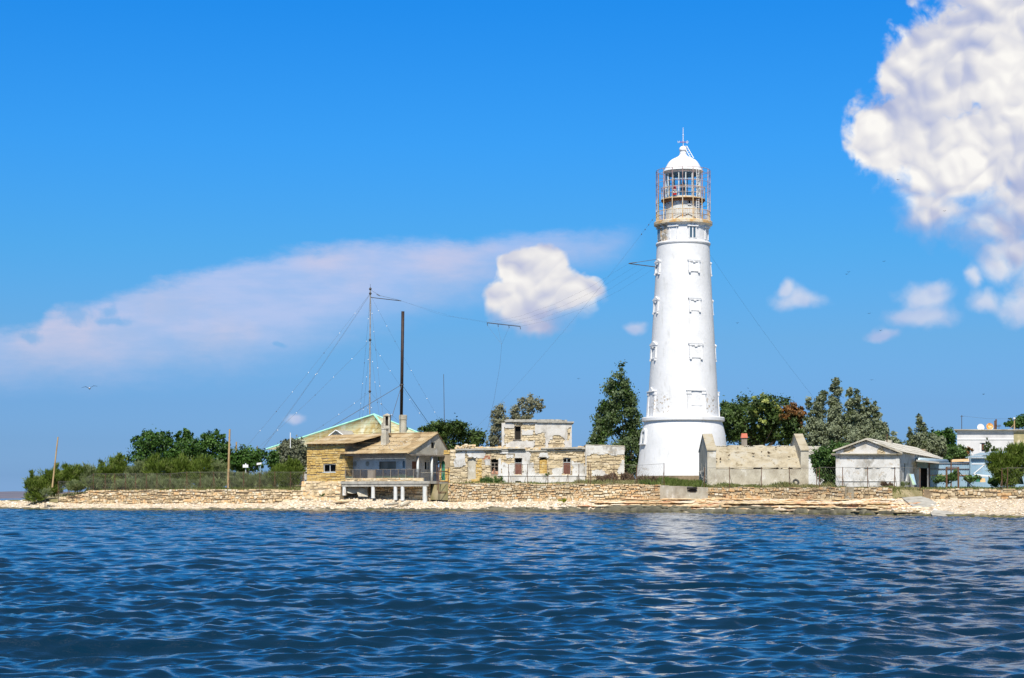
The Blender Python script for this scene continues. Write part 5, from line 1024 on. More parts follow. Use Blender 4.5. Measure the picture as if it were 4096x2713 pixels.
# ------------------------------------------------------------------ blue sheds, yard
def corr_wall(mb, p, q, z0, z1, pitch=.16, amp=.02):
    p, q = Vector((*p, 0)), Vector((*q, 0)); L_ = (q-p).length; n = int(L_/pitch)*4; nn = Vector((q-p).normalized().cross(Vector((0, 0, 1))))
    for i in range(n):
        a, b = p.lerp(q, i/n)+nn*amp*math.sin(i*math.pi/2), p.lerp(q, (i+1)/n)+nn*amp*math.sin((i+1)*math.pi/2)
        z0a, z0b = (z0, z0) if not isinstance(z0, tuple) else z0
        mb.poly([(a.x, a.y, z0), (b.x, b.y, z0), (b.x, b.y, z1), (a.x, a.y, z1)], (math.floor(i/n*L_/1.1)*.618) % 1)
def yard():
    d0 = 172.; f = Fr(3669, d0, 4)
    r = thing('metal_yard_fence', 'blue-grey corrugated metal fence with rails closing the yard behind the gabled house', 'fence', f(3, 0, 2.5))
    mb = MB(); u1, u2, u3, u4 = f.u(3682), f.u(3715), f.u(3803), f.u(3880)
    corr_wall(mb, f(0, 0, 0)[:2], f(u2, 0, 0)[:2], f.z(1873), f.z(1842)); corr_wall(mb, f(u2, 0, 0)[:2], f(u3, 0, 0)[:2], 2.45, f.z(1851)); corr_wall(mb, f(u3, 0, 0)[:2], f(u4, 0, 0)[:2], 2.45, f.z(1848)); obj('metal_sheet', mb, M['bluem'], r)
    for y in (1854.5, 1876, 1901): mb = MB(); mb.box(f, u2, u4, -.09, -.035, f.z(y+1), f.z(y-1)); obj('rail', mb, M['rusty_o' if y > 1880 else 'rust'], r)
    for px in (3715, 3803, 3879): mb = MB(); u = f.u(px); mb.box(f, u-.05, u+.05, -.14, -.095, 2.4, f.z(1838 if px != 3715 else 1845)); obj('post', mb, M['rust'], r)
    mb = MB(); mb.box(f, u1, u2, .5, .6, 2.4, f.z(1868)); mb.box(f, 0, u1, .1, .15, 2.4, f.z(1873)); obj('dark_doorway', mb, M['dark'], r)
    mb = MB(); mb.box(f, f.u(3664), u1, -.06, -.02, 2.45, f.z(1875)); obj('door', mb, M['greyw'], r)
    mb = MB(); mb.hexa([P(3665, 1846, 169), P(3757, 1855, 170), P(3757, 1853, 172.5), P(3665, 1843, 172.5), P(3665, 1840, 169), P(3757, 1850, 170), P(3757, 1849, 172.5), P(3665, 1838, 172.5)]); obj('lean_to_roof', mb, M['slate_w'], label='small lean-to roof sheet over the dark doorway in the metal fence', cat='roof sheet', loc=P(3700, 1850, 171))
    mb = MB(); mb.hexa([P(3803, 1849, 172.2), P(3878, 1846, 172.2), P(3878, 1842, 174), P(3803, 1844, 174), P(3803, 1848, 172.2), P(3878, 1845, 172.2), P(3872, 1836, 174), P(3810, 1838, 174)]); obj('tan_roof_sheet', mb, M['tan'], label='tan roof sheet laid on top of the metal fence beside the blue shed', cat='roof sheet', loc=P(3840, 1850, 173))
    mb = MB(); mb.tube([P(3670, 1842, 171.5), P(3785, 1849, 176)], .28, 10); obj('tank', mb, M['zinc'], label='long grey tank lying under the far eave of the gabled house', cat='tank', smooth=True, loc=P(3730, 1850, 174))
    g = Fr(3878, 169, 0, -16); r = thing('blue_metal_shed', 'pale blue corrugated shed with a white painted zigzag mark', 'shed', g(3, 2, 2.4)); v1 = g.u(4110); zt = g.z(1833)
    mb = MB(); corr_wall(mb, g(0, 0, 0)[:2], g(v1, 0, 0)[:2], 2.2, zt); corr_wall(mb, g(0, 5, 0)[:2], g(0, 0, 0)[:2], 2.2, zt); obj('wall', mb, M['bluem'], r)
    mb = MB(); corr(mb, g(-.45, -.35, zt), g(v1, -.35, zt), g(v1, 4, g.z(1806, 0, 4)), g(.9, 4, g.z(1812, 0, 4)), .22, .03, 2); 
    corr(mb, g(1.1, .9, zt+.25), g(v1, .9, zt+.25), g(v1, 4.2, g.z(1801, 0, 4)), g(1.7, 4.2, g.z(1807, 0, 4)), .22, .03, 2); obj('roof', mb, M['zinc'], r, smooth=True)
    mb = MB(); pts = [(3888, 1856), (3941, 1856.5), (3893, 1897), (3958, 1904)]
    for (a, b) in zip(pts, pts[1:]):
        pa, pb = Vector((g.u(a[0]), 0, g.z(a[1]))), Vector((g.u(b[0]), 0, g.z(b[1]))); dd = (pb-pa).normalized(); nn = Vector((-dd.z, 0, dd.x))*.045
        q = [pa-nn-dd*.03, pb-nn+dd*.03, pb+nn+dd*.03, pa+nn-dd*.03]; mb.slab([g(p.x, -.026, p.z) for p in q], tuple(Vector(g(0, -.006, 0))-Vector(g(0, 0, 0))), .5)
    obj('painted_mark', mb, M['white'], r)
    mb = MB(); mb.tube([P(3883, 1925, 168.2), P(3882, 1802, 168.2)], .04, 5); obj('steel_pole', mb, M['zinc'], label='thin grey pole standing at the left corner of the blue shed', cat='pole', loc=P(3883, 1925, 168.2))
    # leaning boards by the gabled house
    for lab, x0, x1, xx, m_ in (('green-topped board leaning on the side wall of the gabled house', 3637, 3648, 14, 'mint2'), ('grey board leaning beside the green one on the gabled house', 3643, 3653, 12, 'bluem')):
        mb = MB(); mb.slab([P(x0+xx, 1940, 166), P(x1+xx, 1939, 166), P(x1+2, 1897, 168.2), P(x0, 1898, 168)], (0, .05, .02), .5); obj('leaning_board', mb, M[m_], label=lab, cat='board', loc=P(x0+xx, 1940, 166))
    # rusty doorway frame on the wall top
    r = thing('rusty_goal_frame', 'empty rust-brown doorway frame standing on the right-hand sea wall', 'gate frame', P(3810, 1957, 158.6)); d = 158.6
    for x in (3787, 3834): mb = MB(); mb.tube([P(x, 1960, d), P(x-1, 1869, d)], .085, 8); obj('upright', mb, M['rust'], r)
    for y in (1869, 1874): mb = MB(); mb.tube([P(3784, y, d), P(3836, y, d)], .04, 6); obj('crossbar', mb, M['rust'], r)
    mb = MB(); mb.tube([P(3836, 1888, d), P(3894, 1950, d+2)], .03, 5); mb.tube([P(3784, 1952, d), P(3788, 1915, d)], .03, 5); obj('brace', mb, M['rust'], r)
    # table with green bin and box
    r = thing('garden_table', 'weathered white-topped table in front of the blue shed', 'table', P(3940, 1925, 166)); d = 166; mb = MB(); mb.hexa([P(3918, 1906, d), P(3959, 1908, d), P(3962, 1903, d+1), P(3922, 1901, d+1), P(3918, 1904, d), P(3959, 1906, d), P(3962, 1901.5, d+1), P(3922, 1899.5, d+1)]); obj('table_top', mb, M['greyw'], r)
    for x, dd in ((3922, 0), (3955, 0), (3926, .9), (3958, .9)): mb = MB(); mb.tube([P(x, 1904, d+dd), P(x, 1928, d+dd)], .035, 5); obj('leg', mb, M['iron'], r)
    mb = MB(); mb.hexa([P(3905, 1928, 165.5), P(3919, 1928, 165.5), P(3919, 1926, 166.2), P(3905, 1926, 166.2), P(3901, 1915, 165.5), P(3922, 1915, 165.5), P(3922, 1914, 166.4), P(3901, 1914, 166.4)]); obj('green_trough', mb, M['netg'], label='dark green plastic trough at the left end of the garden table', cat='trough', loc=P(3911, 1928, 165.6))
    mb = MB(); mb.hexa([P(3918, 1929, 165.6), P(3942, 1929, 165.6), P(3942, 1927, 166.3), P(3918, 1927, 166.3), P(3926, 1914, 165.7), P(3940, 1914, 165.7), P(3940, 1913, 166.2), P(3926, 1913, 166.2)]); obj('cardboard_box', mb, M['tan'], label='crumpled brown cardboard box under the garden table', cat='box', loc=P(3930, 1929, 165.7))
    mb = MB(); q = P(3869, 1930, 165.8); mb.lathe(q[:2], [(0, q[2]), (.1, q[2]), (.13, q[2]+.3), (.1, q[2]+.31), (0, q[2]+.29)], 12); obj('water_bucket', mb, M['bluem'], label='small pale blue bucket in the grass left of the table', cat='bucket', loc=q)
    mb = MB(); mb.hexa([P(4034, 1935, 160), P(4096, 1938, 158), P(4096, 1938, 160), P(4034, 1935, 161), P(4034, 1886, 160), P(4078, 1870, 158), P(4078, 1870, 160), P(4034, 1886, 161)]); obj('green_screen', mb, M['netg'], label='dark green netting screen behind the feathery shrub at the right edge', cat='screen', loc=P(4060, 1940, 160))
yard()
def flat_house():
    f = Fr(3828.5, 200, 0, -16); r = thing('flat_roofed_building', 'whitewashed flat-roofed building at the right edge with dishes on its roof', 'building', f(4, 3, 3)); u1 = f.u(4055); u2 = f.u(4700); zt = f.z(1722); zb = 2.2
    h = f.rect(3919, 3941, 1772, 1806); mb = MB(); wall(mb, f, 0, u1, zb, zt, [h], 0, .25); mb.poly([f(0, 0, zb), f(0, 8, zb), f(0, 8, zt), f(0, 0, zt)], .5); mb.poly([f(0, 8, zb), f(u2, 8, zb), f(u2, 8, zt), f(0, 8, zt)], .5); wl = obj('wall', mb, M['whitepaint'], r)
    mb = MB(); wall(mb, f, u1+.003, u2, zb, zt, [], -.06, .1); mb.poly([f(u1+.003, -.06, zb), f(u1+.003, .1, zb), f(u1+.003, .1, zt), f(u1+.003, -.06, zt)], .5); obj('bare_wall_bay', mb, M['olivewall'], r)
    mb = MB(); mb.box(f, 0, u1, -.06, .01, f.z(1759), f.z(1755.5)); mb.box(f, .02, u1-.02, -.03, .01, f.z(1729), f.z(1726)); obj('string_course', mb, M['white'], wl)
    mb = MB(); mb.box(f, -.35, u2, -.4, 8.3, zt, zt+.11); obj('roof_slab', mb, M['concrete'], r)
    mb = MB(); mb.box(f, h[0], h[1], .2, .25, h[2], h[3]); w = obj('window', mb, M['glass_d'], r); mb = MB(); cm = lerp(h[0], h[1], .3); mb.box(f, h[0], cm, .1, .16, h[2], h[3]); mb.box(f, h[1]-.06, h[1], .1, .16, h[2], h[3]); obj('window_frame', mb, M['white'], w)
    mb = MB(); mb.box(f, lerp(h[0], h[1], .45), h[1]-.08, .15, .19, h[2]+.2, h[3]-.15); obj('curtain', mb, M['brown'], w)
    def dish(px, py, rp, m_, lab):
        d = 201.; c0 = Vector(P(px, py, d)); R_ = rp*d/FP; t = thing('satellite_dish', lab, 'satellite dish', P(px, 1717, d)); mb = MB(); n = 24; vs = [c0+Vector((0, .14, -.06))]; fs = []
        for k, q in enumerate((.5, .8, 1)):
            for i in range(n): w_ = 2*math.pi*i/n; vs.append(c0+Vector((R_*q*math.cos(w_), .14*(1-q*q)+.0+.12*q*math.sin(w_), R_*q*math.sin(w_))))
        fs = [(0, 1+i, 1+(i+1) % n) for i in range(n)]+[(1+k*n+i, 1+(k+1)*n+i, 1+(k+1)*n+(i+1) % n, 1+k*n+(i+1) % n) for k in range(2) for i in range(n)]
        mb.mesh(vs, fs, .5); obj('reflector', mb, m_, t, smooth=True)
        mb = MB(); mb.tube([c0+Vector((0, .16, 0)), c0+Vector((0, .3, -R_*.6)), Vector(P(px, 1718, d+.3))], .04, 5); obj('mount', mb, M['iron'], t)
        mb = MB(); mb.tube([c0+Vector((0, .0, -R_*.95)), c0+Vector((0, -.45, -.12))], .02, 4); mb.ball(c0+Vector((0, -.47, -.1)), .06, 5); obj('feed_arm', mb, M['greyw'], t)
    dish(3923, 1709.5, 14, M['white'], 'clean white satellite dish on the flat roof'); dish(3959.5, 1706.5, 14.5, mat('orange_stained_dish', [(.62, .26, .05), (.72, .42, .16), (.74, .64, .52)], 3, spread=.1), 'orange rust-stained satellite dish on the flat roof')
    mb = MB(); mb.tube([P(3847, 1718, 201), P(3847, 1661, 201)], .04, 5); mb.tube([P(3841, 1667, 201), P(3853, 1666, 201)], .02, 4); obj('roof_mast', mb, M['iron'], label='thin dark mast at the left end of the flat roof', cat='mast', loc=P(3847, 1718, 201))
    for x, y0, lab in ((3979.5, 1683, 'shorter rusty flue pipe on the flat roof beside the orange dish'), (3984.5, 1677.5, 'taller rusty flue pipe on the flat roof beside the orange dish')): mb = MB(); mb.tube([P(x, 1719, 201), P(x, y0, 201)], .085, 8); obj('flue_pipe', mb, M['rust'], label=lab, cat='flue pipe', loc=P(x, 1719, 201))
    q = thing('roof_lamp_post', 'short pale post with a round lamp on the flat roof near the right edge', 'lamp post', P(4057, 1718, 201)); mb = MB(); mb.tube([P(4057.5, 1719, 201), P(4057.5, 1682, 201)], .07, 6); mb.tube([P(4040, 1715, 201), P(4056, 1698, 201)], .03, 4); obj('post', mb, M['pole'], q); mb = MB(); mb.ball(P(4057, 1675, 201), .14, 6); obj('lamp', mb, M['greyw'], q)
    mb = MB(); mb.tube([P(3982, 1706, 201), P(4004, 1703, 201)], .025, 4)
    for k in range(4): mb.tube([P(3988+k*5, 1708, 201), P(3988+k*5, 1699, 201)], .018, 4)
    mb.tube([P(3996, 1718, 201), P(3996, 1704, 201)], .025, 4); obj('roof_aerial', mb, M['iron'], label='small comb-shaped aerial on the flat roof right of the rusty flues', cat='aerial', loc=P(3996, 1718, 201))
M['whitepaint'] = mat('lime_washed_wall', [(.48, .47, .47), (.60, .59, .585), (.66, .65, .65)], .5, dirt=((.45, .45, .42), 1.5, .58, .72, .6, (1, 1, .4)))
M['olivewall'] = mat('bare_olive_render', [(.34, .30, .16), (.50, .42, .24), (.66, .62, .54)], .7, spread=.1)
flat_house()
# ------------------------------------------------------------------ sea walls
class PathFr:
    """u = metres along the shore-parallel line db(px)+off, v = metres away from the viewer"""
    def __init__(s, px0, px1, off=0.):
        pxs = np.arange(px0, px1+.01, 4.); pts = np.array([XY(p, keys(p)[1]+off) for p in pxs]); dl = np.hypot(*np.diff(pts, axis=0).T)
        s.s = np.concatenate([[0], np.cumsum(dl)]); s.p = pts; s.px = pxs; s.L = s.s[-1]
    def pxa(s, u): return float(np.interp(u, s.s, s.px))
    def u(s, px): return float(np.interp(px, s.px, s.s))
    def __call__(s, u, v, z):
        x = float(np.interp(u, s.s, s.p[:, 0])); y = float(np.interp(u, s.s, s.p[:, 1])); return (x-v*.0, y+v, z)
def seawall(px0, px1, name, label, extra=.04, w=.42, h=.27, seed=1, topf=None, gap=.045, out=.10):
    f = PathFr(px0, px1); zt = topf or (lambda u: keys(f.pxa(u))[3]+extra+.05*fbm(u*.35, seed, 1)); zb = lambda u: keys(f.pxa(u))[2]-.35
    r = thing(name, label, 'wall', f(f.L/2, .2, keys((px0+px1)/2)[2])); mb = MB(); n = max(4, int(f.L/1.2))
    for i in range(n):
        a, b = f.L*i/n, f.L*(i+1)/n; mb.hexa([f(a, .0, zb(a)), f(b, .0, zb(b)), f(b, .55, zb(b)), f(a, .55, zb(a)), f(a, .03, zt(a)-.03), f(b, .03, zt(b)-.03), f(b, .55, zt(b)-.05), f(a, .55, zt(a)-.05)], .5)
    obj('wall_core', mb, M['mortar'], r); mb = MB(); stones(mb, f, 0, f.L, zb, zt, w, h, [], 0, out, .38, gap, .38, seed=seed); obj('wall_stones', mb, M['stone'], r); return f, r
LW = lambda u: 0
seawall(232, 356, 'low_sea_wall', 'low tumbledown stretch of rubble sea wall at the far left', seed=2, extra=.0, w=.55, h=.26)
seawall(352, 1222, 'sea_wall', 'long rubble sea wall in front of the feathery hedge at left', seed=3, w=.42, h=.21)
fm, rm = seawall(1792, 2644, 'sea_wall', 'rubble sea wall in front of the long ruin, between steps and lighthouse', seed=4, w=.44, h=.22)
seawall(2826, 3570, 'sea_wall', 'rubble sea wall with a concrete patch in front of the barn ruin', seed=5, w=.46, h=.22)
seawall(3692, 5200, 'sea_wall', 'rubble sea wall above the shingle at the right edge', seed=6, w=.46, h=.22)
seawall(1386, 1724, 'undercroft_wall', 'shaded rubble wall under the terrace behind its round columns', seed=9, extra=-.12, w=.45, h=.26)
f = PathFr(2640, 2832); mb = MB(); n = 10
for i in range(n):
    a, b = f.L*i/n, f.L*(i+1)/n; z1 = keys(f.pxa(a))[3]+.06*fbm(i*.8, 3); mb.hexa([f(a, -.16, .9), f(b, -.16, .9), f(b, .6, .9), f(a, .6, .9), f(a, -.10, z1), f(b, -.10, keys(f.pxa(b))[3]+.06*fbm((i+1)*.8, 3)), f(b, .6, z1-.02), f(a, .6, z1-.02)], .5)
r = thing('concrete_wall_panel', 'smooth concrete stretch of sea wall below the lighthouse with a dark slot', 'wall', f(f.L/2, .2, 1)); obj('panel', mb, M['conc_b'], r)
mb = MB(); q = f.u(2768); mb.slab([f(q-.75, -.19, 2.16), f(q-.3, -.19, 2.02), f(q+.5, -.19, 2.0), f(q+.7, -.19, 2.14), f(q+.5, -.19, 2.3), f(q-.2, -.19, 2.33)], (0, .1, 0), .1); mb.slab([f(q-.8, -.42, 2.34), f(q+.75, -.42, 2.34), f(q+.7, -.15, 2.44), f(q-.8, -.15, 2.44)], (0, 0, .08), .5); obj('drain_slot', mb, M['dark'], r)
f = PathFr(3370, 3424); mb = MB(); a, b = f.u(3379), f.u(3414)
for k in range(6): mb.box(lambda u, v, z: f(u, v, z), a, b, -.16-.0*k, .1, 1.3+k*.19, 1.3+(k+1)*.19-.012)
obj('concrete_block_patch', mb, M['conc_roof'], label='plain tan concrete block patch let into the sea wall before the gabled house', cat='wall patch', loc=f(a, 0, 1.3))

# ------------------------------------------------------------------ rock shelves
def shelf(mb, px0, px1, dfun, depth, z0, z1, seed, rough=.5, step=.35):
    x0 = XY(px0, dfun(px0)); n = max(3, int(abs(px1-px0)/FP*dfun(px0)/step)); rows = []
    for i in range(n+1):
        t = i/n; px = lerp(px0, px1, t); d = dfun(px); taper = min(1, t*9, (1-t)*9)**.5 if 0 < t < 1 else .0
        o = rough*(fbm(px*.02, seed*3.1, 0, 4)+.5*fbm(px*.09, seed*1.7, 4, 3))+(1-taper)*.7; zz = .05*fbm(px*.05, seed, 9)
        b1 = .16*mn.noise((px*.06, seed, 3)); q = lambda dd, z: (*XY(px, dd), z+zz)
        th = (z1-z0)*(.35+.65*taper)*(1+.35*mn.noise((px*.05, seed, 8))); rows.append([q(d+depth, z0-.3), q(d+o+.5, z0-.02), q(d+o+.04+b1, z0), q(d+o-.06+b1, z0+th*.45), q(d+o+.02, z0+th*.9), q(d+o+.22, z0+th+.01), q(d+o+1.0, z0+th+.03+.05*fbm(px*.07, seed, 2)), q(d+depth, z0+th+.02)])
    m = len(rows[0]); vs = [p for r_ in rows for p in r_]; mb.mesh(vs, [(i*m+j, (i+1)*m+j, (i+1)*m+j+1, i*m+j+1) for i in range(n) for j in range(m-1)]+[tuple(range(m)), tuple(n*m+k for k in range(m-1, -1, -1))])
def ledges():
    R = random.Random(12); mb = MB()
    for lev in range(10):
        t0 = .12+.088*lev; z0 = .20+.118*lev; px = 2290+R.random()*120
        if lev < 2: px = 2560
        while px < 3660:
            ln = math.exp(R.uniform(math.log(45), math.log(330)))
            if px > 2480 or (lev > 2 and R.random() < .55):
                oo = R.gauss(0, .4)+{2: .9, 3: -.5, 5: 1.2, 6: -.8, 8: .4}.get(lev, -.1); shelf(mb, px, min(px+ln, 3700), lambda p: lerp(keys(p)[0], keys(p)[1], t0)+oo, 4.0 if lev < 7 else 2.0, z0+R.uniform(-.03, .03), z0+R.uniform(.07, .17), R.random()*50, .5, .25)
            px += ln*R.uniform(.6, .95)
    obj('rock_ledges', mb, M['ledge'], smooth=False, kind='structure')
    mb = MB(); px = -300; sh_ = 1
    while px < 4900:
        ln = R.uniform(40, 220); dens = .85 if px < 700 else 1
        if R.random() < dens:
            oo = R.uniform(-.35, .5); z1 = R.uniform(.10, .22) if px < 700 else R.uniform(.16, .30) if px < 1900 else R.uniform(.30, .50) if 2250 < px < 3560 else R.uniform(.22, .38) if px < 2300 else R.uniform(.08, .2)
            shelf(mb, px, px+ln, lambda p: keys(p)[0]+oo, 3.2, -.3, z1, R.random()*50, .6, .25)
            if 1900 < px < 3600 and R.random() < .8: shelf(mb, px+R.uniform(0, 40), px+ln*R.uniform(.6, 1), lambda p: keys(p)[0]+oo+1.4, 2.8, z1-.05, z1+R.uniform(.12, .26), R.random()*50, .5)
        px += ln*R.uniform(.55, .85)
    obj('waterline_rocks', mb, M['darkrock'], smooth=True, kind='structure')
    for lab, pts, d, th, tl in (('big cracked concrete slab tilted on the beach right of the gabled house', [(3608, 1990), (3650, 2025), (3668, 2030), (3755, 2024), (3757, 2018), (3720, 1996), (3685, 1985)], 150.5, .28, 5.5),
                                ('flat dark slab lying on the shore below the tilted concrete slab', [(3722, 2052), (3735, 2040), (3790, 2044), (3850, 2056), (3840, 2064), (3770, 2064), (3730, 2062)], 142.5, .22, 3),
                                ('pale slab propped on the beach in front of the rubble plinth', [(1330, 2008), (1350, 2000), (1425, 1999), (1420, 2003), (1360, 2006)], 208.5, .14, 2)):
        ys = [p[1] for p in pts]; y0, y1 = min(ys), max(ys); mb = MB(); top = [P(x, y, d+tl*(1-(y-y0)/(y1-y0))) for x, y in pts]; mb.slab([(a, b, c) for a, b, c in top], (.05, .1, -th)); obj('stone_slab', mb, M['concrete' if d < 160 else 'stone'], label=lab, cat='slab', loc=P(pts[0][0], pts[0][1], d))
    for lab, p, q in (('pale round column drum lying on the beach below the terrace, the left one of two', (1538, 2018), (1592, 2014)), ('pale column drum lying aslant on the beach, the right one of two', (1602, 2023), (1640, 2009))):
        mb = MB(); mb.tube([P(*p, 203), P(*q, 204)], .14, 12); obj('fallen_column', mb, M['conc_b'], label=lab, cat='column', smooth=True, loc=P(*p, 201))
ledges()

# ------------------------------------------------------------------ loose stones of the shore
ICO = np.array([(0, 0, 1), (.894, 0, .447), (.276, .851, .447), (-.724, .526, .447), (-.724, -.526, .447), (.276, -.851, .447), (.724, .526, -.447), (-.276, .851, -.447), (-.894, 0, -.447), (-.276, -.851, -.447), (.724, -.526, -.447), (0, 0, -1)])
IF = np.array([(0, 1, 2), (0, 2, 3), (0, 3, 4), (0, 4, 5), (0, 5, 1), (1, 6, 2), (2, 7, 3), (3, 8, 4), (4, 9, 5), (5, 10, 1), (6, 7, 2), (7, 8, 3), (8, 9, 4), (9, 10, 5), (10, 6, 1), (11, 7, 6), (11, 8, 7), (11, 9, 8), (11, 10, 9), (11, 6, 10)])
def scatter_rocks():
    R = np.random.default_rng(5); vs = []; fs = []; va = []; c = 0
    for (p0, p1, t0, t1, s0, s1, n) in ((-900, 250, .0, 1.0, .18, .55, 800), (-900, 250, .35, 1, .3, .8, 160), (230, 1220, .1, 1, .10, .34, 1500), (1150, 1800, .05, 1.0, .12, .46, 1900), (1150, 1480, .2, 1.1, .3, .75, 110),
                                        (1790, 2420, .15, 1.0, .12, .42, 1500), (2400, 3700, .0, 1, .1, .26, 260), (3560, 3760, .1, 1.0, .15, .45, 350), (3650, 5200, .02, 1, .07, .22, 4200), (3650, 5200, .1, 1, .2, .4, 120)):
        for _ in range(n):
            px = R.uniform(p0, p1); k = keys(px); t = R.uniform(t0, t1); d = lerp(k[0], k[1], t); s = s0+(s1-s0)*R.random()**2.2
            z = gz(px, d) if t <= 1 else k[2]; x, y = XY(px, d); a = R.uniform(0, 6.28); q = ICO*(s*R.uniform(.7, 1.3), s*R.uniform(.5, 1.), s*R.uniform(.25, .6))*.5*R.uniform(.75, 1.25, (12, 1))
            q = np.stack([q[:, 0]*math.cos(a)-q[:, 1]*math.sin(a), q[:, 0]*math.sin(a)+q[:, 1]*math.cos(a), q[:, 2]], 1)+(x, y, z+s*.08); vs.append(q); fs.append(IF+c); c += 12
            g = R.random(); g = g*.75+.25 if px < 2300 or px > 3600 else g; va.append(np.full(20, g))
    npobj('shore_rubble', np.concatenate(vs), np.concatenate(fs), np.concatenate(va), M['rock'], kind='stuff', label='loose pale stones and shingle scattered along the whole shore', cat='stones')
scatter_rocks()

# ------------------------------------------------------------------ plants
def quads(c, u, v, w0, w1=None):     # leaf diamonds: centre c, long axis u, half-width axis v
    n = len(c); V = np.stack([c-u, c+v, c+u, c-v], 1).reshape(-1, 3); return V, np.arange(4*n).reshape(n, 4)
def foliage(blobs, d, n, size, seed, kind='leaf', flat=.85, spread=.17, shell=.5, vr=(0, 1)):
    R = np.random.default_rng(seed); B = np.array([(*P(px, py, d+(b[0] if b else 0)), rx*d/FP, ry*d/FP) for px, py, rx, ry, *b in blobs])
    wt = B[:, 3]*B[:, 4]; wt = wt/wt.sum(); nc = max(8, n//38); bi = R.choice(len(B), nc, p=wt); di = R.normal(size=(nc, 3)); di /= np.linalg.norm(di, axis=1)[:, None]
    rr = (shell+(1-shell)*R.random(nc)**.7)*R.uniform(.82, 1.12, nc); rad = np.stack([B[bi, 3], B[bi, 3]*flat, B[bi, 4]], 1); cc = B[bi, :3]+di*rad*rr[:, None]; cr = spread*np.sqrt(B[bi, 3]*B[bi, 4])*R.uniform(.6, 1.4, nc); cv = R.random(nc)
    k = R.integers(0, nc, n); off = R.normal(size=(n, 3))*cr[k][:, None]*(1, 1, .85); c = cc[k]+off
    out = di[k]+R.normal(size=(n, 3))*.55; out /= np.linalg.norm(out, axis=1)[:, None]
    if kind == 'leaf':
        a = R.normal(size=(n, 3)); u = np.cross(out, a); u /= np.linalg.norm(u, axis=1)[:, None]; v = np.cross(out, u); s = size*R.uniform(.55, 1.25, (n, 1)); V, F = quads(c, u*s*.5, v*s*.32, 0)
    else:                                  # feathery sprays, pointing up and outwards
        u = di[k]*.6+R.normal(size=(n, 3))*.45+(0, 0, .75); u /= np.linalg.norm(u, axis=1)[:, None]; v = np.cross(u, R.normal(size=(n, 3))); v /= np.linalg.norm(v, axis=1)[:, None]; s = size*R.uniform(.5, 1.3, (n, 1)); V, F = quads(c, u*s*.5, v*s*.07, 0)
    va = np.clip(cv[k]*.55+R.random(n)*.45, 0, 1); return V, F, vr[0]+(vr[1]-vr[0])*va
def plant(name, label, cat, d, blobs, n, size, m_, kind='leaf', trunk=None, group=None, seed=1, limbs=5, tr=.16, extra=(), **kw):
    bx = trunk[0] if trunk else sum(b[0] for b in blobs)/len(blobs); by = trunk[1] if trunk else max(b[1]+b[3] for b in blobs); base = P(bx, by, d)
    base = (base[0], base[1], max(min(base[2], 3.6), gz(bx, d)-.1)); r = thing(name, label, cat, base, group); R = random.Random(seed)
    V, F, va = foliage(blobs, d, n, size, seed, kind, **kw); npobj('crown' if trunk else 'foliage', V, F, va, m_, r)
    for nm, bl, nn, sz, mm, kd, kk in extra: V, F, va = foliage(bl, d, nn, sz, seed+9, kd, **kk); npobj(nm, V, F, va, mm, r)
    if cat == 'bush' and not trunk and n < 2400: return r
    mb = MB(); bl = sorted(blobs, key=lambda b: -b[2]*b[3])[:limbs+1]; top = P(bx+(bl[0][0]-bx)*.7, bl[0][1]+bl[0][3]*.2, d); fork = tuple(Vector(base).lerp(Vector(top), .45)); mb.tube([tuple(Vector(base)-Vector((0, 0, .3))), fork, top], [tr*1.3, tr, tr*.45], 7)
    for b in bl:
        e = Vector(P(b[0]+R.uniform(-.3, .3)*b[2], b[1]-b[3]*.4, d+R.uniform(-.6, .6)*b[2]*d/FP)); s_ = Vector(fork).lerp(Vector(top), R.uniform(0, .7)); mb.tube([s_, s_.lerp(e, .5)+Vector((0, 0, -.15)), e], [tr*.6, tr*.4, tr*.12], 5)
    for k in range(limbs): a = R.uniform(0, 6.28); e = Vector(fork)+Vector((math.cos(a), math.sin(a), R.uniform(.5, 1.2)))*bl[0][2]*d/FP*.8; mb.tube([fork, e], [tr*.5, tr*.1], 5)
    obj('trunk' if trunk else 'stem', mb, L['bark'], r); return r
TAM = 'feathery shrubs along the left shore'
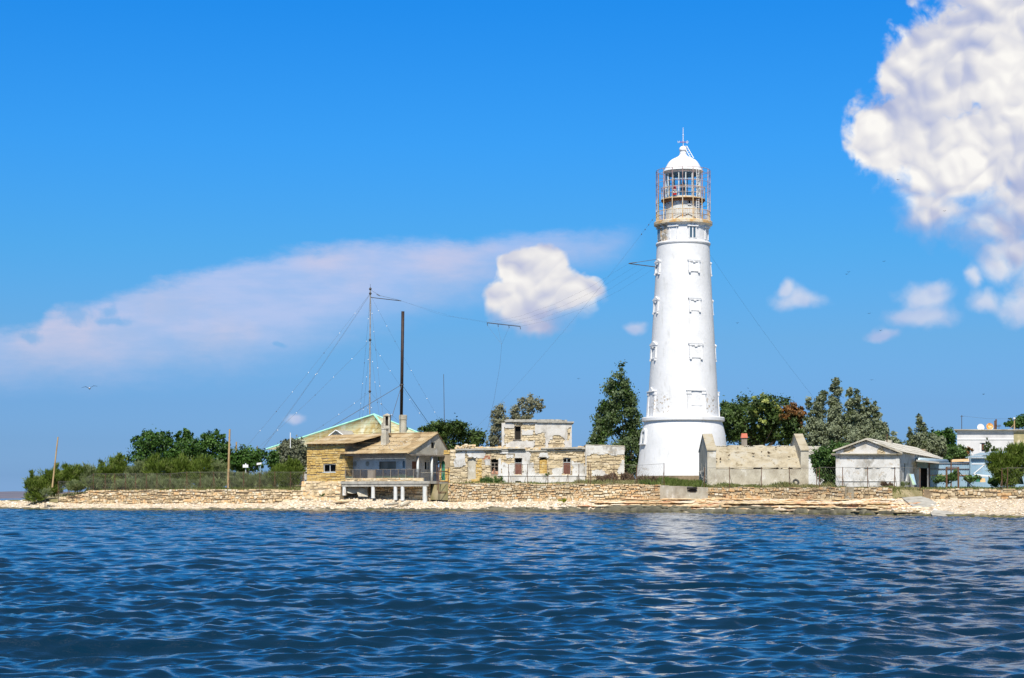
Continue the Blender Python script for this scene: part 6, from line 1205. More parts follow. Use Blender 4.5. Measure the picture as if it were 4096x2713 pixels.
def shrubs():
    rows = [(140, 1945, 42, 48, 234, 'lowest feathery shrub at the left tip of the headland'), (205, 1925, 50, 48, 236, 'feathery shrub around the foot of the leaning left pole'), (282, 1910, 52, 40, 238, 'dark feathery shrub right of the leaning left pole'),
            (355, 1912, 45, 38, 238, 'low feathery shrub above the start of the high sea wall'), (425, 1902, 50, 42, 238, 'feathery shrub left of the big round dark tree'), (470, 1885, 40, 48, 240, 'feathery shrub with a pointed top left of the dark trees'),
            (560, 1905, 55, 48, 238, 'feathery shrub under the left edge of the dark trees'), (640, 1895, 60, 52, 237, 'pale-plumed shrub in front of the big round dark tree'), (725, 1888, 62, 52, 237, 'tallest yellow-green feathery shrub before the dark trees'),
            (815, 1890, 58, 52, 236, 'yellow-green feathery shrub left of the tall bare pole'), (870, 1905, 45, 45, 236, 'feathery shrub just left of the tall bare pole')]
    rows = [(x, y-(12 if i else 0), rx*1.1, ry*1.15, d, lab) for i, (x, y, rx, ry, d, lab) in enumerate(rows)]
    for i, (x, y, rx, ry, d, lab) in enumerate(rows):
        R = random.Random(i+60); bl = [(x, y, rx*.85, ry*.8)]+[(x+R.uniform(-.7, .7)*rx, y+R.uniform(-.62, .5)*ry, rx*.38, ry*.36) for _ in range(6)]+[(x, y+ry*.75, rx*.95, ry*.45), (x+R.uniform(-.5, .5)*rx, y-ry*.75, rx*.2, ry*.36)]
        plant('tamarisk_shrub', lab, 'shrub', d, bl, 6500, .62, L['tama' if i < 3 or i in (4, 5, 7, 8, 9) else 'tamag'], 'feather', group=TAM, seed=i+3, tr=.06, shell=.35, limbs=4)
    for i, (x, y, rx, ry, d, mm, lab) in enumerate([(985, 1930, 55, 40, 229, 'tamag', 'silvery green feathery shrub under the white wind-gauge boxes'), (1060, 1925, 48, 42, 229, 'tamag', 'grey-green feathery shrub midway along the left fence'), (1120, 1900, 56, 62, 228, 'tama', 'green feathery shrub left of the yellow block wing'),
                                                 (1178, 1893, 40, 62, 228, 'tama', 'dark feathery shrub touching the yellow block wing'), (940, 1925, 36, 42, 230, 'tamag', 'grey-green feathery shrub filling the gap right of the tall bare pole'), (390, 1938, 60, 24, 232, 'tamag', 'grey-green scrub behind the left end of the fence'), (600, 1935, 70, 30, 232, 'tamag', 'grey-green scrub below the largest round tree'), (300, 1945, 40, 18, 232, 'tamag', 'low grey scrub behind the low tumbledown wall'), (500, 1940, 60, 22, 231, 'tamag', 'grey-green scrub behind the fence under the round tree'), (700, 1938, 90, 24, 231, 'tamag', 'wide grey-green scrub behind the middle of the left fence'), (840, 1935, 60, 28, 231, 'tamag', 'grey-green scrub at the foot of the tall bare pole')]):
        R = random.Random(i+90); bl = [(x, y, rx*.85, ry*.8)]+[(x+R.uniform(-.7, .7)*rx, y+R.uniform(-.7, .6)*ry, rx*.4, ry*.38) for _ in range(6)]
        plant('tamarisk_shrub', lab, 'shrub', d, bl, 6000, .55, L[mm], 'feather', group=TAM, seed=i+23, tr=.05, shell=.35, limbs=4)
    plant('sapling', 'small twiggy sapling standing alone on the rocks at far left', 'sapling', 229, [(183, 1968, 26, 14), (172, 1962, 13, 10), (200, 1970, 12, 8)], 900, .35, L['tamag'], 'feather', trunk=(180, 2019), seed=8, tr=.045, limbs=3)
    for lab, x, y, rx, ry, d, n, mm, k, sz in (('rounded green bush on the wall top before the left end of the long ruin', 1968, 1922, 56, 15, 203.5, 1600, 'herb', 'feather', .4), ('small green tuft on the beach below the yellow block wing', 1287, 1981, 13, 6, 211, 260, 'herb', 'feather', .25), ('bright moss-green cushion plant on the sea wall foot before the long ruin', 2251, 2003, 20, 7, 189.3, 500, 'moss', 'leaf', .16),
                                               ('dark grey-brown dry brush between the ruin and the lighthouse', 2480, 1918, 62, 20, 196, 2300, 'dry', 'feather', .6), ('second clump of dry brush left of the lighthouse foot', 2412, 1922, 42, 14, 195, 1100, 'dry', 'feather', .5), ('dry stalks at the lighthouse foot', 2590, 1924, 52, 14, 190, 800, 'dry', 'feather', .5), ('brown dry bush before the right corner of the gabled house', 3548, 1942, 24, 15, 160.5, 800, 'dry', 'feather', .35),
                                               ('leafy green plants behind the right-hand fence at the dark doorway', 3775, 1918, 50, 18, 164, 1500, 'herb', 'leaf', .2), ('tall leafy plant inside the rusty doorway frame', 3814, 1905, 22, 28, 163, 1100, 'herb', 'leaf', .2), ('leafy green plants in front of the blue shed left of the table', 3885, 1917, 34, 18, 164, 1100, 'herb', 'leaf', .2),
                                               ('leafy bush right of the garden table by the fence', 3985, 1928, 42, 18, 160, 1300, 'herb', 'leaf', .2), ('dusty small bush at the side wall of the gabled house', 3622, 1938, 24, 9, 162, 500, 'tamag', 'feather', .3), ('small bush sprouting below the bricked yellow window', 2191, 1899, 11, 6, 205.8, 260, 'herb', 'feather', .25)):
        plant('bush', lab, 'bush', d, [(x, y, rx, ry), (x-rx*.5, y-ry*.1, rx*.4, ry*.6), (x+rx*.45, y-ry*.35, rx*.4, ry*.6)], n, sz, L[mm], k, seed=int(x), tr=.03, limbs=3, shell=.2)
L['moss'] = leafmat('moss_green', [(.16, .18, .02), (.28, .30, .03), (.36, .38, .05), (.4, .4, .1)])
L['grass'] = leafmat('mixed_grass', [(.06, .10, .02), (.13, .17, .04), (.26, .25, .10), (.42, .34, .20)], spec=.1)
shrubs()
def trees():
    G1 = 'dark trees behind the left hedge'
    def crown(cx, cy, rx, ry, n, seed, s=.34):
        R = random.Random(seed); o = [(cx, cy, rx*.86, ry*.88)]
        for i in range(n): a = R.uniform(0, 6.28); q = R.uniform(.55, .82); o.append((cx+rx*q*math.cos(a), cy+ry*q*math.sin(a), rx*s*R.uniform(.7, 1.25), ry*s*R.uniform(.7, 1.25), R.uniform(-.8, .8)*rx*.033))
        return o
    plant('broadleaf_tree', 'largest round dark green tree left of centre of the left grove', 'tree', 250, crown(620, 1815, 104, 84, 12, 1)+[(560, 1765, 34, 26), (655, 1752, 36, 24)], 13000, .34, L['dark'], trunk=(640, 1920), group=G1, seed=1)
    plant('broadleaf_tree', 'dark green tree with upright tufts behind, middle of the left grove', 'tree', 254, crown(748, 1812, 72, 72, 9, 2)+[(720, 1748, 16, 26), (745, 1738, 14, 24)], 9000, .34, L['dark'], trunk=(750, 1920), group=G1, seed=2)
    plant('broadleaf_tree', 'dark green tree with spiky top just left of the tall bare pole', 'tree', 249, crown(850, 1812, 74, 76, 10, 3)+[(815, 1750, 13, 26), (872, 1742, 16, 28), (890, 1755, 14, 26), (850, 1748, 14, 22)], 10000, .34, L['dark'], trunk=(850, 1920), group=G1, seed=3)
    plant('broadleaf_tree', 'round dark green tree right of the tall bare pole', 'tree', 247, crown(990, 1838, 74, 56, 9, 4), 8500, .34, L['dark'], trunk=(990, 1920), group=G1, seed=4)
    plant('olive_tree', 'grey silvery tree hiding the left corner of the yellow block wing', 'tree', 233, crown(1178, 1826, 60, 74, 11, 5), 13000, .30, L['olive'], trunk=(1190, 1930), seed=5)
    plant('small_tree', 'small dark green tree below the left eave of the green-edged roof', 'tree', 235, crown(1108, 1842, 44, 50, 8, 7), 7000, .30, L['dark'], trunk=(1100, 1930), seed=66)
    plant('broadleaf_tree', 'wide dark domed tree between the terrace house and the long ruin', 'tree', 240, crown(1800, 1768, 112, 84, 13, 6)+[(1900, 1765, 45, 50), (1700, 1740, 28, 38), (1795, 1708, 60, 30)], 15000, .34, L['dark2'], trunk=(1810, 1930), seed=6)
    plant('silver_willow', 'silvery open-crowned tree rising behind the upper room of the ruin', 'tree', 226, [(1995, 1643, 30, 27), (1972, 1660, 14, 16), (2058, 1652, 26, 32), (2088, 1618, 20, 28), (2125, 1612, 28, 38), (2160, 1618, 20, 34), (2120, 1655, 18, 22), (1995, 1695, 30, 36), (1978, 1745, 30, 44), (2020, 1680, 22, 20), (2092, 1668, 34, 20), (1968, 1780, 24, 20)], 9500, .24, L['willow'], trunk=(2020, 1900), seed=7, spread=.2, shell=.35, limbs=9, tr=.14)
    R = random.Random(4); bl = [(2490, 1470, 17, 32), (2478, 1515, 32, 44), (2502, 1540, 24, 40)]
    for i in range(70): t = ((i+.5)/70)**.8; y = lerp(1515, 1885, t); w = lerp(34, 116, min(1, t*1.3)); a = R.uniform(-1, 1); bl.append((2472+a*w, y+abs(a)*22, R.uniform(22, 34), R.uniform(28, 42), R.uniform(-1, 1)*w*.028*math.sqrt(1-a*a)))
    bl += [(2385, 1800, 34, 50), (2370, 1850, 30, 44), (2400, 1730, 26, 44), (2555, 1800, 30, 70), (2540, 1700, 24, 60), (2450, 1850, 40, 50), (2500, 1860, 40, 50)]
    plant('poplar_tree', 'tall pyramid-shaped dark poplar just left of the lighthouse', 'tree', 214, bl, 40000, .29, L['poplar'], trunk=(2485, 1915), seed=9, tr=.2, spread=.24, flat=1, shell=.2, limbs=8)
    plant('poplar_tree', 'young poplar stem leafing out behind the end wing of the ruin', 'tree', 218, crown(2385, 1800, 46, 60, 8, 31), 4200, .3, L['poplar'], trunk=(2390, 1915), seed=31)
    bl = crown(3010, 1690, 150, 108, 18, 10, .3)+[(3120, 1640, 60, 50), (2920, 1700, 50, 80), (2900, 1640, 30, 40)]
    plant('broadleaf_tree', 'broad dark tree with yellow-green blossom right of the lighthouse', 'tree', 222, bl, 20000, .34, L['dark2'], trunk=(3040, 1890), seed=10, limbs=10, tr=.3,
          extra=[('blossom', [(3030, 1596, 50, 16, -1.6), (3065, 1622, 50, 30, -3), (3010, 1640, 34, 26, -3.6), (3100, 1648, 24, 26, -3), (3050, 1690, 26, 30, -4.2), (3105, 1602, 20, 12, -2)], 1100, .34, L['blossom'], 'leaf', dict(shell=.9, spread=.10))])
    plant('russet_tree', 'dark tree with russet orange foliage between the broad tree and the poplars', 'tree', 219, [(3170, 1700, 46, 60), (3190, 1740, 40, 40), (3140, 1745, 40, 40)], 6000, .32, L['dark2'], trunk=(3160, 1890), seed=11,
          extra=[('russet_foliage', [(3165, 1638, 34, 22, -.8), (3195, 1655, 30, 28, -.8), (3150, 1660, 30, 20, -1.2), (3215, 1690, 16, 30, -.6)], 2300, .32, L['russet'], 'leaf', dict(shell=.5))])
    def pop(lab, d, cols, n, seed, tx, m_='silver', s=.28):
        R = random.Random(seed); bl = []
        for (x, yt, yb, w) in cols:
            k = max(4, int((yb-yt)/20))
            for i in range(k): t = i/(k-1); bl.append((x+R.uniform(-.35, .35)*w, lerp(yt+14, yb, t), w*(.36+.56*min(1, t*1.6))*R.uniform(.8, 1.1), R.uniform(17, 26), R.uniform(-.5, .5)*w*.03))
        plant('white_poplar', lab, 'tree', d, bl, int(n*1.8), s, L[m_], trunk=(tx, 1900), group='silver-green poplars on the right', seed=seed, spread=.26, flat=1, shell=.25, limbs=8, tr=.15)
    pop('silver-green poplar with the tallest pointed spire right of the broad tree', 211, [(3347, 1514, 1790, 34), (3290, 1560, 1790, 40), (3245, 1596, 1790, 34), (3330, 1600, 1790, 50)], 15500, 12, 3320)
    pop('silver-green poplar rising behind the gabled house apex, second tall spire', 209, [(3404, 1550, 1790, 30), (3440, 1564, 1790, 44), (3475, 1590, 1790, 36), (3505, 1602, 1790, 28), (3425, 1650, 1790, 60)], 15500, 13, 3430)
    pop('lower silver-green poplar sloping down toward the house chimney', 207, [(3545, 1700, 1800, 30), (3575, 1720, 1800, 26), (3515, 1690, 1800, 34)], 5600, 14, 3540)
    pop('small lone silver poplar behind the long sheet roof', 214, [(3668, 1664, 1800, 28), (3640, 1706, 1800, 14), (3692, 1696, 1800, 24), (3660, 1740, 1800, 44)], 6200, 15, 3668)
    pop('low silver-leaved growth right of the lone poplar', 210, [(3735, 1740, 1810, 40), (3770, 1752, 1810, 34)], 4200, 16, 3750)
    plant('dark_bush', 'dark green thicket left of the flat-roofed building', 'bush', 216, crown(3775, 1765, 58, 46, 8, 21)+[(3795, 1735, 30, 24), (3740, 1745, 30, 26)], 6500, .3, L['dark'], seed=17)
    plant('ivy_bush', 'green and russet bush behind the metal fence', 'bush', 182, crown(3830, 1812, 52, 26, 8, 22), 5200, .22, L['herb'], seed=18, extra=[('russet_foliage', [(3862, 1816, 30, 18), (3880, 1800, 16, 10)], 900, .2, L['russet'], 'leaf', {})])
    plant('ivy_bush', 'bright leafy bush under the end of the long sheet roof', 'bush', 180, crown(3792, 1840, 18, 22, 5, 23), 1500, .2, L['herb'], seed=19)
    plant('creeper_bush', 'dense climbing green bush filling the gap left of the gabled house', 'bush', 172, crown(3300, 1862, 50, 74, 12, 24)+[(3340, 1795, 44, 28), (3270, 1830, 26, 40), (3390, 1790, 40, 16), (3318, 1915, 30, 30)], 12000, .24, L['ivy'], seed=20, tr=.08)
    plant('tree_tops', 'dark treetops beyond the flat roof at the right edge', 'tree', 235, [(4065, 1692, 40, 22), (4100, 1685, 50, 30), (4035, 1697, 18, 10), (4160, 1690, 60, 40)], 5200, .3, L['dark'], trunk=(4110, 1860), seed=25)
    for lab, x, y0, y1, w in (('taller young pine in front of the flat-roofed building window', 3950, 1752, 1808, 14), ('young pine just right of the taller one', 3977, 1782, 1808, 15), ('small young pine before the right part of the white wall', 4030, 1786, 1809, 12)):
        bl = [(x, lerp(y0+6, y1, i/4), w*(.3+.15*i), 8) for i in range(5)]+[(x+w*.8, lerp(y0, y1, .55), 4, 10), (x-w*.8, lerp(y0, y1, .7), 4, 10)]
        plant('young_pine', lab, 'pine', 190, bl, 1300, .3, L['dark2'], 'feather', trunk=(x, 1830), seed=int(x), tr=.06, group='young pines before the white building')
    plant('tamarisk_shrub', 'large feathery green shrub at the right edge before the blue shed', 'shrub', 157.5, [(4010, 1845, 46, 40), (3985, 1862, 40, 26), (4050, 1860, 50, 60), (4030, 1900, 50, 34), (4090, 1830, 50, 44), (4085, 1800, 34, 26), (4000, 1885, 36, 30), (4130, 1850, 50, 60), (4035, 1925, 45, 20), (3975, 1835, 26, 22), (4060, 1800, 30, 26)], 18000, .5, L['tama'], 'feather', seed=28, tr=.06, shell=.2, limbs=7)
L['dark2'] = leafmat('deep_green_leaf', [(.022, .042, .010), (.045, .082, .017), (.075, .125, .026), (.12, .18, .045)])
L['ivy'] = leafmat('fresh_creeper_leaf', [(.02, .05, .01), (.05, .11, .02), (.08, .16, .03), (.14, .21, .06)])
L['blossom'] = leafmat('pale_yellow_blossom', [(.22, .26, .05), (.34, .38, .09), (.46, .48, .16)])
trees()
def roof_weeds():
    bl = [(x, y, rx, 5, dd) for x, y, rx, dd in ((2903, 1812, 7, .9), (2917, 1820, 6, .6), (3009, 1815, 9, 1.0), (3046, 1808, 5, 1.2), (3075, 1812, 8, 1.1), (3128, 1803, 8, 1.6), (3160, 1828, 8, .4), (2870, 1832, 9, .3), (2882, 1838, 6, .1), (2958, 1814, 4, 1), (3100, 1790, 6, 2.6), (2950, 1790, 5, 2.6))]
    V, F, va = foliage(bl, 182.6, 900, .16, 77, 'feather', shell=.1); npobj('roof_weeds', V, F, va, L['dry'], kind='stuff', label='small dry weeds rooted in the barn ruin roof', cat='weeds')
roof_weeds()
def grass():
    R = np.random.default_rng(3); Vs = []; Fs = []; va = []; c = 0
    for (p0, p1, o0, o1, h, v0, v1, n) in ((250, 1215, .4, 3.5, .30, .3, 1., 4200), (250, 1215, 3, 10, .4, .0, .6, 1500), (1800, 2300, .7, 6, .28, .25, .9, 1700), (2300, 2560, .5, 7, .45, .45, 1., 3600), (2560, 2840, .7, 11, .50, .0, .65, 6500), (2830, 3345, .3, 3.5, .42, .25, .95, 7000), (3110, 3330, .3, 3, .5, .5, 1., 1500),
                                          (3330, 3600, .3, 2.6, .24, .4, 1., 2200), (3560, 3700, 0., 6, .2, .4, 1., 800), (3690, 4500, .6, 9, .26, .0, .7, 6500), (3690, 4500, .3, 2, .3, .5, 1, 1200)):
        px = R.uniform(p0, p1, n); ks = np.stack([np.interp(px, KA[:, 0], KA[:, i]) for i in range(1, 6)], 1); o = R.uniform(o0, o1, n); d = ks[:, 1]+o
        z = np.array([gz(a, b) for a, b in zip(px, d)]); x = (px-2048)/FP*d; cl = .5+.5*np.sin(px*.045+o)*np.sin(px*.013+2); hh = h*(.35+.9*cl)*R.uniform(.5, 1.3, n)
        base = np.stack([x, d, z-.03], 1); lean = R.normal(size=(n, 3))*(.35, .35, 0)*hh[:, None]; tip = base+lean+np.stack([0*hh, 0*hh, hh], 1); w = R.normal(size=(n, 3))*(1, 1, 0); w /= np.linalg.norm(w, axis=1)[:, None]; w *= .055
        V = np.stack([base-w, base+w, tip+w*.25, tip-w*.25], 1).reshape(-1, 3); Vs.append(V); Fs.append(np.arange(4*n).reshape(n, 4)+c); c += 4*n; va.append(np.clip(v0+(v1-v0)*(.55*(1-cl)+.45*R.random(n)), 0, 1))
    npobj('grass', np.concatenate(Vs), np.concatenate(Fs), np.concatenate(va), L['grass'], kind='stuff', label='green and straw-dry grass growing behind the sea walls', cat='grass')
grass()

# ------------------------------------------------------------------ fences
def fence(name, label, posts, off, net=None, mpost='rust', brace=True, seed=1, strands=()):
    """posts: (px, top row, bottom row)"""
    pts = [(px, keys(px)[1]+off, t, b) for px, t, b in posts]; m = pts[len(pts)//2]; r = thing(name, label, 'fence', P(m[0], m[3], m[1])); R = random.Random(seed)
    for px, d, t, b in pts:
        mb = MB(); w = .036; top = P(px+R.uniform(-1.2, 1.2), t, d); bot = P(px, b+5, d); mb.tube([bot, top], w, 6)
        po = obj('post', mb, M[mpost], r)
        if brace:
            for s_ in ((-1, 1) if brace == 2 else (R.choice((-1, 1)),)): mb = MB(); mb.tube([P(px+s_*R.uniform(9, 15), b+4, d+.4), tuple(Vector(bot).lerp(Vector(top), R.uniform(.5, .7)))], .025, 5); obj('brace', mb, M['rust' if brace == 2 else 'wood'], po)
    if net:
        sp, wd = net; mb = MB(); vs = []; fs = []
        for (p, q) in zip(pts, pts[1:]):
            a0, a1, b0, b1 = Vector(P(p[0], p[3]-2, p[1])), Vector(P(p[0], p[2]+3, p[1])), Vector(P(q[0], q[3]-2, q[1])), Vector(P(q[0], q[2]+3, q[1])); Ln = (b0-a0).length; H_ = (a1-a0).length; n = max(1, int(Ln/sp)); sh = H_/Ln*.9
            def pt(s, t): s = min(max(s, 0), 1); return a0.lerp(b0, s).lerp(a1.lerp(b1, s), t)
            for i in range(-int(n*sh), n+1):
                for sg in (1, -1):
                    s0 = i/n; s1 = s0+sh
                    if sg < 0: s0, s1 = 1-s0, 1-s1
                    # clip to 0..1
                    ta, tb = 0., 1.
                    if s1 != s0:
                        for lim in (0., 1.):
                            t = (lim-s0)/(s1-s0)
                            if 0 < t < 1:
                                if (s0 < lim) == (lim == 0.): ta = max(ta, t)
                                if (s1 > lim) == (lim == 1.): tb = min(tb, t)
                                if sg < 0 and lim == 1. and s0 > 1: ta = max(ta, t)
                                if sg < 0 and lim == 0. and s1 < 0: tb = min(tb, t)
                    if ta >= tb or max(s0+(s1-s0)*ta, s0+(s1-s0)*tb) < 0 or min(s0, s1) > 1: continue
                    u, v = pt(s0+(s1-s0)*ta, ta), pt(s0+(s1-s0)*tb, tb); dz = Vector((wd/2, 0, 0)); k = len(vs); vs += [u-dz, u+dz, v+dz, v-dz]; fs.append((k, k+1, k+2, k+3))
        mb.mesh(vs, fs, .5)
        top = [P(x, t+2, d) for x, d, t, b in pts]; mb.tube(top, .015, 4); obj('netting', mb, M['netw'], r, kind='stuff')
    for fr_ in strands: mb = MB(); mb.tube([P(x, lerp(t, b, fr_), d) for x, d, t, b in pts], .012, 3); obj('strand', mb, M['wire'], r)
    return r
fence('chain_link_fence', 'tall rusty-posted chain-link fence in front of the feathery hedge at left', [(x, (1924 if x < 370 else 1894 if x < 700 else 1887), b) for x, b in ((233, 1992), (276, 1990), (318, 1982), (374, 1958), (421, 1958), (460, 1958), (502, 1958), (542, 1958), (585, 1958), (628, 1958), (680, 1955), (748, 1957), (801, 1957), (856, 1956), (916, 1950), (975, 1955), (1039, 1957), (1100, 1957), (1162, 1950), (1214, 1938))], .8, net=(.3, .012), brace=2, seed=3)
fence('wire_fence', 'row of thin rusty wire-fence posts before the long ruin and lighthouse', [(2034, 1856, 1932), (2110, 1856, 1933), (2192, 1857, 1934), (2272, 1856, 1935), (2316, 1857, 1933), (2353, 1856, 1935), (2362, 1855, 1936), (2455, 1856, 1936), (2547, 1860, 1938), (2656, 1853, 1940)], .7, net=(.35, .004), brace=1, seed=5)
fence('wire_fence', 'row of straight rusty fence posts before the barn ruin and gabled house', [(2817.5, 1870, 1948), (2918.7, 1868, 1950), (3046, 1868, 1951), (3157, 1868, 1951), (3267, 1872, 1951), (3278, 1868, 1951), (3370, 1868, 1952), (3471, 1868, 1952), (3578, 1868, 1952), (3680, 1871, 1956)], .5, net=(.35, .004), brace=1, seed=6)
fence('wire_fence', 'rusty fence posts at the right edge beside the green screen', [(4008, 1874, 1956), (4030, 1870, 1950), (4150, 1870, 1956)], .6, net=(.35, .004), brace=1, seed=7)
def stick(name, label, cat, p, q, r0, r1, m_, extra=None, group=None):
    mb = MB(); p, q = Vector(p), Vector(q); mb.tube([p, p.lerp(q, .5), q], [r0, (r0+r1)/2, r1], 8); return obj(name, mb, M[m_], label=label, cat=cat, loc=tuple(p), group=group)
stick('wooden_pole', 'leaning weathered pole at far left rising from the feathery shrubs', 'pole', P(209, 1950, 232), P(232, 1748, 232), .11, .085, 'pole')
stick('wooden_pole', 'tall weathered pole rising behind the left chain-link fence', 'pole', P(912, 1955, 227), P(919, 1717, 227), .15, .115, 'pole')
stick('wooden_pole', 'short brown pole top showing above the tree just right of the tall pole', 'pole', P(944, 1880, 252), P(945.5, 1768, 252), .11, .1, 'pole')
stick('wooden_pole', 'stub of a pale pole showing over the right side of the round tree', 'pole', P(1029, 1870, 252), P(1029.5, 1784, 252), .09, .08, 'wood')
stick('whip_aerial', 'thin whip aerial standing above the dark domed tree', 'aerial', P(1779, 1790, 238), P(1774.5, 1497, 238), .045, .03, 'iron')
def instruments():
    d = 231; r = thing('instrument_box', 'white louvred box on a post above the shrubs, the left one', 'instrument box', P(983, 1905, d)); f = Fr(983, d); mb = MB(); mb.box(f, -.34, .34, -.25, .25, f.z(1871), f.z(1859)); mb.box(f, -.05, .05, -.05, .05, f.z(1859), f.z(1854)); obj('box', mb, M['white'], r)
    mb = MB(); mb.tube([f(0, 0, f.z(1920)), f(0, 0, f.z(1871))], .05, 6); obj('post', mb, M['greyw'], r)
    f = Fr(1037, d); r = thing('instrument_box', 'white box tilted on a blue-grey mast above the shrubs, the right one', 'instrument box', f(0, 0, f.z(1910))); mb = MB(); mb.hexa([f(-.31, -.2, f.z(1860.5)), f(.31, -.2, f.z(1858)), f(.31, .2, f.z(1858)), f(-.31, .2, f.z(1860.5)), f(-.28, -.2, f.z(1852.5)), f(.3, -.2, f.z(1850)), f(.3, .2, f.z(1850)), f(-.28, .2, f.z(1852.5))]); obj('box', mb, M['white'], r)
    mb = MB(); mb.tube([f(.15, 0, f.z(1920)), f(.15, 0, f.z(1859))], .07, 6); mb.tube([f(-.1, 0, f.z(1860)), f(.0, 0, f.z(1875)), f(.15, 0, f.z(1878))], .03, 5); obj('post', mb, M['bluem'], r)
    mb = MB(); mb.tube([P(1075, 1852, 229), P(1090, 1846, 229)], .02, 4)
instruments()

# ------------------------------------------------------------------ radio mast, aerials, guys
def radio():
    d = 246.; base = P(1478.5, 1760, d); top = P(1481.3, 1152, d); B, T = Vector(base), Vector(top)
    r = thing('radio_mast', 'slim guyed radio mast with a side boom behind the green-edged roof', 'mast', base); mb = MB(); mb.tube([B, T], .085, 8); obj('mast_pole', mb, M['mast'], r)
    at = lambda y: B.lerp(T, (1760-y)/(1760-1152))
    for y in (1156, 1174, 1360, 1566): mb = MB(); q = at(y); mb.tube([q-Vector((0, 0, .18)), q, q+Vector((0, 0, .18))], [.1, .2, .08], 8); obj('guy_collar', mb, M['iron'], r)
    mb = MB(); mb.tube([T, P(1481.5, 1137, d)], .02, 4); obj('mast_tip', mb, M['iron'], r)
    mb = MB(); mb.tube([P(1483, 1190, d-.3), P(1605, 1204, d-4)], .05, 5); bo = obj('side_boom', mb, M['iron'], r)
    mb = MB(); mb.tube([P(1483, 1160, d), P(1520, 1183, d-1.5), P(1585, 1198, d-3.5), P(1605, 1204, d-4)], .02, 4); mb.tube([P(1507, 1178, d-1), P(1520, 1184, d-1.5)], .05, 5); obj('boom_stay', mb, M['wire'], bo)
    def guy(y, e, k):
        a, b = at(y), Vector(e); mid = a.lerp(b, .5)-Vector((0, 0, (a-b).length*.012)); mb = MB(); mb.tube([a, a.lerp(mid, .5)-Vector((0, 0, .05)), mid, mid.lerp(b, .5)-Vector((0, 0, .05)), b], .010, 4); g = obj('guy_wire', mb, M['wire'], r)
        mb = MB()
        for i in range(1, k):
            t = i/k; p = a.lerp(b, t)-Vector((0, 0, (a-b).length*.012*4*t*(1-t))); mb = MB(); mb.ball(p, (.05, .05, .08), 5); obj('insulator', mb, M['china' if i % 3 else 'iron'], g)
    guy(1174, P(975, 1800, 236), 8); guy(1174, P(1035, 1815, 238), 2); guy(1178, P(1048, 1802, 239), 2); guy(1180, P(1770, 1702, 256), 9); guy(1182, P(1436, 1690, 262), 6); guy(1182, P(1535, 1690, 230), 7)
    guy(1362, P(1035, 1790, 240), 6); guy(1362, P(1716, 1706, 254), 6); guy(1365, P(1447, 1700, 258), 5); guy(1365, P(1520, 1690, 234), 4); guy(1568, P(1230, 1742, 243), 4); guy(1568, P(1610, 1700, 252), 3); guy(1568, P(1464, 1690, 252), 2); guy(1568, P(1494, 1690, 238), 2)
    # suspended wire aerial between mast boom and lighthouse boom
    a = thing('wire_aerial', 'wire aerial with a slanting spreader bar hung in the sky between mast and lighthouse', 'aerial', P(1948, 1292, 222)); e0, e1 = Vector(P(1948.5, 1291.6, 222)), Vector(P(2080.5, 1306, 219)); mb = MB(); mb.tube([e0, e1], .055, 6); sb = obj('spreader_bar', mb, M['iron'], a)
    for t in (0, .33, .66, 1): p = e0.lerp(e1, t); mb = MB(); mb.tube([p, p+Vector((.05, 0, -.35))], .035, 4); obj('insulator', mb, M['iron'], sb)
    J = Vector(P(2006.7, 1378, 220))
    for t in (0, .33, .66): p = e0.lerp(e1, t)-Vector((0, 0, .3)); mb = MB(); mb.tube([p, J], .009, 3); obj('drop_wire', mb, M['wire'], a)
    mb = MB(); mb.tube([J, P(2000, 1460, 220), P(1976, 1600, 220), P(1941, 1760, 222)], .012, 3); obj('down_lead', mb, M['wire'], a)
    L0, L1 = Vector(P(2515, 1054.5, 198)), Vector(P(2626, 1068, 199))
    for t in (0, .33, .66, 1):
        p, q = e0.lerp(e1, t), L0.lerp(L1, t); m1 = p.lerp(q, .5)-Vector((0, 0, 1.1)); mb = MB(); mb.tube([p, p.lerp(m1, .5)-Vector((0, 0, .28)), m1, m1.lerp(q, .5)-Vector((0, 0, .28)), q], .006, 3); obj('aerial_wire', mb, M['wire'], a)
    for t in (0, 1): p, q = e0.lerp(e1, t*.6), Vector(P(1605, 1204, 242)); mb = MB(); mb.tube([p, p.lerp(q, .5)-Vector((0, 0, .5)), q], .006, 3); obj('aerial_wire', mb, M['wire'], a)
    g = thing('lighthouse_guy', 'long thin stay running down left from the lighthouse gallery', 'stay wire', P(1905, 1712, 226)); p, q = Vector(P(2624, 861, 200)), Vector(P(1905, 1712, 226)); pts = [p.lerp(q, i/10)-Vector((0, 0, 3.2*(i/10)*(1-i/10))) for i in range(11)]; mb = MB(); mb.tube(pts, .008, 3); w = obj('wire', mb, M['wire'], g)
    for i in range(1, 5): t = i*.018; c_ = p.lerp(q, t)-Vector((0, 0, 3.2*t*(1-t))); mb = MB(); mb.ball(c_, (.05, .05, .09), 5); obj('insulator', mb, M['iron'], w)
    p, q = Vector(P(2838, 1016, 201)), Vector(P(3262, 1600, 214)); mb = MB(); mb.tube([p.lerp(q, i/8)-Vector((0, 0, 1.5*(i/8)*(1-i/8))) for i in range(9)], .008, 3); obj('stay_wire', mb, M['wire'], label='long thin stay running down right from the lighthouse shaft to the poplars', cat='stay wire', loc=tuple(q))
    p, q = Vector(P(3847, 1664, 201)), Vector(P(4057, 1676, 201)); mb = MB(); mb.tube([p, p.lerp(q, .5)-Vector((0, 0, .15)), q], .01, 3); obj('roof_wire', mb, M['wire'], label='thin wire strung between mast and lamp post over the flat roof', cat='wire', loc=tuple(p))
radio()

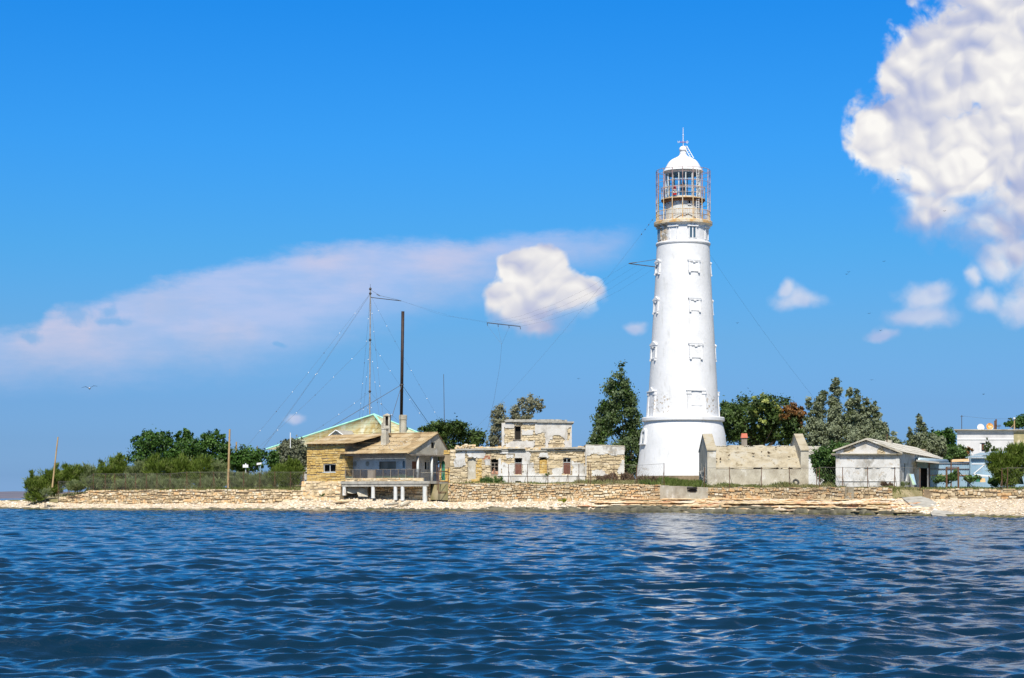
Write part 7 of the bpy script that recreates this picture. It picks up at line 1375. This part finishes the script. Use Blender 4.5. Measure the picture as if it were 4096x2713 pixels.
# ------------------------------------------------------------------ birds
def bird(px, py, d, span, lab, tilt, m_, white=False):
    c = Vector(P(px, py, d)); s = span/2; a = random.Random(int(px)).uniform(-.5, .5); ux = Vector((math.cos(a), math.sin(a), tilt)).normalized(); uy = Vector((-math.sin(a), math.cos(a), 0)); uz = Vector((0, 0, 1))
    r = thing('gull' if white else 'bird', lab, 'bird', tuple(c), None if white else 'small dark birds in the sky'); mb = MB(); pts = [c-uy*s*.55, c-uy*s*.3, c, c+uy*s*.3, c+uy*s*.5]; mb.tube(pts, [s*.03, s*.10, s*.14, s*.09, s*.03], 8); mb.ball(c-uy*s*.5, s*.09, 5)
    for sg in (1, -1):
        w = [c+uy*s*.12, c-uy*s*.16, c+ux*sg*s*.5-uy*s*.12+uz*s*.28, c+ux*sg*s-uy*s*.0+uz*s*.16, c+ux*sg*s*.5+uy*s*.14+uz*s*.26]; n = [p+uz*.015 for p in w]
        mb.mesh(w+n, [(0, 1, 2, 4), (4, 2, 3), (9, 7, 5+0), (5, 6, 7, 9), (9, 7, 8), (1, 6, 7, 2), (2, 7, 8, 3), (3, 8, 9, 4), (4, 9, 5, 0)])
    mb.slab([c+uy*s*.4-ux*.03, c+uy*s*.4+ux*.03, c+uy*s*.62+ux*s*.1, c+uy*s*.62-ux*s*.1], (0, 0, .012)); obj('body', mb, m_, r, smooth=True)
M['gull'] = mat('gull_plumage', [(.10, .10, .10), (.5, .5, .5), (.7, .7, .7)], 5)
bird(358, 1554, 150, 1.3, 'grey-white gull gliding low in the sky at far left', .12, M['gull'], True)
for px, py, lab in ((3592, 720, 'tiny dark bird below the left bulge of the great cloud'), (3778, 845, 'tiny dark bird against the lower edge of the great cloud'), (3536, 1047, 'tiny dark bird alone above the right-hand small clouds'), (3395, 1089, 'upper of two tiny dark birds flying close together'),
                    (3387, 1098, 'lower of two tiny dark birds flying close together'), (3477, 1255, 'tiny dark bird left of the small puffy cloud'), (3523, 1323, 'tiny dark bird on the faint cloud wisp'), (2949, 1293, 'tiny dark bird nearest the right side of the lighthouse'), (2314, 1516, 'tiny dark bird between the silvery tree and the pyramid poplar'),
                    (3487, 1521, 'tiny dark bird above the second poplar spire'), (3934, 1578, 'tiny dark bird high over the flat-roofed building'), (3728, 1711, 'tiny dark bird over the thicket beside the lone poplar')): bird(px, py, 175, .33, lab, .1, M['black'])
